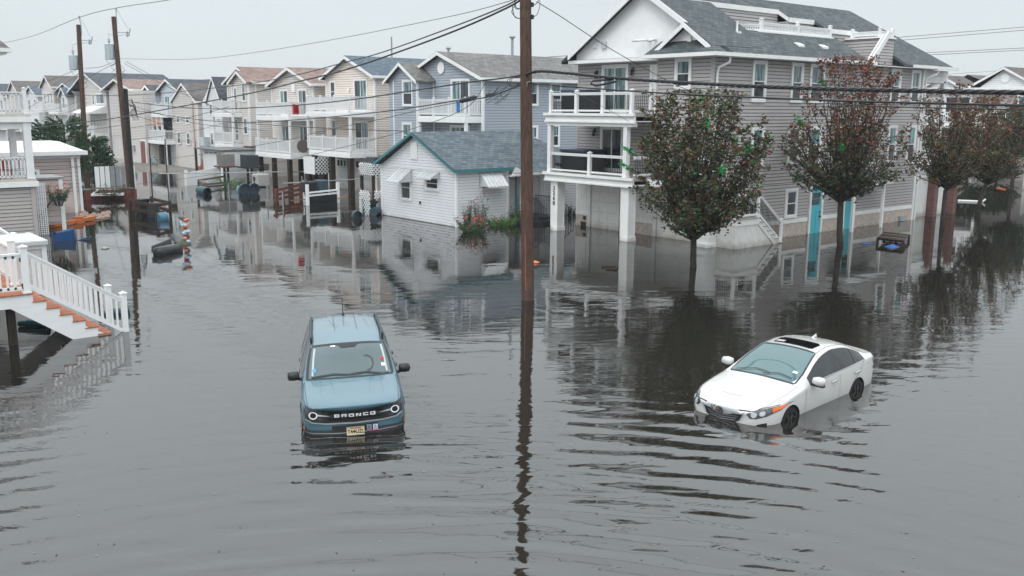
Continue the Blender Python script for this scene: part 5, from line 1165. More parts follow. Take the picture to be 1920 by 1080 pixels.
def sedan():
    lo = [(0, .2), (.80, .2), (.90, .32)]
    def st(x, mid, r4, r5, r6, r7, r8, lo_=None): return (x, (lo_ or lo)+[mid, r4, r5, r6, r7, r8])
    S = [st(2.32, (.60, .46), (.60, .55), (.54, .60), (.44, .62), (.25, .635), (0, .645), [(0, .27), (.48, .27), (.57, .34)]),
         st(2.20, (.80, .50), (.78, .63), (.70, .68), (.56, .705), (.3, .73), (0, .745), [(0, .2), (.70, .2), (.79, .3)]),
         st(1.98, (.90, .52), (.87, .70), (.78, .755), (.62, .785), (.34, .82), (0, .835), [(0, .18), (.80, .18), (.89, .3)]),
         st(1.62, (.925, .56), (.89, .775), (.80, .83), (.63, .855), (.34, .89), (0, .905)),
         st(1.22, (.925, .60), (.895, .835), (.81, .885), (.64, .91), (.35, .945), (0, .96)),
         st(.95, (.922, .62), (.895, .87), (.82, .92), (.68, .95), (.36, .985), (0, 1.0)),
         st(.62, (.92, .63), (.89, .905), (.79, 1.035), (.70, 1.085), (.36, 1.125), (0, 1.14)),
         st(.28, (.92, .63), (.888, .925), (.72, 1.20), (.64, 1.245), (.34, 1.285), (0, 1.30)),
         st(-.10, (.92, .63), (.886, .94), (.655, 1.335), (.575, 1.375), (.31, 1.405), (0, 1.415)),
         st(-.50, (.92, .635), (.886, .95), (.63, 1.375), (.555, 1.415), (.30, 1.44), (0, 1.448)),
         st(-.62, (.92, .635), (.886, .952), (.628, 1.377), (.553, 1.417), (.30, 1.441), (0, 1.449)),
         st(-1.05, (.92, .64), (.885, .965), (.63, 1.345), (.55, 1.39), (.30, 1.42), (0, 1.428)),
         st(-1.38, (.92, .645), (.88, .98), (.65, 1.26), (.565, 1.315), (.31, 1.35), (0, 1.36)),
         st(-1.72, (.915, .65), (.875, .995), (.70, 1.13), (.59, 1.185), (.31, 1.225), (0, 1.235)),
         st(-2.02, (.90, .655), (.86, 1.0), (.775, 1.045), (.62, 1.07), (.32, 1.09), (0, 1.10)),
         st(-2.34, (.84, .66), (.81, .97), (.74, 1.03), (.60, 1.055), (.31, 1.075), (0, 1.08), [(0, .26), (.74, .26), (.82, .38)]),
         st(-2.44, (.76, .62), (.74, .88), (.67, .97), (.55, .995), (.3, 1.01), (0, 1.015), [(0, .32), (.6, .32), (.72, .42)])]
    mats = [PW, CHAR, WIND2, TINT, TINT]
    T = thing('sedan', (15.94, 10.59, -.41), 'pearl white sedan standing in water up to its wheel hubs, sunroof open', 'car')
    T.rotation_euler = (R(-.3), R(-.1), math.atan2(-.083, -.996))
    bm, bv = loft_car('sedan', S, mats, [(.28, -.50), (-.62, -1.72)], (.95, -.10), (-1.38, -2.02), [(.62, .28), (-.50, -.62)], [(1.35, .33), (-1.35, .33)], .355)
    split_car(bm, mats, T)
    for sx in (1.35, -1.35):
        for sg in (1, -1): wheel(T, sx, sg*.90, .33, .325, sg, paint('black_wheel', (.03, .03, .032), .35))
    # grille: chrome beak over black slats, with the caliper emblem
    patch(bv, [(-.42, .575), (.42, .575), (.36, .44), (.22, .375), (-.22, .375), (-.36, .44)], 'x', 1, .004, .05, 'grille', BLACK, T)
    patch(bv, [(-.44, .62), (-.30, .655), (0, .668), (.30, .655), (.44, .62), (.42, .585), (.24, .56), (.07, .50), (-.07, .50), (-.24, .56), (-.42, .585)], 'x', 1, .016, .05, 'grille_bar', CHROME, T, .012)
    for k in range(4): patch(bv, strip([(-.33+.03*k, .53-.045*k), (0, .485-.035*k), (.33-.03*k, .53-.045*k)], .008), 'x', 1, .012, .06, 'grille_slat', SATIN, T)
    for sg in (1, -1): patch(bv, strip([(sg*.45, .62), (sg*.40, .47), (sg*.24, .36), (0, .35)], .014), 'x', 1, .012, .06, 'grille_surround', CHROME, T)
    patch(bv, ringpoly(0, .585, .040, .052), 'x', 1, .034, .1, 'emblem', BLACK, T); patch(bv, strip([(-.022, .548), (-.008, .622)], .012), 'x', 1, .034, .1, 'emblem', BLACK, T); patch(bv, strip([(.022, .548), (.008, .622)], .012), 'x', 1, .034, .1, 'emblem', BLACK, T); patch(bv, strip([(-.014, .58), (.014, .58)], .010), 'x', 1, .034, .1, 'emblem', BLACK, T)
    for sg in (1, -1):
        hl = patch(bv, [(sg*a, b) for a, b in ((.50, .60), (.55, .655), (.70, .70), (.84, .735), (.905, .75), (.89, .66), (.80, .585), (.66, .535), (.56, .54))], 'x', 1, .006, .04, 'headlight', LENSD, T)
        patch(bv, ringpoly(sg*.62, .60, 0.001, .045, n=16)[:17], 'x', 1, .016, .03, 'lamp', LENS, hl); patch(bv, ringpoly(sg*.73, .63, 0.001, .04, n=16)[:17], 'x', 1, .016, .03, 'lamp', LENS, hl)
        patch(bv, [(sg*a, b) for a, b in ((.82, .715), (.90, .745), (.888, .68), (.84, .645))], 'x', 1, .014, .04, 'indicator', AMBER, hl)
        patch(bv, strip([(sg*.50, .61), (sg*.70, .715), (sg*.905, .765)], .010), 'x', 1, .004, .06, 'panel_gap', BLACK, T)
        # fog lamp recess
        patch(bv, [(sg*a, b) for a, b in ((.62, .34), (.80, .38), (.80, .46), (.68, .43))], 'x', 1, .004, .05, 'fog_lamp_recess', BLACK, T)
    patch(bv, [(-.5, .33), (.5, .33), (.42, .29), (-.42, .29)], 'x', 1, .004, .06, 'lower_intake', BLACK, T)
    seam(bv, [(2.17, -.60), (2.28, -.3), (2.31, 0), (2.28, .3), (2.17, .60)], 'z', 1, T, .02)
    for sg in (1, -1):
        seam(bv, [(2.17, sg*.60), (1.9, sg*.74), (1.4, sg*.79), (.95, sg*.79)], 'z', 1, T, .008)
        for pts in ([(.78, .90), (.82, .70), (.80, .30)], [(-.56, .95), (-.56, .30)], [(-1.62, .99), (-1.45, .80), (-1.10, .62), (-.98, .32)], [(.80, .27), (-.98, .27)]): seam(bv, pts, 'y', sg, T)
        for x in (.0-.28, -1.28):
            h = patch(bv, [(x+.11, .80), (x+.11, .835), (x-.11, .845), (x-.11, .81)], 'y', sg, .03, .05, 'door_handle', CHROME, T, .02)
        # window frame lines
        seam(bv, [(.58, .93), (.0, .955), (-.9, .975), (-1.70, 1.0)], 'y', sg, T, .016, SATIN, .006, 'window_trim')
        seam(bv, [(-1.25, 1.0), (-1.30, 1.25)], 'y', sg, T, .02, CHAR, .006, 'window_trim')
        # mirror
        m = MB(); m.lathe((.55, sg*1.02, 1.0), [(.02, -.13), (.075, -.11), (.095, 0), (.08, .10), (.02, .125)], 14, (0, 1, 0)); mo = m.build('mirror', PW, T, smooth=True, local=True); mo.scale = (1, 1, 1)
        b = MB(); b.bar((.60, sg*.84, .93), (.57, sg*.96, .94), .06, .03); b.box(.50, sg*.92, .905, .61, sg*1.13, .93); b.build('mirror_base', BLACK, T, local=True)
        patch(bv, [(sg*.74, .78), (sg*.72, .90), (sg*.60, .93), (sg*.56, .82), (sg*.66, .77)], 'x', -1, .006, .05, 'tail_light', REDL, T)
        patch(bv, [(-2.22, .80), (-2.12, .94), (-2.36, .95), (-2.42, .86), (-2.40, .78)], 'y', sg, .006, .05, 'tail_light', REDL, T)
        seam(bv, [(-.05, sg*.575), (-.6, sg*.555), (-1.35, sg*.555)], 'z', 1, T, .012)
    patch(bv, [(-.20, -.43), (-.20, .43), (-.50, .45), (-.58, .38), (-.58, -.38), (-.50, -.45)], 'z', 1, .004, .08, 'sunroof_opening', paint('dark_cabin', (.006, .006, .007), .95, .1, spec=0.0), T)
    patch(bv, [(-.24, -.40), (-.24, -.22), (-.34, -.22), (-.36, -.40)], 'z', 1, .012, .05, 'sun_shade', paint('shade_grey', (.4, .4, .38), .6), T); seam(bv, [(-.17, -.40), (-.17, .40)], 'z', 1, T, .02, CHAR, .010, 'sunroof_deflector')
    seam(bv, [(.93, -.70), (.96, -.35), (.97, 0), (.96, .35), (.93, .70)], 'z', 1, T, .055, BLACK, .004, 'cowl'); seam(bv, [(-.07, -.56), (-.08, .56)], 'z', 1, T, .05, BLACK, .006, 'windshield_edge')
    for sg in (1, -1): seam(bv, [(.92, sg*.71), (.6, sg*.695), (.28, sg*.64), (-.06, sg*.575)], 'z', 1, T, .03, BLACK, .006, 'windshield_edge')
    for pts in ([(.90, -.60), (.80, -.2), (.84, .12)], [(.90, .0), (.79, .3), (.82, .60)]): seam(bv, pts, 'z', 1, T, .022, BLACK, .022, 'wiper')
    patch(bv, [(.66, .50), (.66, .60), (.60, .60), (.60, .50)], 'z', 1, .006, .1, 'sticker', paint('pale_sticker', (.7, .75, .8), .5), T)
    f = MB(); f.poly([(-1.02, -.02, 1.42), (-1.02, .02, 1.42), (-1.18, .02, 1.42), (-1.18, -.02, 1.42), (-1.17, 0, 1.49)], [(0, 1, 4), (1, 2, 4), (2, 3, 4), (3, 0, 4)]); f.build('antenna_fin', PW, T, local=True)
    # leaves caught on the grille
    random.seed(5); b = MB()
    for i in range(14):
        y = -.10+random.uniform(-.1, .1); z = .60+random.uniform(-.05, .05); h = bv.ray_cast(Vector((5, y, z)), Vector((-1, 0, 0)))[0]; b.face([(h.x+.03, y-.02, z), (h.x+.04, y, z+.02), (h.x+.03, y+.02, z), (h.x+.05, y, z-.02)])
    b.build('leaf_debris', paint('dead_leaf', (.10, .05, .03), .8), T, local=True)
sedan()
def suv():
    lo = [(0, .30), (.84, .30), (.925, .45)]
    def st(x, mid, r4, r5, r6, r7, r8, lo_=None): return (x, (lo_ or lo)+[mid, r4, r5, r6, r7, r8])
    S = [st(2.20, (.80, .72), (.80, .88), (.76, .955), (.64, .985), (.35, .99), (0, .995), [(0, .36), (.66, .36), (.76, .46)]),
         st(2.10, (.90, .72), (.885, .92), (.83, 1.0), (.68, 1.03), (.36, 1.03), (0, 1.035), [(0, .30), (.78, .30), (.87, .43)]),
         st(1.85, (.94, .73), (.915, .97), (.86, 1.045), (.70, 1.085), (.36, 1.075), (0, 1.075)),
         st(1.35, (.945, .76), (.92, 1.02), (.87, 1.085), (.70, 1.125), (.36, 1.11), (0, 1.11)),
         st(.92, (.945, .78), (.925, 1.06), (.88, 1.12), (.78, 1.165), (.40, 1.175), (0, 1.18)),
         st(.72, (.945, .78), (.925, 1.08), (.84, 1.31), (.765, 1.36), (.40, 1.385), (0, 1.39)),
         st(.52, (.945, .78), (.925, 1.09), (.79, 1.49), (.72, 1.54), (.39, 1.565), (0, 1.575)),
         st(.32, (.945, .78), (.925, 1.10), (.75, 1.60), (.685, 1.65), (.38, 1.675), (0, 1.68)),
         st(-.38, (.945, .78), (.925, 1.11), (.735, 1.69), (.67, 1.75), (.38, 1.775), (0, 1.78)),
         st(-.50, (.945, .78), (.925, 1.11), (.735, 1.69), (.67, 1.75), (.38, 1.775), (0, 1.78)),
         st(-1.25, (.945, .78), (.925, 1.12), (.73, 1.69), (.665, 1.75), (.38, 1.775), (0, 1.78)),
         st(-1.40, (.945, .78), (.925, 1.12), (.73, 1.69), (.665, 1.75), (.38, 1.775), (0, 1.78)),
         st(-1.90, (.94, .78), (.915, 1.12), (.72, 1.66), (.655, 1.72), (.37, 1.745), (0, 1.75)),
         st(-2.05, (.92, .78), (.89, 1.12), (.71, 1.56), (.64, 1.63), (.36, 1.66), (0, 1.665), [(0, .34), (.78, .34), (.88, .5)]),
         st(-2.18, (.84, .75), (.82, 1.08), (.72, 1.25), (.6, 1.28), (.35, 1.29), (0, 1.30), [(0, .42), (.66, .42), (.78, .55)])]
    mats = [PB, CHAR, WIND, TINT, TINT]
    T = thing('suv', (8.85, 15.86, -.44), 'steel-blue boxy SUV facing the viewer, flooded to its bumper', 'car')
    T.rotation_euler = (R(1.5), R(.6), R(243))
    bm, bv = loft_car('suv', S, mats, [(.72, -.38), (-.50, -1.25), (-1.40, -1.90)], (.92, .32), (-2.05, -2.18), [(-.38, -.50), (-1.25, -1.40)], [(1.33, .38), (-1.34, .38)], .41, sweep=(.16, .06))
    split_car(bm, mats, T)
    for sx in (1.33, -1.34):
        for sg in (1, -1): wheel(T, sx, sg*.93, .38, .36, sg, paint('black_wheel', (.03, .03, .032), .35))
    G = paint('grille_black', (.02, .021, .023), .3, .2)
    gp = [(-.84, .985), (-.70, .955), (-.35, .925), (0, .92), (.35, .925), (.70, .955), (.84, .985), (.87, .93), (.85, .80), (.76, .72), (.5, .675), (0, .665), (-.5, .675), (-.76, .72), (-.85, .80), (-.87, .93)]
    gr = patch(bv, gp, 'x', 1, .008, .05, 'grille', G, T)
    seam(bv, [(-.84, .78), (-.74, .715), (-.5, .68), (0, .67), (.5, .68), (.74, .715), (.84, .78)], 'x', 1, T, .026, SATIN, .016, 'grille_surround')
    seam(bv, [(-.85, .99), (-.70, .965), (-.35, .935), (0, .93), (.35, .935), (.70, .965), (.85, .99)], 'x', 1, T, .010, CHAR, .012, 'grille_surround')
    for z, w in ((.885, .47), (.755, .5)):
        for k in (-1, 0, 1): patch(bv, [(k*.33-.13, z-.017), (k*.33+.13, z-.017), (k*.33+.11, z+.017), (k*.33-.11, z+.017)], 'x', 1, .014, .1, 'grille_slot', paint('pure_black', (.004, .004, .004), .6), gr)
    seam(bv, [(-.5, .822), (.5, .822)], 'x', 1, T, .052, CHAR, .013, 'grille_bar')
    LET = {'B': [(0, 0, .26, 1), (.26, .8, .9, 1), (.26, .42, .9, .58), (.26, 0, .9, .2), (.74, .2, 1, .42), (.74, .58, 1, .8)], 'R': [(0, 0, .26, 1), (.26, .8, 1, 1), (.26, .38, 1, .56), (.74, .56, 1, .8), (.62, 0, .92, .38)],
           'O': [(0, 0, .26, 1), (.74, 0, 1, 1), (.26, .78, .74, 1), (.26, 0, .74, .22)], 'N': [(0, 0, .26, 1), (.74, 0, 1, 1), (.26, .55, .5, .95), (.5, .1, .74, .5)], 'C': [(0, 0, .26, 1), (.26, .78, 1, 1), (.26, 0, 1, .22)]}
    for i, ch in enumerate('BRONCO'):
        b = MB()
        for (u0, w0, u1, w1) in LET[ch]:
            y0, y1, z0, z1 = -.355+.126*i+u0*.092, -.355+.126*i+u1*.092, .795+w0*.058, .795+w1*.058
            P = [(y0, z0), (y1, z0), (y1, z1), (y0, z1)]; X_ = [bv.ray_cast(Vector((5, a, c)), Vector((-1, 0, 0)))[0].x for a, c in P]
            b.poly([(x+.02, a, c) for x, (a, c) in zip(X_, P)]+[(x+.035, a, c) for x, (a, c) in zip(X_, P)], [(0, 3, 2, 1), (4, 5, 6, 7), (0, 1, 5, 4), (1, 2, 6, 5), (2, 3, 7, 6), (3, 0, 4, 7)])
        b.build('lettering', GLOW, T, local=True)
    for sg in (1, -1):
        hl = patch(bv, [(sg*a, b) for a, b in ((.50, .86), (.60, .94), (.84, .975), (.865, .92), (.845, .83), (.76, .76), (.60, .73), (.54, .77))], 'x', 1, .013, .05, 'headlight', LENSD, T)
        patch(bv, ringpoly(sg*.715, .855, .052, .074, 0, 359), 'x', 1, .028, .1, 'lamp_ring', GLOW, hl); patch(bv, ringpoly(sg*.715, .855, .001, .045, n=16)[:17], 'x', 1, .024, .05, 'lamp', BLACK, hl)
        patch(bv, [(sg*.42, .822), (sg*.64, .838), (sg*.645, .872), (sg*.60, .868), (sg*.48, .838)], 'x', 1, .030, .1, 'lamp_bar', paint('lamp_bar_grey', (.5, .52, .53), .3), hl)
        patch(bv, [(sg*.86, .575), (sg*.885, .575), (sg*.885, .635), (sg*.86, .635)], 'x', 1, .02, .1, 'indicator', AMBER, T)
    bl = patch(bv, [(-.91, .60), (-.75, .575), (-.40, .56), (-.40, .635), (.40, .635), (.40, .56), (.75, .575), (.91, .60), (.93, .38), (-.93, .38)], 'x', 1, .010, .05, 'bumper_cladding', CHAR, T)
    patch(bv, [(-.40, .53), (.40, .53), (.40, .63), (-.40, .63)], 'x', 1, .018, .1, 'intake', BLACK, T); seam(bv, [(-.85, .53), (-.42, .50), (.42, .50), (.85, .53)], 'x', 1, T, .012, SATIN, .016, 'bumper_line')
    pl = MB(); pl.box(2.235, -.155, .475, 2.25, .155, .632); po = pl.build('licence_plate', paint('plate_cream', (.74, .62, .38), .4, .1), T, local=True)
    b = MB(); b.box(2.251, -.155, .475, 2.255, .155, .49); b.box(2.251, -.155, .62, 2.255, .155, .635); b.build('plate_frame', SATIN, po, local=True); b = MB(); b.box(2.2505, -.10, .60, 2.253, .10, .618); b.build('plate_strip', paint('plate_orange', (.45, .15, .05), .5), po, local=True)
    car_text(bv, 'T44', .105, BLACK, po, -.075, .545, .8, 0, .002, 2.254); car_text(bv, 'UZL', .105, BLACK, po, .078, .545, .8, 0, .002, 2.254); car_text(bv, '\u2022', .07, BLACK, po, 0, .545, 1, 0, .002, 2.254)
    for y0, c1, c2 in ((.20, (.20, .22, .25), (.35, .06, .08)), (.31, (.55, .55, .65), (.50, .10, .15))):
        b = MB(); b.box(2.225, y0, .53, 2.236, y0+.085, .645); s1 = b.build('sticker', paint('sticker_%d' % int(y0*100), c1, .5, .35, 30), T, local=True)
        b = MB(); b.box(2.237, y0, .53, 2.239, y0+.085, .55); b.build('sticker_band', paint('band_%d' % int(y0*100), c2, .5), s1, local=True)
        b = MB(); b.bar((2.238, y0+.02, .575), (2.238, y0+.06, .615), .018, .004); b.bar((2.238, y0+.06, .615), (2.238, y0+.03, .63), .014, .004); b.build('sticker_figure', paint('sticker_navy', (.03, .04, .18), .5), s1, local=True)
    # bonnet creases, shut lines
    for sg in (1, -1):
        seam(bv, [(2.06, sg*.80), (1.5, sg*.84), (.95, sg*.85)], 'z', 1, T, .010)
        seam(bv, [(1.75, sg*.30), (1.2, sg*.36), (1.0, sg*.38)], 'z', 1, T, .012, paint('blue_shadow_line', (.028, .075, .10), .3, coat=1), .003, 'bonnet_crease'); seam(bv, [(1.8, sg*.56), (1.2, sg*.56), (1.0, sg*.55)], 'z', 1, T, .012, MATS['blue_shadow_line'], .003, 'bonnet_crease')
        for pts in ([(.80, 1.10), (.80, .45)], [(-.44, 1.1), (-.44, .45)], [(-1.33, 1.1), (-1.25, .8), (-1.0, .5)]): seam(bv, pts, 'y', sg, T)
        seam(bv, [(1.95, .52), (1.7, .75), (1.35, .83), (1.0, .75), (.85, .5)], 'y', sg, T, .09, CHAR, .012, 'wheel_arch'); seam(bv, [(-.9, .52), (-1.1, .78), (-1.34, .83), (-1.6, .75), (-1.8, .5)], 'y', sg, T, .09, CHAR, .012, 'wheel_arch')
        # roof rail, mirror, windscreen edge, door handles
        b = MB(); b.bar((.10, sg*.69, 1.755), (-1.62, sg*.675, 1.775), .035, .035); b.box(.05, sg*.67, 1.66, .14, sg*.71, 1.76); b.box(-1.66, sg*.65, 1.68, -1.58, sg*.69, 1.775); b.build('roof_rail', BLACK, T, local=True, bevel=.008)
        seam(bv, [(.33, sg*.70), (-1.9, sg*.69)], 'z', 1, T, .05, BLACK, .004, 'roof_gutter')
        b = MB(); b.lathe((.70, sg*1.05, 1.19), [(.03, -.11), (.08, -.095), (.09, 0), (.08, .085), (.03, .11)], 16, (0, 1, 0)); b.build('mirror', BLACK, T, smooth=True, local=True); b = MB(); b.bar((.72, sg*.88, 1.12), (.70, sg*1.0, 1.15), .08, .05); b.build('mirror_arm', BLACK, T, local=True)
        for x in (-.25, -1.15): patch(bv, [(x+.1, .98), (x+.1, 1.01), (x-.1, 1.01), (x-.1, .98)], 'y', sg, .035, .1, 'door_handle', BLACK, T, .02)
        seam(bv, [(.92, sg*.80), (.72, sg*.775), (.52, sg*.735), (.33, sg*.695)], 'z', 1, T, .05, BLACK, .006, 'windshield_edge')
        for y in (.62, .22, -.18-.04): seam(bv, [(-.35, sg*abs(y)), (-1.7, sg*abs(y))], 'z', 1, T, .014, MATS['blue_shadow_line'], .003, 'roof_rib')
    seam(bv, [(.94, -.80), (.97, -.4), (.98, 0), (.97, .4), (.94, .80)], 'z', 1, T, .06, BLACK, .005, 'cowl'); seam(bv, [(.33, -.67), (.35, 0), (.33, .67)], 'z', 1, T, .05, BLACK, .006, 'windshield_edge')
    patch(bv, [(.36, -.20), (.36, .20), (.44, .13), (.45, -.13)], 'z', 1, .008, .1, 'sensor_housing', BLACK, T)
    patch(bv, [(.38, -.33), (.38, -.24), (.41, -.24), (.41, -.33)], 'z', 1, .008, .1, 'toll_tag', GLOW, T)
    patch(bv, [(.80, .60), (.80, .68), (.75, .68), (.75, .60)], 'z', 1, .008, .1, 'sticker', paint('white_red_sticker', (.75, .62, .62), .5, .3, 60), T); patch(bv, ringpoly(.68, .63, .001, .035, n=14)[:15], 'z', 1, .008, .1, 'sticker', REDL, T); patch(bv, ringpoly(.80, -.66, .001, .035, n=14)[:15], 'z', 1, .008, .1, 'sticker', paint('blue_sticker', (.1, .25, .45), .5), T)
    seam(bv, [(.93, .2), (.885, -.3), (.905, -.72)], 'z', 1, T, .025, BLACK, .02, 'wiper'); seam(bv, [(.93, .72), (.885, .3), (.90, .02)], 'z', 1, T, .025, BLACK, .02, 'wiper')
    b = MB(); b.tube([(-1.72, 0, 1.76), (-1.80, 0, 1.84), (-1.86, 0, 2.12)], [.03, .008, .005], 8); b.build('antenna', BLACK, T, local=True)
    wl = paint('pillar_trim_seen_through_glass', (.38, .42, .41), .4)
    for sg in (1, -1): seam(bv, [(.88, sg*.70), (.62, sg*.665), (.40, sg*.63)], 'z', 1, T, .035, wl, .004, 'inner_pillar')
    patch(bv, ringpoly(.74, .33, .105, .13, 0, 200), 'z', 1, .004, .1, 'steering_wheel_glimpse', CHAR, T)
    for sg in (1, -1): patch(bv, [(sg*.70, 1.0), (sg*.86, 1.0), (sg*.86, 1.2), (sg*.72, 1.2)], 'x', -1, .01, .1, 'tail_light', REDL, T)
suv()
# ------------------------------------------------------------------ street trees
def leafmat(name, c): 
    m = paint(name, c, .65, .45, 40, spec=.25); return m
L_DG = leafmat('leaf_dark_green', (.042, .064, .032)); L_OL = leafmat('leaf_olive', (.085, .080, .038)); L_RB = leafmat('leaf_red_brown', (.135, .058, .034)); L_BR = leafmat('leaf_bright_green', (.05, .27, .085)); L_RD = leafmat('leaf_red', (.22, .055, .035))
BARK = paint('tree_bark', (.050, .042, .036), .9, .35, 12, .008, .2)
BRANCH = paint('branch_bark', (.035, .028, .025), .9, .3, 12)
def leaves(mb, p, n, spread, size, rng, mix):
    for _ in range(n):
        c = p+Vector((rng.gauss(0, spread), rng.gauss(0, spread), rng.gauss(0, spread*.9)))
        a = Vector((rng.gauss(0, 1), rng.gauss(0, 1), rng.gauss(0, .6))).normalized(); b = a.cross(Vector((rng.gauss(0, 1), rng.gauss(0, 1), rng.gauss(0, 1)))).normalized()
        s = size*rng.uniform(.6, 1.3); r = rng.random(); acc = 0
        for i, wgt in enumerate(mix):
            acc += wgt
            if r <= acc: mb.cur = i; break
        mb.face([c-a*s, c+b*s*.55-a*s*.1, c+a*s, c-b*s*.55-a*s*.1])
def street_tree(base, h0, hb, rx, rz_top, label, seed, mixf, nshoot=60, lsize=.055, dens=1.0, lean=(0, 0), tr=.10, bright=0, group='vase-shaped street trees standing in the flood', top_bare=0.0, name='street_tree'):
    """h0 height where the trunk forks, hb lowest leaves, rx crown radius, rz_top crown top"""
    rng = random.Random(seed); T = thing(name, (base.x, base.y, 0), label, 'tree', group)
    b = Vector((base.x, base.y, -.6)); f = Vector((base.x+lean[0], base.y+lean[1], h0))
    t = MB(); m1 = b.lerp(f, .5)+Vector((rng.uniform(-.04, .04), rng.uniform(-.04, .04), 0)); t.tube([b, m1, f], [tr*1.15, tr, tr*.92], 10)
    br = MB(); lf = MB(); cz = (hb+rz_top)/2
    def inside(p):
        k = (p.z-hb)/(rz_top-hb)
        if k < 0 or k > 1.02: return False
        r = rx*(math.sin(math.pi*min(1, max(0, k*.84+.07)))**.62); a = math.atan2(p.y-f.y, p.x-f.x)
        r *= 1.04+.15*math.sin(3*a+seed+k*2)+.12*math.sin(5*a+seed*2+k*7)
        return math.hypot(p.x-f.x, p.y-f.y) < r
    for i in range(nshoot):
        az = 2*math.pi*(i*.618+rng.uniform(-.05, .05)); inc = rng.uniform(.05, 1.0)**.75*1.12
        d = Vector((math.cos(az)*math.sin(inc), math.sin(az)*math.sin(inc), math.cos(inc)))
        p = f+Vector((0, 0, rng.uniform(-.1, .55*(1-inc*.6)))); pts = [p.copy()]; step = .22; n = 0
        while n < 40:
            d = (d+Vector((rng.gauss(0, .07), rng.gauss(0, .07), .035-(.03 if inc > .9 else 0)+rng.gauss(0, .05)))).normalized(); p = p+d*step; n += 1
            if not inside(p) and n > 4 and p.z > hb: break
            pts.append(p.copy())
        if len(pts) < 4: continue
        r0 = .036*rng.uniform(.6, 1.2)*(tr/.1); br.tube(pts, [max(.004, r0*(1-j/len(pts))) for j in range(len(pts))], 5, cap=False)
        bare = rng.random() < top_bare
        for j in range(3, len(pts)):
            q = pts[j]; k = (q.z-hb)/(rz_top-hb)
            if q.z < hb: continue
            mix = mixf(k, q-f)
            for s in range(2):
                dd = Vector((rng.gauss(0, 1), rng.gauss(0, 1), rng.gauss(.3, .6))).normalized(); L = rng.uniform(.15, .5); e = q+dd*L
                if not inside(e): e = q+dd*L*.4
                if rng.random() < .6: br.tube([q, q.lerp(e, .5)+Vector((0, 0, .03)), e], [.006, .004, .002], 3, cap=False)
                cnt = int(rng.uniform(2, 8)*dens*(.15 if bare and k > .6 else 1))
                leaves(lf, q.lerp(e, .7), cnt, .075, lsize, rng, mix)
            if j > len(pts)-3: leaves(lf, q, int(6*dens*(.2 if bare else 1)), .08, lsize, rng, mix)
    for i in range(int(nshoot*.28)):      # long shoots that break the outline
        az = rng.uniform(0, 6.28); k = rng.uniform(.15, .95); r = rx*(math.sin(math.pi*min(1, k*.84+.07))**.62)
        p = Vector((f.x+math.cos(az)*r*.7, f.y+math.sin(az)*r*.7, hb+(rz_top-hb)*k-.3)); d = Vector((math.cos(az), math.sin(az), rng.uniform(.3, 1.1))).normalized(); L = rx*rng.uniform(.35, .62)
        br.tube([p, p+d*L*.5, p+d*L+Vector((0, 0, .06))], [.009, .006, .003], 3, cap=False)
        for s in range(9): leaves(lf, p+d*(L*(.15+.1*s)), int(5*dens), .05, lsize, rng, mixf(k, d))
    for i in range(bright):
        az = rng.uniform(0, 6.28); k = rng.uniform(.25, .98); r = rx*(math.sin(math.pi*min(1, k*.80+.16))**.62)*rng.uniform(.75, 1.12)
        p = Vector((f.x+math.cos(az)*r, f.y+math.sin(az)*r, hb+(rz_top-hb)*k)); d = Vector((math.cos(az), math.sin(az), .7)).normalized()
        br.tube([p-d*.4, p, p+d*.35], [.006, .004, .002], 3, cap=False)
        for s in range(7): leaves(lf, p+d*(.06*s-.1), 9, .055, lsize*.85, rng, (0, 0, 0, 1, 0))
    tk = t.build('trunk', BARK, T, smooth=True); br.build('branches', BRANCH, tk); c = lf.build('crown', [L_DG, L_OL, L_RB, L_BR, L_RD], T)
    return T
def mix1(k, d): return (.58-.22*k, .30, .10+.18*k, .02, .0+.02*k)
def mix2(k, d):
    red = max(0, min(1, (k-.30)*2.2)); return (.55*(1-red), .30*(1-red)+.08, .12+.58*red, .01, .14*red)
def mix3(k, d):
    red = max(0, min(1, k*1.5-.3)); return (.30*(1-red), .40-.1*red, .26+.32*red, .01, .06*red)
def mixg(k, d): return (.72, .2, .04, .04, 0)
street_tree(PZ(1302, 500), 1.05, .95, 2.35, 6.35, 'nearest street tree, dark leaves with bright green tips, before the white porch stair', 3, mix1, 104, .074, 1.12, (-.05, .05), .12, bright=14)
street_tree(PZ(1578, 461), 1.9, 1.1, 2.45, 7.75, 'second street tree from the left, green below and rust-red on top, before the turquoise doors', 8, mix2, 96, .074, .85, (-.15, .1), .13, bright=5, top_bare=.35)
street_tree(PZ(1766, 428), 1.9, 1.5, 2.0, 6.9, 'third street tree, rust and olive leaves, in front of the brick piers', 12, mix3, 66, .074, .85, (0, 0), .10, top_bare=.2)
street_tree(PZ(1828, 396), 1.6, 1.7, 2.3, 6.6, 'fourth street tree with brown leaves and a leaning trunk beside the floating white board', 21, mix3, 60, .080, .9, (.3, -.35), .12)
street_tree(PZ(1896, 356), 2.3, 1.9, 2.6, 6.0, 'dark green tree at the right edge in front of the white fence', 31, mixg, 56, .085, 1.6, (0, 0), .13, group='other trees', name='green_tree')
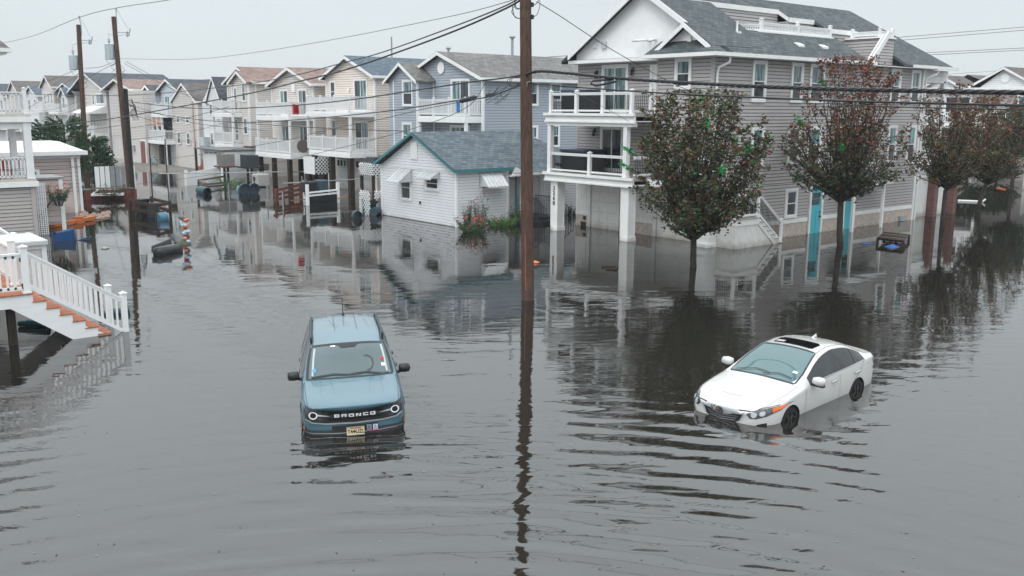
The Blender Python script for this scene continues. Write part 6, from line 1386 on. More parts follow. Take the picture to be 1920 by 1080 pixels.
# evergreen on the left and hedge dark at the right
def evergreen(base, h, r, label, seed, mats, n=260, name='evergreen_tree'):
    rng = random.Random(seed); T = thing(name, (base.x, base.y, 0), label, 'tree')
    t = MB(); t.tube([(base.x, base.y, -.5), (base.x, base.y, h*.8)], [.14, .04], 8); t.build('trunk', BARK, T)
    f = MB()
    for i in range(n):
        k = rng.random()**.8; z = .2+k*(h-.3); rr = r*(1-k*.75)*rng.uniform(.5, 1.05)*(1+.25*math.sin(i)); az = rng.uniform(0, 6.28)
        d = Vector((math.cos(az), math.sin(az), rng.uniform(.1, .9))).normalized(); p = Vector((base.x+math.cos(az)*rr*.6, base.y+math.sin(az)*rr*.6, z))
        for s in range(16):
            q = p+d*(s*.06); f.cur = rng.randrange(len(mats))
            a = (d+Vector((rng.gauss(0, .5), rng.gauss(0, .5), rng.gauss(0, .4)))).normalized()*.16; b2 = a.cross(Vector((rng.random(), rng.random(), rng.random()))).normalized()*.045
            f.face([q-b2, q+a*.5+b2, q+a, q+a*.5-b2*2])
    f.build('crown', mats, T)
EG1 = leafmat('needle_green', (.055, .12, .05)); EG2 = leafmat('needle_dark', (.03, .065, .03))
for px, py, h, r, lab, sd_ in ((128, 345, 4.7, 3.0, 'dark evergreen behind the flat-roofed beige annex, tallest of the clump', 2), (178, 340, 3.2, 1.9, 'small evergreen between the two transformer poles', 7), (92, 340, 4.3, 2.2, 'evergreen half hidden behind the annex roof, left of the tallest one', 9)):
    evergreen(PZ(px, py), h, r, lab, sd_, [EG1, EG2])
for i, (px, py, h, r) in enumerate(((1812, 345, 2.6, 3.0), (1850, 340, 2.2, 2.6), (1868, 343, 2.0, 2.0))):
    evergreen(PZ(px, py), h, r, ('dark round bush beyond the fourth street tree', 'dark bush left of the white fence', 'low dark bush against the white fence')[i], 40+i, [EG2, L_DG, L_OL], 240, 'dark_bush')
# ------------------------------------------------------------------ flowering plants round the cottage
def plant(base, h, r, n, label, seed, mats, flower=None, nf=0, name='flowering_shrub', cat='shrub', z0=0.0):
    rng = random.Random(seed); T = thing(name, (base.x, base.y, z0), label, cat); f = MB(); st = MB()
    for i in range(n):
        az = rng.uniform(0, 6.28); d = Vector((math.cos(az)*r, math.sin(az)*r, h*rng.uniform(.5, 1))); e = Vector((base.x, base.y, z0))+d*rng.uniform(.5, 1); s0 = Vector((base.x+d.x*.2, base.y+d.y*.2, z0-.3)); st.tube([s0, s0.lerp(e, .5), e], [.008, .006, .003], 3, cap=False)
        for k in range(5): leaves(f, s0.lerp(e, .45+.13*k), 5, .05, .04, rng, [1/len(mats)]*len(mats))
    s = st.build('stems', BRANCH, T); f.build('leaves', mats, T)
    if flower:
        for i in range(nf):
            g = MB()
            az = rng.uniform(0, 6.28); q = Vector((base.x+math.cos(az)*r*rng.uniform(.2, 1.05), base.y+math.sin(az)*r*rng.uniform(.2, 1.05), z0+h*rng.uniform(.4, 1.0)))
            g.lathe(q, [(.01, -.03), (.045, 0), (.04, .03), (.008, .045)], 6); g.build('flower', flower, T)
    return T
G1 = leafmat('shrub_green', (.05, .11, .035)); G2 = leafmat('shrub_lime', (.11, .20, .04)); FR = paint('red_flower', (.55, .05, .02), .6, .2); FO = paint('orange_flower', (.60, .16, .06), .6, .2); FP = paint('coral_rose', (.55, .22, .14), .6, .2)
plant(PZ(885, 436), .75, .85, 60, 'low bush dotted with red-orange flowers at the cottage corner', 1, [G1, L_DG], FR, 22)
plant(PZ(876, 425), 1.5, .28, 16, 'tall thin stalk with red buds on the cottage side wall', 2, [L_DG, L_OL], FR, 4)
plant(PZ(902, 425), 1.75, .42, 22, 'tallest leafy stalk against the cottage side wall', 3, [L_DG, L_OL], FR, 3)
plant(PZ(940, 424), .55, .95, 70, 'bright green low shrub by the cottage wall', 4, [G1, G2], FO, 2)
plant(PZ(970, 420), 1.0, .5, 36, 'dark shrub beside the cottage door step', 5, [L_DG, G1], FR, 2)
plant(PZ(1066, 402), .7, .8, 40, 'dark shrub under the cottage side window', 6, [L_DG], None, 0)
plant(PZ(435, 349), .9, 1.3, 44, 'lime green shrub in the water left of the blue barrels', 12, [G2, G1], None, 0)
p = Vector((10.3, 45.3, 0))
T = plant(Vector((10.15, 46.2, 0)), 1.3, .35, 26, 'climbing bush at the foot of the left house corner', 7, [L_DG, G1], FP, 4, z0=.3)
T = plant(Vector((11.0, 46.4, 0)), .75, .65, 34, 'rose bush branch with coral blossoms leaning past the shed', 8, [L_DG, G1], FP, 26, z0=1.5)
b = MB(); b.tube([(10.2, 46.2, .9), (10.6, 46.3, 1.4), (11.2, 46.4, 1.9)], [.04, .03, .015], 6); b.build('branch', BRANCH, T)
# ------------------------------------------------------------------ poles
def util_pole(px0, py0, px1, py1, dep, r0, r1, label, mat, zb=-.8):
    a = PD(px0, py0, dep); b = PD(px1, py1, dep)
    T = thing('utility_pole', (b.x, b.y, 0), label, 'utility pole'); d = (a-b); bb = b-d*((b.z-zb)/d.z) if abs(b.z-zb) > .01 else b
    t = MB(); n = 7; pts = [bb.lerp(a, i/n) for i in range(n+1)]; t.tube(pts, [r0+(r1-r0)*i/n for i in range(n+1)], 16); t.build('shaft', mat, T, smooth=True, autosmooth=.8)
    return T, a, bb
T, top_m, base_m = util_pole(984, -160, 989.5, 557, 28.3, .195, .17, 'big brown wooden pole standing in the flood in the middle of the view', POLE)
def on_main(py): k = (py-557)/(-160-557); return PZ(989.5, 557).lerp(top_m, k)
POLE_B = PZ(989.5, 557)
def mp(py, side=0.0, toward=.0): 
    a = PD(984+5.5*(py+160)/717, py, 28.3); return a+RR*side-FW*toward
b = MB()
for py in (10, 33): q = mp(py, .2); b.lathe(q, [(.03, -.05), (.07, -.02), (.05, .02), (.07, .06), (.03, .09)], 10)
b.build('insulator', BLACK, T)
b = MB()
for py in (16, 35): q = mp(py); b.lathe(q, [(.18, -.012), (.181, .012)], 16)
b.build('band', BLACK, T)
b = MB(); b.tube([mp(155, .12, .17), mp(157, .03, .19), mp(165, .02, .19)], .012, 6); b.build('hook', GREYM, T, smooth=True)
for px, py, sd in ((0, 0, 0),):
    pass
b = MB(); q0 = mp(440, -.07, .19); q1 = mp(545, -.06, .195); b.bar(q0, q1, .03, .01); b.build('orange_strip', paint('orange_moulding', (.28, .09, .055), .6, .2), T)
def transformer(T, a, side, h0, lean_dir, s=1.0):
    c = a+RR*(-.52*s); t = MB(); t.lathe((c.x, c.y, c.z-.55), [(.30, 0), (.33, .05), (.33, 1.0), (.35, 1.02), (.35, 1.07), (.15, 1.13)], 18); tr = t.build('transformer', TRANS, T, smooth=True, autosmooth=.5)
    f = MB()
    for i in range(7): f.bar(c+Vector((0, 0, .3))-FW*.33+RR*(-.18+.06*i), c+Vector((0, 0, -.45))-FW*.33+RR*(-.18+.06*i), .012, .03)
    f.build('cooling_rib', TRANS, tr)
    u = MB(); u.lathe((c.x-.0, c.y, c.z+.58), [(.05, 0), (.10, .05), (.06, .1), (.11, .16), (.06, .22), (.10, .28), (.03, .36)], 10); u.build('bushing', GREYM, tr)
    u = MB(); u.bar(c+Vector((0, 0, .2)), a+Vector((0, 0, .2)), .08, .06); u.bar(c-Vector((0, 0, .3)), a-Vector((0, 0, .3)), .08, .06); u.build('bracket', GREYM, tr)
    return c
def far_pole(px0, py0, px1, py1, dep, label, spx, tpy, cpx, cpy):
    T, a, bb = util_pole(px0, py0, px1, py1, dep, .21, .16, label, POLE)
    u = MB(); u.tube([a-Vector((0, 0, .8))+RR*.17, a+Vector((0, 0, .0))+RR*.2, PD(spx, py0-15, dep)], .04, 6); q = PD(spx, py0-15, dep); u.lathe(q, [(.03, -.12), (.08, -.06), (.05, 0), (.08, .06), (.03, .1)], 8); u.build('top_pin', GREYM, T)
    def at(py): k = (py-py0)/(py1-py0); return PD(px0+(px1-px0)*k, py, dep)
    c = transformer(T, at(tpy), -1, 0, None)
    q = PD(cpx, cpy, dep); u = MB(); u.bar(at(cpy), q, .05, .05); u.build('cutout_arm', GREYM, T)
    u = MB(); u.bar(q+Vector((0, 0, .28))+RR*.15, q-Vector((0, 0, .25)), .06, .06); u.lathe(q+Vector((0, 0, -.1))+RR*-.1, [(.05, -.2), (.09, -.1), (.06, 0), (.09, .1), (.05, .2)], 8); u.build('fuse_cutout', GREYM, T)
    for pts in ([PD(spx+2, py0-14, dep), PD(spx+14, py0+8, dep), PD(cpx, cpy-6, dep)], [PD(cpx-3, cpy+4, dep), at(cpy+6)+RR*-.2, c+Vector((0, 0, 1.3)), c+Vector((0, 0, .95))], [c+Vector((0, 0, .5))+RR*-.3, c+Vector((0, 0, -.5))+RR*-.36, c+Vector((0, 0, -1.0)), at(tpy+22)]):
        u = MB(); u.tube(pts, .018, 5); u.build('jumper_wire', GREYM, T)
    for k in range(4):
        u = MB(); s0 = at(tpy+20+k*5)+RR*(.17 if k % 2 else -.17); u.tube([s0, s0+RR*(.3 if k % 2 else -.35)+Vector((0, 0, -.35)), at(tpy+42+k*4)], .015, 5); u.build('jumper_wire', BLACK, T)
    return T, at
P1, at1 = far_pole(147, 47, 164, 352, 71, 'brown pole with grey transformer, further left of the pair', 148.5, 117, 170, 76)
P2, at2 = far_pole(213, 32, 244, 358, 67, 'brown pole with grey transformer, beside the black pole', 217.5, 97, 241, 61)
PBK, _, _ = util_pole(235, 167, 249, 358, 66.5, .16, .15, 'short black pole leaning beside the right transformer pole', POLEB)
u = MB()
for k in range(9):
    a_ = PD(237+k*.9, 188+k*1.6, 66.3); u.tube([a_, a_+RR*.35+Vector((0, 0, .2*math.sin(k))), a_+RR*.5+Vector((0, 0, -.5-.05*k)), a_+RR*.15+Vector((0, 0, -.9))], .02, 5)
u.build('cable_bundle', BLACK, PBK)
# thin posts in the water of the lane
for px, y0, y1, dep, lab in ((284, 255, 340, 73, 'thin dark post in front of the gravel bank, left one'), (313, 258, 325, 80, 'thin dark post beside the parked bicycle')):
    a = PZ(px, y1); t = MB(); t.tube([(a.x, a.y, -.6), (a.x+.02, a.y, 3.0)], .05, 8); tag(t.build('thin_post', PILE), lab, 'post')
# ------------------------------------------------------------------ wires
def wire(pts, r, label, mat=None, twist=False, dd=None, n=10):
    """pts: (px, py, metres away) read along the cable; smooth curve through them"""
    P = [PD(*p) for p in pts]; out = []
    for i in range(len(P)-1):
        a = P[max(i-1, 0)]; b = P[i]; c = P[i+1]; d = P[min(i+2, len(P)-1)]
        for k in range(n):
            t = k/n; out.append(.5*((2*b)+(c-a)*t+(2*a-5*b+4*c-d)*t*t+(3*b-a-3*c+d)*t**3))
    out.append(P[-1]); m = MB()
    if twist:
        res = []
        for i in range(len(out)-1):
            for k in range(4): res.append(out[i].lerp(out[i+1], k/4))
        res.append(out[-1])
        for ph in range(3):
            L = 0; q = []
            for i, p in enumerate(res):
                if i: L += (p-res[i-1]).length
                dr = (res[min(i+1, len(res)-1)]-res[max(i-1, 0)]).normalized(); a = dr.cross(Vector((0, 0, 1))).normalized(); b = a.cross(dr); th = L*9+ph*2.094
                q.append(p+(a*math.cos(th)+b*math.sin(th))*r*.55)
            m.tube(q, r*.62, 6)
    else: m.tube(out, r, 6)
    o = m.build('power_line', mat or BLACK, None, smooth=True); return tag(o, label, 'cable')
THIN = paint('thin_wire', (.10, .10, .11), .6)
wire([(984, 141, 28.2), (1010, 134, 27.6), (1060, 137, 26.5), (1160, 147, 24.5), (1300, 156, 22), (1500, 165, 19), (1700, 170, 16.6), (1930, 174, 14.4), (2200, 178, 12.5)], .040, 'thick twisted black cable running right across the taupe house, upper one', twist=True, n=8)
wire([(990, 156, 28.2), (1100, 165, 26), (1250, 175, 23.2), (1400, 182, 20.8), (1600, 190, 18), (1800, 195, 15.6), (1930, 198, 14.3), (2200, 203, 12.4)], .021, 'second black cable just below the thick twisted one on the right')
wire([(1560, 196, 18.6), (1700, 201, 16.6), (1920, 206, 14.5), (2100, 210, 13.2)], .010, 'thin cable hanging lowest of the three at the right edge')
wire([(976, 141, 28.4), (940, 147, 29.5), (888, 153, 31), (780, 169, 34), (680, 184, 38), (583, 195, 43), (475, 202, 50), (400, 204, 55), (325, 200, 61), (245, 191, 66)], .026, 'black cable from the middle pole past the cream balcony rail to the black pole')
wire([(976, 160, 28.4), (920, 180, 30), (888, 186, 31), (861, 188, 32), (792, 199, 34), (720, 209, 37), (600, 221, 43), (500, 228, 49), (437, 229, 53), (369, 224, 59), (300, 214, 63), (245, 206, 66)], .022, 'black cable with a splice case left of the middle pole, second from the top')
wire([(984, -10, 28.3), (945, 12, 28.6), (850, 50, 31), (720, 97, 36), (650, 116, 40), (550, 142, 46), (466, 157, 52), (400, 165, 57), (272, 177, 66), (155, 179, 72), (60, 176, 80), (-60, 170, 88)], .022, 'topmost black cable from the middle pole across the sky to the left edge')
wire([(984, -6, 28.3), (950, 15, 28.6), (850, 59, 30), (720, 107, 34), (633, 135, 37), (567, 151, 40), (483, 172, 44), (375, 193, 49), (225, 220, 56), (155, 229, 60), (60, 240, 66), (-40, 248, 72)], .030, 'heavier black cable sagging left below the topmost one')
wire([(860, 192, 32), (792, 205, 33.5), (720, 222, 36), (617, 243, 40), (525, 265, 45), (380, 289, 52), (290, 300, 60)], .012, 'service wire dropping left from the splice case')
wire([(909, 157, 29.5), (878, 199, 31), (800, 233, 33), (680, 267, 37), (584, 290, 41), (497, 310, 45), (380, 330, 50), (250, 346, 57), (100, 360, 63), (-20, 366, 70)], .010, 'lowest thin wire crossing in front of the cream house')
wire([(-20, 86, 110), (60, 68, 95), (148, 33, 71), (218, 15, 67), (315, 0, 60), (420, -22, 50)], .022, 'thin wire over the tips of the two transformer poles', THIN)
wire([(222, 110, 67), (360, 111, 60), (480, 98, 52), (620, 75, 45), (760, 48, 38), (870, 25, 33), (945, 5, 29), (984, -8, 28.3)], .012, 'thin pale wire across the sky from the right transformer pole', THIN)
wire([(1006, 3, 28), (1050, 30, 28.5), (1112, 71, 29.5), (1166, 104, 31), (1257, 154, 33), (1312, 178, 34.5), (1345, 196, 36)], .012, 'thin black service wire dropping from the pole top to the taupe house bay')
wire([(1000, 158, 28.2), (1080, 176, 33), (1130, 200, 36), (1180, 228, 39)], .008, 'thin double wire drooping in front of the upper balcony')
wire([(1010, 108, 90), (1200, 96, 90)], .03, 'far faint wire between the pole and the gable of the taupe house', THIN)
for i, (a, b) in enumerate((((1660, 72), (1940, 49)), ((1670, 77), (1940, 55)), ((1700, 105), (1940, 93)), ((1690, 101), (1940, 89)), ((1750, 141), (1940, 128)))):
    wire([(a[0], a[1], 85), (b[0], b[1], 78)], .022 if i < 4 else .012, ('highest', 'second highest', 'fourth highest', 'middle', 'lowest and faintest')[i]+' far wire in the sky right of the taupe roof', THIN)
# drop wires fanning between the left poles and the houses
fan = [((152, 127, 71), (60, 165, 80), (-10, 195, 85), 'wire dropping from the left transformer to the far left houses, upper'),
       ((154, 133, 71), (110, 165, 78), (50, 205, 84), 'wire dropping from the left transformer past the pointed gable'),
       ((160, 128, 71), (190, 125, 69), (221, 112, 67), 'short wire between the two transformer poles, upper'),
       ((158, 150, 71), (190, 132, 69), (221, 116, 67), 'short wire between the two transformer poles, lower'),
       ((236, 115, 67), (300, 150, 72), (380, 190, 80), 'drop wire to the white steep-gabled house, upper'),
       ((233, 119, 67), (330, 170, 66), (440, 215, 72), 'drop wire to the white steep-gabled house, lower'),
       ((228, 130, 67), (205, 150, 80), (185, 190, 110), 'drop wire to the charcoal-roofed house'),
       ((162, 185, 71), (100, 205, 85), (50, 208, 100), 'black sagging wire left of the left transformer pole'),
       ((163, 192, 71), (120, 212, 85), (58, 214, 100), 'second sagging wire left of the left transformer pole'),
       ((245, 214, 66), (310, 235, 72), (340, 250, 82), 'wire looping from the black pole to the grey gable'),
       ((245, 197, 66), (360, 230, 60), (500, 245, 64), 'long low wire from the black pole to the beige balcony'),
       ((243, 232, 66), (160, 244, 66), (55, 250, 70), 'wire from the black pole to the left across the evergreen'),
       ((248, 262, 66), (340, 250, 75), (420, 232, 78), 'wire rising from the black pole to the double-gabled house'),
       ((430, 229, 54), (600, 240, 46), (760, 246, 42), 'wire in front of the cream upper balcony'),
       ((245, 240, 66), (330, 226, 60), (430, 200, 55), 'wire crossing between black pole and heavy cable'),
       ((163, 210, 71), (200, 226, 69), (243, 225, 66), 'slack wire between left pole and black pole'),
       ((0, 318, 40), (80, 315, 42), (150, 312, 44), 'thin pair wire across the beige annex, upper'), ((0, 321, 40), (80, 318, 42), (150, 313, 44), 'thin pair wire across the beige annex, lower')]
for a, m_, c, lab in fan: wire([a, m_, c], .016 if a[2] > 50 else .008, lab)
b = MB(); q0 = PD(862, 190, 32.0); q1 = PD(893, 182, 31.0); b.tube([q0, q0.lerp(q1, .1), q0.lerp(q1, .9), q1], [.03, .085, .085, .03], 10)
tag(b.build('splice_case', BLACK), 'black cylindrical splice case hanging on the cable left of the middle pole', 'splice case')
b = MB(); rng = random.Random(3)
for k in range(10):
    q = PD(905+rng.uniform(0, 40), 172+rng.uniform(-4, 14), 30.2); b.tube([q, q+Vector((rng.uniform(-.2, .2), rng.uniform(-.2, .2), -.2)), q+RR*.25+Vector((0, 0, .05)), q+RR*.35+Vector((0, 0, .12))], .009, 5)
b.bar(PD(912, 180, 30.2), PD(930, 176, 30), .10, .09); tag(b.build('cable_tangle', CHAR), 'tangle of cable loops and a small box beside the splice case', 'cable loop')
b = MB()
def curve(P, n=6):
    out = []
    for i in range(len(P)-1):
        a = P[max(i-1, 0)]; p = P[i]; c = P[i+1]; d = P[min(i+2, len(P)-1)]
        for k in range(n): t = k/n; out.append(.5*((2*p)+(c-a)*t+(2*a-5*p+4*c-d)*t*t+(3*p-a-3*c+d)*t**3))
    return out+[P[-1]]
Z = Vector((0, 0, 1))
for k in range(2): b.tube(curve([mp(8+k*3, -.3-.1*k), mp(22+k*5, -.42+.06*k), mp(32+k, -.3), mp(35, -.18)]), .012, 5)
for k in range(2): b.tube(curve([mp(-14, -.25), mp(0+k*8, -.33), mp(14+k*3, -.28), mp(16, -.18)]), .012, 5)
for k in range(3): q = mp(143+k, -.19); b.tube(curve([q, q-RR*(.22+.07*k)-Z*.06, q-RR*(.28+.03*k)-Z*.25, q-RR*.16-Z*(.34-.05*k), mp(156, -.18)]), .009, 5)
b.tube(curve([mp(10, .2), mp(6, .34), mp(-14, .5)]), .012, 5); b.tube(curve([mp(33, .2), mp(26, .36), mp(8, .44), mp(-4, .42)]), .010, 5)
b.build('loose_wire', BLACK, T if False else bpy.data.objects['utility_pole'])
b = MB(); q = PD(1108, 157, 25.4); b.tube([PD(1150, 149, 24.8), PD(1112, 151, 25.3), q, PD(1118, 161, 25.3), PD(1155, 153, 24.7)], .028, 8); tag(b.build('cable_coil', BLACK, smooth=True), 'folded loop of black cable tied under the thick cable before the upper balcony', 'cable loop')
# ------------------------------------------------------------------ floating things and yard clutter
def bin_(base, rz, ry, s, m, label, lidm=None, zoff=0, grp=None, cat='bin', wheels=True):
    T = thing('wheelie_bin', (base.x, base.y, zoff), label, cat, grp); T.rotation_euler = (0, ry, rz)
    b = MB(); w0, w1, h = .24*s, .30*s, 1.0*s
    b.poly([(-w0, -w0, 0), (w0, -w0, 0), (w0, w0, 0), (-w0, w0, 0), (-w1, -w1, h), (w1, -w1, h), (w1, w1, h), (-w1, w1, h)], [(0, 3, 2, 1), (0, 1, 5, 4), (1, 2, 6, 5), (2, 3, 7, 6), (3, 0, 4, 7)])
    k = w1*.9; b.poly([(-k, -k, h-.01), (k, -k, h-.01), (k, k, h-.01), (-k, k, h-.01), (-w0*.9, -w0*.9, .05), (w0*.9, -w0*.9, .05), (w0*.9, w0*.9, .05), (-w0*.9, w0*.9, .05)], [(4, 5, 6, 7), (0, 4, 5, 1), (1, 5, 6, 2), (2, 6, 7, 3), (3, 7, 4, 0)])
    b.box(-w1*1.1, -w1*1.1, h-.10*s, w1*1.1, -w1, h); b.box(-w1*1.1, w1, h-.10*s, w1*1.1, w1*1.1, h); b.box(-w1*1.1, -w1, h-.10*s, -w1, w1, h); b.box(w1, -w1, h-.10*s, w1*1.1, w1, h)
    b.build('body', m, T, local=True, bevel=.01)
    if wheels:
        for sg in (1, -1): q = MB(); q.lathe((-w0*1.05, sg*w0*1.0, .08), [(.09*s, -.03), (.09*s, .03)], 12, (0, 1, 0)); q.build('wheel', BLACK, T, local=True)
    if lidm: q = MB(); q.box(-w1*1.15, -w1*1.15, h+.005, w1*1.15, w1*1.15, h+.05); q.build('lid', lidm, T, local=True, bevel=.01)
    return T
BLUEP = paint('blue_plastic', (.008, .055, .16), .4, .1); TEALP = paint('teal_plastic', (.015, .06, .072), .4, .15); BINB = paint('blue_grey_plastic', (.035, .06, .078), .5, .1); BLKP = paint('black_plastic', (.012, .014, .018), .45, .15)
p = PZ(97, 449)
def lying_bin(px0, py0, px1, py1, z, s, m, label, roll=0):
    a = PZ(px0, py0, z); b = PZ(px1, py1, z); d = b-a; T = bin_(a, math.atan2(d.y, d.x), R(90)-R(6), s, m, label, zoff=z); T.scale = (1, 1, d.length/s); return T
lying_bin(98, 446, 139, 443, .14, .80, BLUEP, 'bright blue bin floating on its side below the orange beam')
b = MB(); q = PZ(158, 450); b.poly([(q.x-.3, q.y+.05, .0), (q.x+.2, q.y-.2, .17), (q.x+.3, q.y-.05, .17), (q.x-.1, q.y+.25, .0), (q.x-.3, q.y+.05, -.08), (q.x+.2, q.y-.2, .1), (q.x+.3, q.y-.05, .1), (q.x-.1, q.y+.25, -.08)], [(0, 1, 2, 3), (7, 6, 5, 4), (0, 4, 5, 1), (1, 5, 6, 2), (2, 6, 7, 3), (3, 7, 4, 0)]); tag(b.build('bin_lid', BLUEP), 'blue bin lid sticking out of the water right of the blue bin', 'lid')
def barrel(px0, py0, px1, py1, z0, z1, r, m, label, dark=True, name='barrel', cat='barrel', r2=None):
    a = PZ(px0, py0, z0); c = PZ(px1, py1, z1); T = thing(name, (a.x, a.y, 0), label, cat); b = MB(); d = (c-a); L = d.length; ax = d.normalized(); r2 = r2 or r
    b.lathe(a, [(r, 0), (r*1.04, .03), (r+(r2-r)*.5, L*.5), (r2*1.05, L*.97), (r2, L), (r2*.88, L), (r2*.86, L*.3)], 20, ax); b.build('body', m, T, smooth=True, autosmooth=.6)
    if dark: b = MB(); b.lathe(a+ax*L*.5, [(r2*.85, 0), (r2*.85, .01)], 18, ax); b.build('inside', BLKP, T)
    return T
barrel(35, 607, 90, 606, .08, .10, .07, TEALP, 'teal pipe-like tub floating under the stair deck', r2=.13, name='floating_tub', cat='tub'); barrel(195, 588, 242, 582, .05, .07, .08, TEALP, 'dark teal tub floating behind the foot of the stair railing', r2=.13, name='floating_tub', cat='tub')
barrel(375, 357, 389, 360, .18, .18, .30, TEALP, 'dark green barrel floating on its side beneath the fallen boards')
barrel(457, 355, 460, 355.5, .30, .30, .40, BINB, 'left of the two round blue drums lying in the beige house yard', False); barrel(474, 354, 477, 354.5, .30, .30, .38, BINB, 'right of the two round blue drums in the beige house yard', False)
barrel(446, 358, 449, 358, .08, .08, .36, paint('aqua_plastic', (.08, .30, .31), .4, .3, 8), 'aqua plastic float beside the lime green shrub', False, 'float_toy', 'float')
barrel(667, 404, 671, 405, .15, .15, .26, BINB, 'round dark blue drum end near the white cottage lattice', False)
q = PZ(700, 402); bin_(PZ(690, 402), .4, R(12), .95, BINB, 'dark blue bin tilted beside the cottage lattice', CHAR, -.2); barrel(700, 398, 716, 394, .2, .2, .24, BINB, 'blue drum lying against the cottage wall')
# dark drifting container by the lane
a = PZ(296, 480); c = PZ(341, 470); d = (c-a); T = thing('floating_container', (a.x, a.y, 0), 'dark grey open container half sunk below the coloured post figure', 'container'); ang = math.atan2(d.y, d.x); T.rotation_euler = (0, 0, ang); L = d.length
b = MB(); b.tube([(-.0, 0, .05), (.05, .0, .07), (L*.9, .05, .08), (L, .05, .08)], [.1, .26, .22, .1], 14); b.build('body', BLKP, T, smooth=True, local=True); b = MB(); b.poly([(.1, .35, .1), (L*.97, .35, .1), (L*.92, .42, .48), (.22, .42, .34), (.1, .38, .1), (L*.97, .38, .1), (L*.92, .45, .48), (.22, .45, .34)], [(0, 1, 2, 3), (7, 6, 5, 4), (0, 4, 5, 1), (1, 5, 6, 2), (2, 6, 7, 3), (3, 7, 4, 0)]); b.build('lid', CHAR, T, local=True)
b = MB()
for i in range(14): b.box(.15+i*L*.055, .14+.02*(i % 3), .17, .15+i*L*.055+.1, .30, .25+.03*(i % 2))
b.build('contents', paint('pale_rubbish', (.25, .24, .22), .8, .5, 20), T, local=True)
# coloured figure on a post
q = PZ(349, 457); T = thing('painted_post', (q.x, q.y, 0), 'post wrapped in orange and pale blue cloths standing in open water', 'post figure'); b = MB(); b.tube([(q.x+.1, q.y, -.6), (q.x+.06, q.y, .6), (q.x, q.y, 1.15)], .05, 8); b.build('pole', paint('orange_pole', (.50, .16, .10), .6), T)
rng = random.Random(9); mo = paint('orange_cloth', (.60, .20, .12), .7, .3, 8); mb_ = paint('pale_blue_cloth', (.42, .55, .66), .7, .35, 8); mg = paint('dark_cloth', (.06, .06, .07), .8)
for i in range(15):
    k = i/14; z = .02+k*1.05; r = .10+.05*rng.random()+(.06 if k > .65 else 0); b = MB(); cx, cy = q.x+rng.uniform(-.07, .07), q.y+rng.uniform(-.07, .07)
    b.lathe((cx, cy, z), [(r*.3, -.07), (r, -.03), (r*.9, .04), (r*.3, .08)], 9, (rng.uniform(-.4, .4), rng.uniform(-.4, .4), 1)); b.build('cloth', (mo, mb_, mb_, mo, mg)[i % 5], T, smooth=True)
b = MB(); b.lathe((q.x-.1, q.y, .0), [(.02, -.05), (.30, 0), (.2, .1), (.05, .2)], 10); b.build('weed', paint('weed', (.09, .08, .05), .9, .4), T)
# orange beam and its brackets
a = PZ(78, 427, .1); c = PZ(177, 408, .12); T = thing('orange_beam', (a.x, a.y, 0), 'long orange painted beam with two square brackets floating by the shed', 'beam'); b = MB(); b.bar(a, c, .17, .17); b.build('beam', paint('orange_paint', (.50, .13, .03), .5, .15), T)
for k in (.36, .68): q = a.lerp(c, k); b = MB(); b.box(q.x-.2, q.y-.05, .0, q.x+.2, q.y+.22, .3); b.box(q.x-.15, q.y-.2, -.1, q.x+.15, q.y-.05, .15); b.build('bracket', MATS['orange_paint'], T)
b = MB(); b.bar(PZ(74, 426, .05), PZ(110, 420, .05), .12, .08); tag(b.build('plank', paint('rusty_board', (.38, .10, .05), .7)), 'thin orange plank lying behind the orange beam', 'plank')
# wooden enclosure with bins
def rail_frame(T, pts, zs_, w=.12, h=.16, m=None):
    for i in range(len(pts)-1):
        for z in zs_: b = MB(); b.bar((pts[i][0], pts[i][1], z), (pts[i+1][0], pts[i+1][1], z), w*.5, h); b.build('rail', m or OLDW, T)
    for p_ in pts: b = MB(); b.box(p_[0]-w/2, p_[1]-w/2, -.6, p_[0]+w/2, p_[1]+w/2, max(zs_)+.12); b.build('post', m or OLDW, T)
DKW = wood('dark_timber', (.055, .035, .028))
e0, e1, e2, e3 = PZ(246, 404), PZ(295, 413), PZ(320, 407), PZ(285, 398); T = thing('timber_pen', (e1.x, e1.y, 0), 'dark timber pen holding bins in the flood right of the black pole', 'timber pen'); rail_frame(T, [(e0.x, e0.y), (e1.x, e1.y), (e2.x, e2.y), (e3.x, e3.y)], (.35, .75), m=DKW)
bin_(PZ(268, 402), .3, 0, .9, BLKP, 'black bin in the timber pen', BLKP, -.1); bin_(PZ(288, 407), .9, R(4), .9, BINB, 'blue-grey bin in the timber pen', BINB, -.2); barrel(296, 410, 312, 408, .1, .12, .3, paint('sky_blue_plastic', (.05, .15, .22), .4, .1), 'light blue drum floating in the timber pen')
# red picket fence
f0, f1 = PZ(154, 375), PZ(252, 373); T = thing('picket_fence', (f0.x, f0.y, 0), 'low red-brown picket fence in the water below the transformer poles', 'fence'); n = 13; dx = (f1-f0)/n
for i in range(n+1): q = f0+dx*i; b = MB(); d = dx.normalized()*.17; b.poly([(q.x-d.x, q.y-d.y, -.5), (q.x+d.x, q.y+d.y, -.5), (q.x+d.x, q.y+d.y, .62), (q.x-d.x, q.y-d.y, .62), (q.x-d.x, q.y-d.y+.04, -.5), (q.x+d.x, q.y+d.y+.04, -.5), (q.x+d.x, q.y+d.y+.04, .62), (q.x-d.x, q.y-d.y+.04, .62)], [(0, 1, 2, 3), (7, 6, 5, 4), (0, 4, 5, 1), (1, 5, 6, 2), (2, 6, 7, 3), (3, 7, 4, 0)]); b.build('picket', REDW, T)
b = MB(); b.bar((f0.x, f0.y+.06, .68), (f1.x, f1.y+.06, .68), .2, .07); b.build('top_rail', OLDW, T)
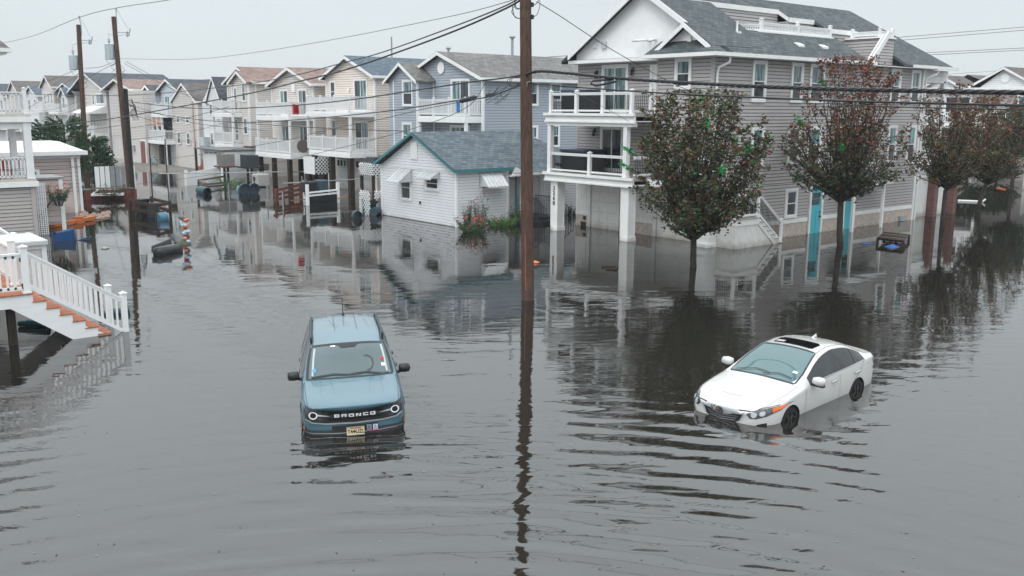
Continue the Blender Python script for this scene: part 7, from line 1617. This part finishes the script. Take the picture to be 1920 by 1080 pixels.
b = MB(); a = PZ(172, 365, .35); c = PZ(232, 364, .35); b.bar(a, c, .5, .14); b.bar(a, a+(c-a)*.2+Vector((0, 0, .3)), .4, .1); T = thing('debris_boat', (a.x, a.y, 0), 'white hull edge loaded with brush behind the picket fence', 'boat'); b.build('hull', W_, T)
T2 = plant(a.lerp(c, .55), .75, 1.1, 60, 'pile of tangled brown brush on the white hull', 22, [paint('brush_brown', (.10, .085, .065), .9, .4), L_OL], None, 0, 'brush_pile', 'brush', .3)
for i, (px, py, m) in enumerate(((166, 372, 'aqua'), (184, 372, 'dark'), (197, 370, 'white'), (215, 371, 'white'), (230, 370, 'grey'))):
    q = PZ(px, py); b = MB(); b.lathe((q.x, q.y+.5, .25), [(.1, -.3), (.25, -.25), (.25, .25), (.1, .3)], 10); tag(b.build('rubbish_bag', {'aqua': MATS['aqua_plastic'], 'dark': BLKP, 'white': W_, 'grey': GREYM}[m], None, smooth=True), ('aqua tub behind the left end of the picket fence', 'black bag behind the picket fence', 'white bag behind the middle of the picket fence', 'second white bag behind the picket fence, further right', 'grey bag behind the right end of the picket fence')[i], 'rubbish')
# stone edging by the annex
q = PZ(150, 402); T = MB(); rng = random.Random(4)
for i in range(120):
    t_ = rng.random(); x = PZ(150+55*t_, 398+6*math.sin(t_*3)+rng.uniform(-3, 8)); s = rng.uniform(.06, .14); T.lathe((x.x, x.y, .02), [(s*.6, -.03), (s, 0), (s*.5, s*.6)], 6)
tag(T.build('pebbles', paint('pink_pebble', (.32, .22, .18), .9, .3, 6)), kind='stuff', label='pinkish pebbles spilling from the annex corner')
# gravel bank with the bicycle and the shed canopy
g = MB(); rng = random.Random(6); G = [(26.5, 88.0), (28.3, 83.0), (31.0, 78.0), (33.5, 80), (33.5, 97), (31.8, 104), (28, 99)]
cx = sum(a for a, _ in G)/len(G); cy = sum(a for _, a in G)/len(G)
for i in range(len(G)):
    a, c = G[i], G[(i+1) % len(G)]; ai = (cx+(a[0]-cx)*.6, cy+(a[1]-cy)*.6); ci = (cx+(c[0]-cx)*.6, cy+(c[1]-cy)*.6)
    g.face([(a[0], a[1], -.06), (c[0], c[1], -.06), (ci[0], ci[1], .16), (ai[0], ai[1], .16)]); g.face([(ai[0], ai[1], .16), (ci[0], ci[1], .16), (cx, cy, .2)])
tag(g.build('gravel_ground', paint('gravel', (.17, .155, .14), .95, .5, 3, .03, .1, bscale=8)), kind='structure')
T = thing('bicycle', (31.0, 92, .16), 'bicycle leaning on the gravel bank by the grey-beige houses', 'bicycle'); bx, by = 30.2, 90.2
for dy in (0, 1.1): b = MB(); b.tube([(bx+.02*math.sin(i), by+dy+.34*math.cos(2*math.pi*i/20), .52+.34*math.sin(2*math.pi*i/20)) for i in range(21)], .025, 5); b.build('wheel', BLKP, T)
b = MB(); b.bar((bx, by, .52), (bx, by+.35, .98), .04, .04); b.bar((bx, by+.35, .98), (bx, by+.9, .95), .04, .04); b.bar((bx, by+.9, .95), (bx, by+.5, .5), .04, .04); b.bar((bx, by+.5, .5), (bx, by+.35, .98), .04, .04); b.bar((bx, by+.9, 1.1), (bx, by+1.1, .52), .04, .04); b.bar((bx-.25, by+.95, 1.12), (bx+.25, by+.95, 1.12), .03, .03); b.build('frame', paint('pale_cyan', (.35, .60, .65), .4), T); b = MB(); b.box(bx-.07, by+.22, 1.0, bx+.07, by+.45, 1.06); b.build('saddle', BLKP, T)
T = thing('storage_hut', (30.5, 77, 0), 'white hut with flat grey roof and dark louvres beside the double-gabled house', 'hut'); h0 = PZ(383, 335); b = MB(); b.box(h0.x, h0.y-4.5, -.4, h0.x+2.6, h0.y+.0, 2.35); b.build('wall', S_PW, T); b = MB(); b.box(h0.x-.3, h0.y-4.6, 2.4, h0.x+2.7, h0.y+1.2, 2.5); b.build('roof', paint('grey_roof_sheet', (.16, .16, .16), .8), T)
b = MB()
for k in range(4): b.box(h0.x-.02, h0.y-3.9+k*.95, 2.12, h0.x-.005, h0.y-3.3+k*.95, 2.22)
b.build('louvre', BLACK, T)
for y in (h0.y+1.0,): b = MB(); b.box(h0.x-.25, y, -.4, h0.x-.1, y+.15, 2.4); b.build('post', DKW, T)
b = MB(); b.poly([(h0.x+.3, h0.y+.4, .2), (h0.x+.3, h0.y+2.2, .2), (h0.x+.3, h0.y+.4, 2.0)], [(0, 1, 2)]); b.poly([(h0.x+.28, h0.y+.4, .2), (h0.x+.28, h0.y+2.2, .2), (h0.x+.28, h0.y+2.2, .9), (h0.x+.28, h0.y+.4, 1.0)], [(0, 1, 2, 3)]); b.build('panel', paint('orange_board', (.33, .12, .07), .7, .2), T)
# fallen white fence
a, c = PZ(350, 348), PZ(412, 344); T = thing('fallen_fence', (a.x, a.y, 0), 'white vinyl fence panel half submerged in front of the hut', 'fence'); b = MB(); d = c-a; nrm = Vector((-d.y, d.x, 0)).normalized()*.03
b.poly([a+nrm*k+Vector((0, 0, z)) for k in (1, -1) for z in (-.4, .95)]+[c+nrm*k+Vector((0, 0, z)) for k in (1, -1) for z in (-.4, 1.25)], [(0, 1, 5, 4), (2, 6, 7, 3), (1, 3, 7, 5), (0, 2, 3, 1), (4, 5, 7, 6)]); b.build('panel', WR, T)
for k, q in enumerate((a, c)): b = MB(); b.box(q.x-.1, q.y-.1, -.4, q.x+.1, q.y+.1, 1.15+.25*k); b.build('post', WR, T)
a, c, e = PZ(372, 338, .5), PZ(418, 331, .5), PZ(376, 352, .1); b = MB(); b.bar(a, c, .18, .12); b.bar(a, PZ(373, 350, .0), .16, .12); b.bar(PZ(378, 346, .1), PZ(430, 342, .1), .18, .12); b.bar(PZ(377, 344, .3), PZ(385, 350, .2), .3, .5); tag(b.build('broken_dock', OLDW), 'broken grey dock boards leaning over the white fallen fence', 'broken boards')
# air conditioners on stands
for px, py, m, lab, hh in ((426, 344, paint('grey_ac', (.22, .21, .20), .6), 'grey-brown air conditioner on a tall wooden stand', 1.25), (470, 343, paint('dark_ac', (.05, .065, .07), .5), 'dark air conditioner on a tall black stand beside the garage', 1.15)):
    q = PZ(px, py); T = thing('air_conditioner', (q.x, q.y, 0), lab, 'air conditioner'); b = MB(); b.box(q.x-.5, q.y-.6, hh+.1, q.x+.45, q.y+.6, hh+1.0)
    for k in range(8): b.box(q.x-.52, q.y-.6+k*.155, hh+.15, q.x-.5, q.y-.52+k*.155, hh+1.05)
    b.build('unit', m, T, bevel=.04); b = MB(); b.box(q.x-.65, q.y-.85, hh, q.x+.6, q.y+.85, hh+.1); b.build('shelf', REDW if hh and 'grey-brown' in lab else BLKP, T)
    for dy in (-.35, .35): b = MB(); b.box(q.x-.1, q.y+dy-.07, -.6, q.x+.04, q.y+dy+.07, hh); b.build('leg', DKW, T)
# lattice-skirted platforms by the cream house
def lattice(mb, pl, c, a0, a1, z0, z1, s=.16):
    n = int((a1-a0+z1-z0)/s)
    for i in range(n):
        t0 = i*s
        for sg in (1, -1):
            pa = max(0, t0-(z1-z0)); pb = min(a1-a0, t0); za = z0+(t0-pa); zb = z0+(t0-pb)
            if sg < 0: za, zb = z0+z1-za, z0+z1-zb
            if pb-pa > .03: mb.bar(wp(pl, c, a0+pa, za, .01*sg), wp(pl, c, a0+pb, zb, .01*sg), .045, .045)
def ac_platform(px, py, label, w=1.6, z=1.6):
    q = PZ(px, py); T = thing('lattice_platform', (q.x, q.y, 0), label, 'platform'); b = MB(); b.box(q.x, q.y, z, q.x+w, q.y+w, z+.08); b.build('deck', DKW, T)
    b = MB(); lattice(b, 'X', q.x-.02, q.y, q.y+w, z+.02, z+.80, .24); lattice(b, 'Y', q.y-.02, q.x, q.x+w, z+.02, z+.80, .24); b.build('lattice', WR, T)
    for dx, dy in ((.1, .1), (w-.1, .1), (.1, w-.1)): b = MB(); b.box(q.x+dx-.08, q.y+dy-.08, -.6, q.x+dx+.08, q.y+dy+.08, z); b.build('leg', DKW, T)
    b = MB(); b.box(q.x+.3, q.y+.3, z+.1, q.x+1.3, q.y+1.3, z+1.15); b.build('air_conditioner', paint('dark_ac', (.05, .065, .07), .5), T, bevel=.04)
ac_platform(700, 380, 'dark air conditioner behind white lattice on legs left of the cottage')
T = thing('lattice_skirt', (31.1, 61.5, 0), 'hanging white lattice panel under the left end of the cream balcony', 'lattice'); b = MB(); lattice(b, 'Y', 58.6, 30.5, 31.9, 1.2, 2.35, .26); b.build('lattice', WR, T); b = MB(); b.box(30.45, 58.7, 1.2, 31.9, 58.74, 2.3); b.build('backing', CHAR, T); b = MB(); b.box(30.4, 58.6, 1.2, 30.45, 60.2, 2.4); b.build('panel', WR, T)
q = PZ(694, 404); T = thing('lattice_fence', (q.x, q.y, 0), 'broken white lattice standing in water beside the dark blue bin', 'lattice'); b = MB(); lattice(b, 'X', q.x, q.y, q.y+1.1, -.5, 1.3, .24); b.build('lattice', WR, T); b = MB(); lattice(b, 'Y', q.y, q.x+.3, q.x+2.4, .9, 1.3, .2); b.build('lattice', WR, T)
# galvanised fence tubes in front of the beige houses
T = thing('pipe_fence', (26, 60, 0), 'long low galvanised pipe rails on thin posts in front of the beige houses', 'fence')
for (p0, p1) in (((296, 326), (612, 321)), ((531, 344), (722, 333))):
    z = 1.05; a = PZ(p0[0], p0[1], z); c = PZ(p1[0], p1[1], z); b = MB(); b.tube([a, c], .035, 6); b.build('rail', GREYM, T)
for px, py, z in ((531, 393, 1.05), (502, 378, 1.1), (430, 376, 1.1), (567, 360, 1.1), (677, 386, 1.05)): q = PZ(px, py); b = MB(); b.tube([(q.x, q.y, -.6), (q.x, q.y, z)], .04, 6); b.build('post', GREYM, T)
# red bench / folded stairs and the white-rimmed swing frame
a, c = PZ(518, 382), PZ(570, 372); T = thing('garden_bench', (a.x, a.y, 0), 'red-brown slatted bench half under water before the pilings', 'bench')
for k, z in enumerate((.25, .5, .75)): b = MB(); b.bar(a+Vector((0, .2*k, z)), c+Vector((0, .2*k, z+.1)), .05, .16); b.build('slat', REDW, T)
for q in (a, a.lerp(c, .25), a.lerp(c, .9)): b = MB(); b.box(q.x-.06, q.y-.06, -.5, q.x+.06, q.y+.06, .9); b.build('leg', REDW, T)
b = MB(); b.bar(PZ(545, 376, .2), PZ(575, 374, .2), .1, .05); tag(b.build('plank', DECKW), 'reddish plank floating between the bench and the white dock', 'plank')
k0, k1, k2 = PZ(577, 385), PZ(634, 380), PZ(572, 376); T = thing('floating_dock', (k0.x, k0.y, 0), 'dark dock frame with white rims and two dark seats before the cream house', 'dock'); d = (k1-k0); s_ = (k2-k0)
for z in (.56, .74): b = MB(); b.bar(k0+Vector((0, 0, z)), k1+Vector((0, 0, z+.05)), .14, .09); b.build('rim', W_, T)
for q in (k0, k1, k2): b = MB(); b.box(q.x-.08, q.y-.08, -.5, q.x+.08, q.y+.08, 1.25); b.build('post', W_, T)
b = MB(); b.bar(k0+Vector((0, 0, .24)), k1+Vector((0, 0, .26)), .06, .5); b.bar(k2+Vector((0, 0, .9)), k0+Vector((0, 0, .9)), .06, 1.1); b.build('side', BLKP, T)
for t_ in (.2, .62): q = k0+d*t_+Vector((0, .6, 0)); b = MB(); b.box(q.x-.35, q.y-.3, .7, q.x+.35, q.y+.35, 1.35+.1*t_); b.build('seat', BINB if t_ > .5 else BLKP, T, bevel=.08)
b = MB(); b.bar(PZ(634, 372, .3), PZ(650, 368, .35), .09, .05); tag(b.build('plank', paint('red_board', (.42, .10, .05), .7)), 'orange-red plank in front of the white garage door', 'plank')
q = PZ(490, 350); T = thing('white_box', (q.x, q.y, 0), 'pale square cooler box with handle by the pilings', 'box'); b = MB(); b.box(q.x-.5, q.y-.5, .05, q.x+.5, q.y+.6, .95); b.build('body', paint('pale_plastic', (.40, .38, .36), .6, .1), T, bevel=.08); b = MB(); b.box(q.x-.55, q.y-.15, .5, q.x-.5, q.y+.2, .75); b.box(q.x-.55, q.y, .2, q.x-.5, q.y+.05, .7); b.build('handle', CHAR, T)
q = PZ(487, 340); b = MB(); b.box(q.x-.3, q.y-.8, .9, q.x+.5, q.y+.9, 1.4); tag(b.build('foam_block', paint('pale_foam', (.38, .34, .30), .8, .1), bevel=.1), 'pale block lying on top of the cooler box', 'block')
# pallet table with blue tarp in front of the house
a, c, e = PZ(1645, 457), PZ(1693, 463), PZ(1704, 451); T = thing('wooden_table', (a.x, a.y, 0), 'low dark wooden bench table standing in water before the turquoise doors', 'table'); u_ = (c-a); v_ = (e-c)
for k in range(5): b = MB(); q0 = a+v_*(k/4.4); b.bar(q0+Vector((0, 0, .27)), q0+u_+Vector((0, 0, .27)), .20, .04); b.build('slat', OLDW if k % 2 else DKW, T)
for s in (0, .5, 1):
    for r_ in (0, 1): q = a+u_*s+v_*r_; b = MB(); b.box(q.x-.04, q.y-.04, -.5, q.x+.04, q.y+.04, .25); b.build('leg', DKW, T)
for r_ in (0, 1): b = MB(); b.bar(a+v_*r_+Vector((0, 0, .21)), a+u_+v_*r_+Vector((0, 0, .21)), .04, .07); b.build('apron', DKW, T)
for px, py, r_, lab in ((1673, 463, .32, 'bright blue tarp bundle under the dark wooden table'), (1628, 457, .28, 'flat scrap of blue tarp floating left of the wooden table')):
    q = PZ(px, py); b = MB(); rng = random.Random(int(px)); n = 14; flat = .05 if px < 1650 else .13; b.poly([(q.x+r_*rng.uniform(.7, 1.5)*math.cos(6.283*i/n), q.y+r_*rng.uniform(.6, 1.1)*math.sin(6.283*i/n), .008) for i in range(n)]+[(q.x, q.y, flat)], [(i, (i+1) % n, n) for i in range(n)]); tag(b.build('tarp', paint('blue_tarp', (.015, .10, .30), .5)), lab, 'tarp')
# floating white board far right, sticks, leaf
a, c = PZ(1796, 376, .05), PZ(1842, 378, .05); b = MB(); b.bar(a, c, .5, .08); b.bar(c, c+(c-a)*.12+Vector((0, 0, .16)), .5, .08); tag(b.build('white_board', W_), 'long white board floating behind the fourth street tree', 'board')
a, c = PZ(1870, 352, .03), PZ(1884, 355, .03); b = MB(); b.bar(a, c, .2, .06); tag(b.build('plank', MATS['orange_paint']), 'orange plank floating near the right white fence', 'plank')
b = MB(); q = [PZ(1128, 499, .04), PZ(1158, 499, .04), PZ(1140, 506, .04)]; b.tube([q[0], q[1]], .03, 6); b.tube([q[1], PZ(1154, 506, .03)], .03, 6); b.tube([PZ(1136, 504, .03), PZ(1156, 505, .03)], .03, 6); tag(b.build('floating_stick', DKW), 'dark forked stick floating before the square columns', 'stick')
for i, (px, py, m, lab) in enumerate(((1004, 493, 'orange_flower', 'orange leaf floating just right of the middle pole'), (197, 466, 'pale_rubbish', 'pale scrap of litter floating in the lane left of the dark container'), (123, 380, 'pale_rubbish', 'small grey lump by the annex plinth'))):
    q = PZ(px, py); b = MB(); b.lathe((q.x, q.y, .02), [(.16, -.02), (.18, 0), (.08, .06)], 7); tag(b.build('litter', MATS[m]), lab, 'litter')
# two garden birdbath-like white discs and yard items far left
q = PZ(203, 322); T = thing('birdbath', (q.x, q.y, 0), 'white pedestal birdbath near the left transformer pole', 'birdbath'); b = MB(); b.lathe((q.x, q.y, 0), [(.25, 0), (.1, .1), (.08, 1.2), (.15, 1.3)], 12); b.build('pedestal', W_, T, smooth=True); b = MB(); b.lathe((q.x, q.y, 1.3), [(.2, 0), (.75, .15), (.78, .25), (.5, .2)], 16); b.build('basin', W_, T, smooth=True)
# back row of dark planter walls left of the maroon door
q = PZ(190, 330); b = MB(); b.box(q.x, q.y-3, -.5, q.x+.4, q.y+12, .9); tag(b.build('dark_planter', paint('dark_planter', (.05, .045, .04), .8, .3)), 'long dark planter wall behind the birdbath', 'planter')
q = PZ(180, 352); T = thing('garden_fence', (q.x, q.y, 0), 'short white and grey board fence between the transformer poles', 'fence')
for i in range(8): b = MB(); b.box(q.x+i*.36, q.y, -.5, q.x+i*.36+.3, q.y+.05, 1.5); b.build('board', GREYM if 2 < i < 6 else W_, T)
# towel on the balcony and wall clutter
b = MB()
for i in range(3): b.box(31.30+i*.14, 63.36, 5.28+.06*(i % 2), 31.52+i*.14, 63.40, 6.0-.05*(i % 3))
tag(b.build('towel', paint('red_towel', (.55, .03, .05), .8, .2)), 'red and pink towel hanging behind the upper railing of the beige house', 'towel')
b = MB(); b.lathe((32.0, 63.38, 2.95), [(.48, 0), (.48, .04)], 20, (0, -1, 0)); tag(b.build('round_table_top', paint('brown_disc', (.16, .13, .12), .7)), 'round brown table top leaning on the lower railing of the beige house', 'table top')
for z, y, lab in ((5.4, 44.0, 'blue striped towel on the blue-grey house balcony'),): b = MB(); b.box(32.17, y, z+.1, 32.2, y+.14, z+.7); b.box(32.17, y+.2, z+.15, 32.2, y+.32, z+.8); tag(b.build('towel', paint('blue_towel', (.03, .16, .42), .8, .2)), lab, 'towel')
# drifting leaves, twigs and scum specks
b = MB(); rng = random.Random(77)
for i in range(900):
    z_ = rng.random()
    if z_ < .35: q = Vector((rng.gauss(27, 3.5), rng.gauss(22, 2.2), 0))
    elif z_ < .6: q = Vector((rng.gauss(33, 5), rng.gauss(22.6, 1.4), 0))
    else: q = PZ(rng.uniform(0, 1920), 440+640*rng.random()**1.6)
    s = rng.uniform(.006, .02); a = rng.uniform(0, 3.14); u_ = Vector((math.cos(a), math.sin(a), 0))*s*rng.uniform(1, 2.2); v_ = Vector((-math.sin(a), math.cos(a), 0))*s*.6
    b.cur = rng.randrange(3); q = Vector((q.x, q.y, .006)); b.face([q-u_, q+v_, q+u_, q-v_])
tag(b.build('floating_leaves', [paint('dead_leaf', (.10, .05, .03), .8), L_OL, MATS['pale_rubbish']]), kind='stuff', label='scattered dead leaves and specks drifting on the flood')
# staples, tags and a cracked grain line on the middle pole
b = MB(); rng = random.Random(2)
for i in range(10):
    py = rng.uniform(180, 520); q = mp(py, rng.uniform(-.12, .12), .175); b.box(q.x-.008, q.y-.008, q.z-.015, q.x+.008, q.y+.008, q.z+.015)
b.build('staple', CHAR, bpy.data.objects['utility_pole'])
# ------------------------------------------------------------------ mist over the flood
hz = MB(); hz.box(-40, -40, -1.8, 330, 330, 19.0); m = bpy.data.materials.new('haze'); m.use_nodes = True; t = m.node_tree; t.nodes.clear(); o = t.nodes.new('ShaderNodeOutputMaterial'); v = t.nodes.new('ShaderNodeVolumePrincipled'); v.inputs['Color'].default_value = (.86, .90, .93, 1); v.inputs['Density'].default_value = 0.0004; t.links.new(v.outputs[0], o.inputs['Volume'])
tag(hz.build('haze', m), kind='stuff', label='thin pale mist over the flooded street')
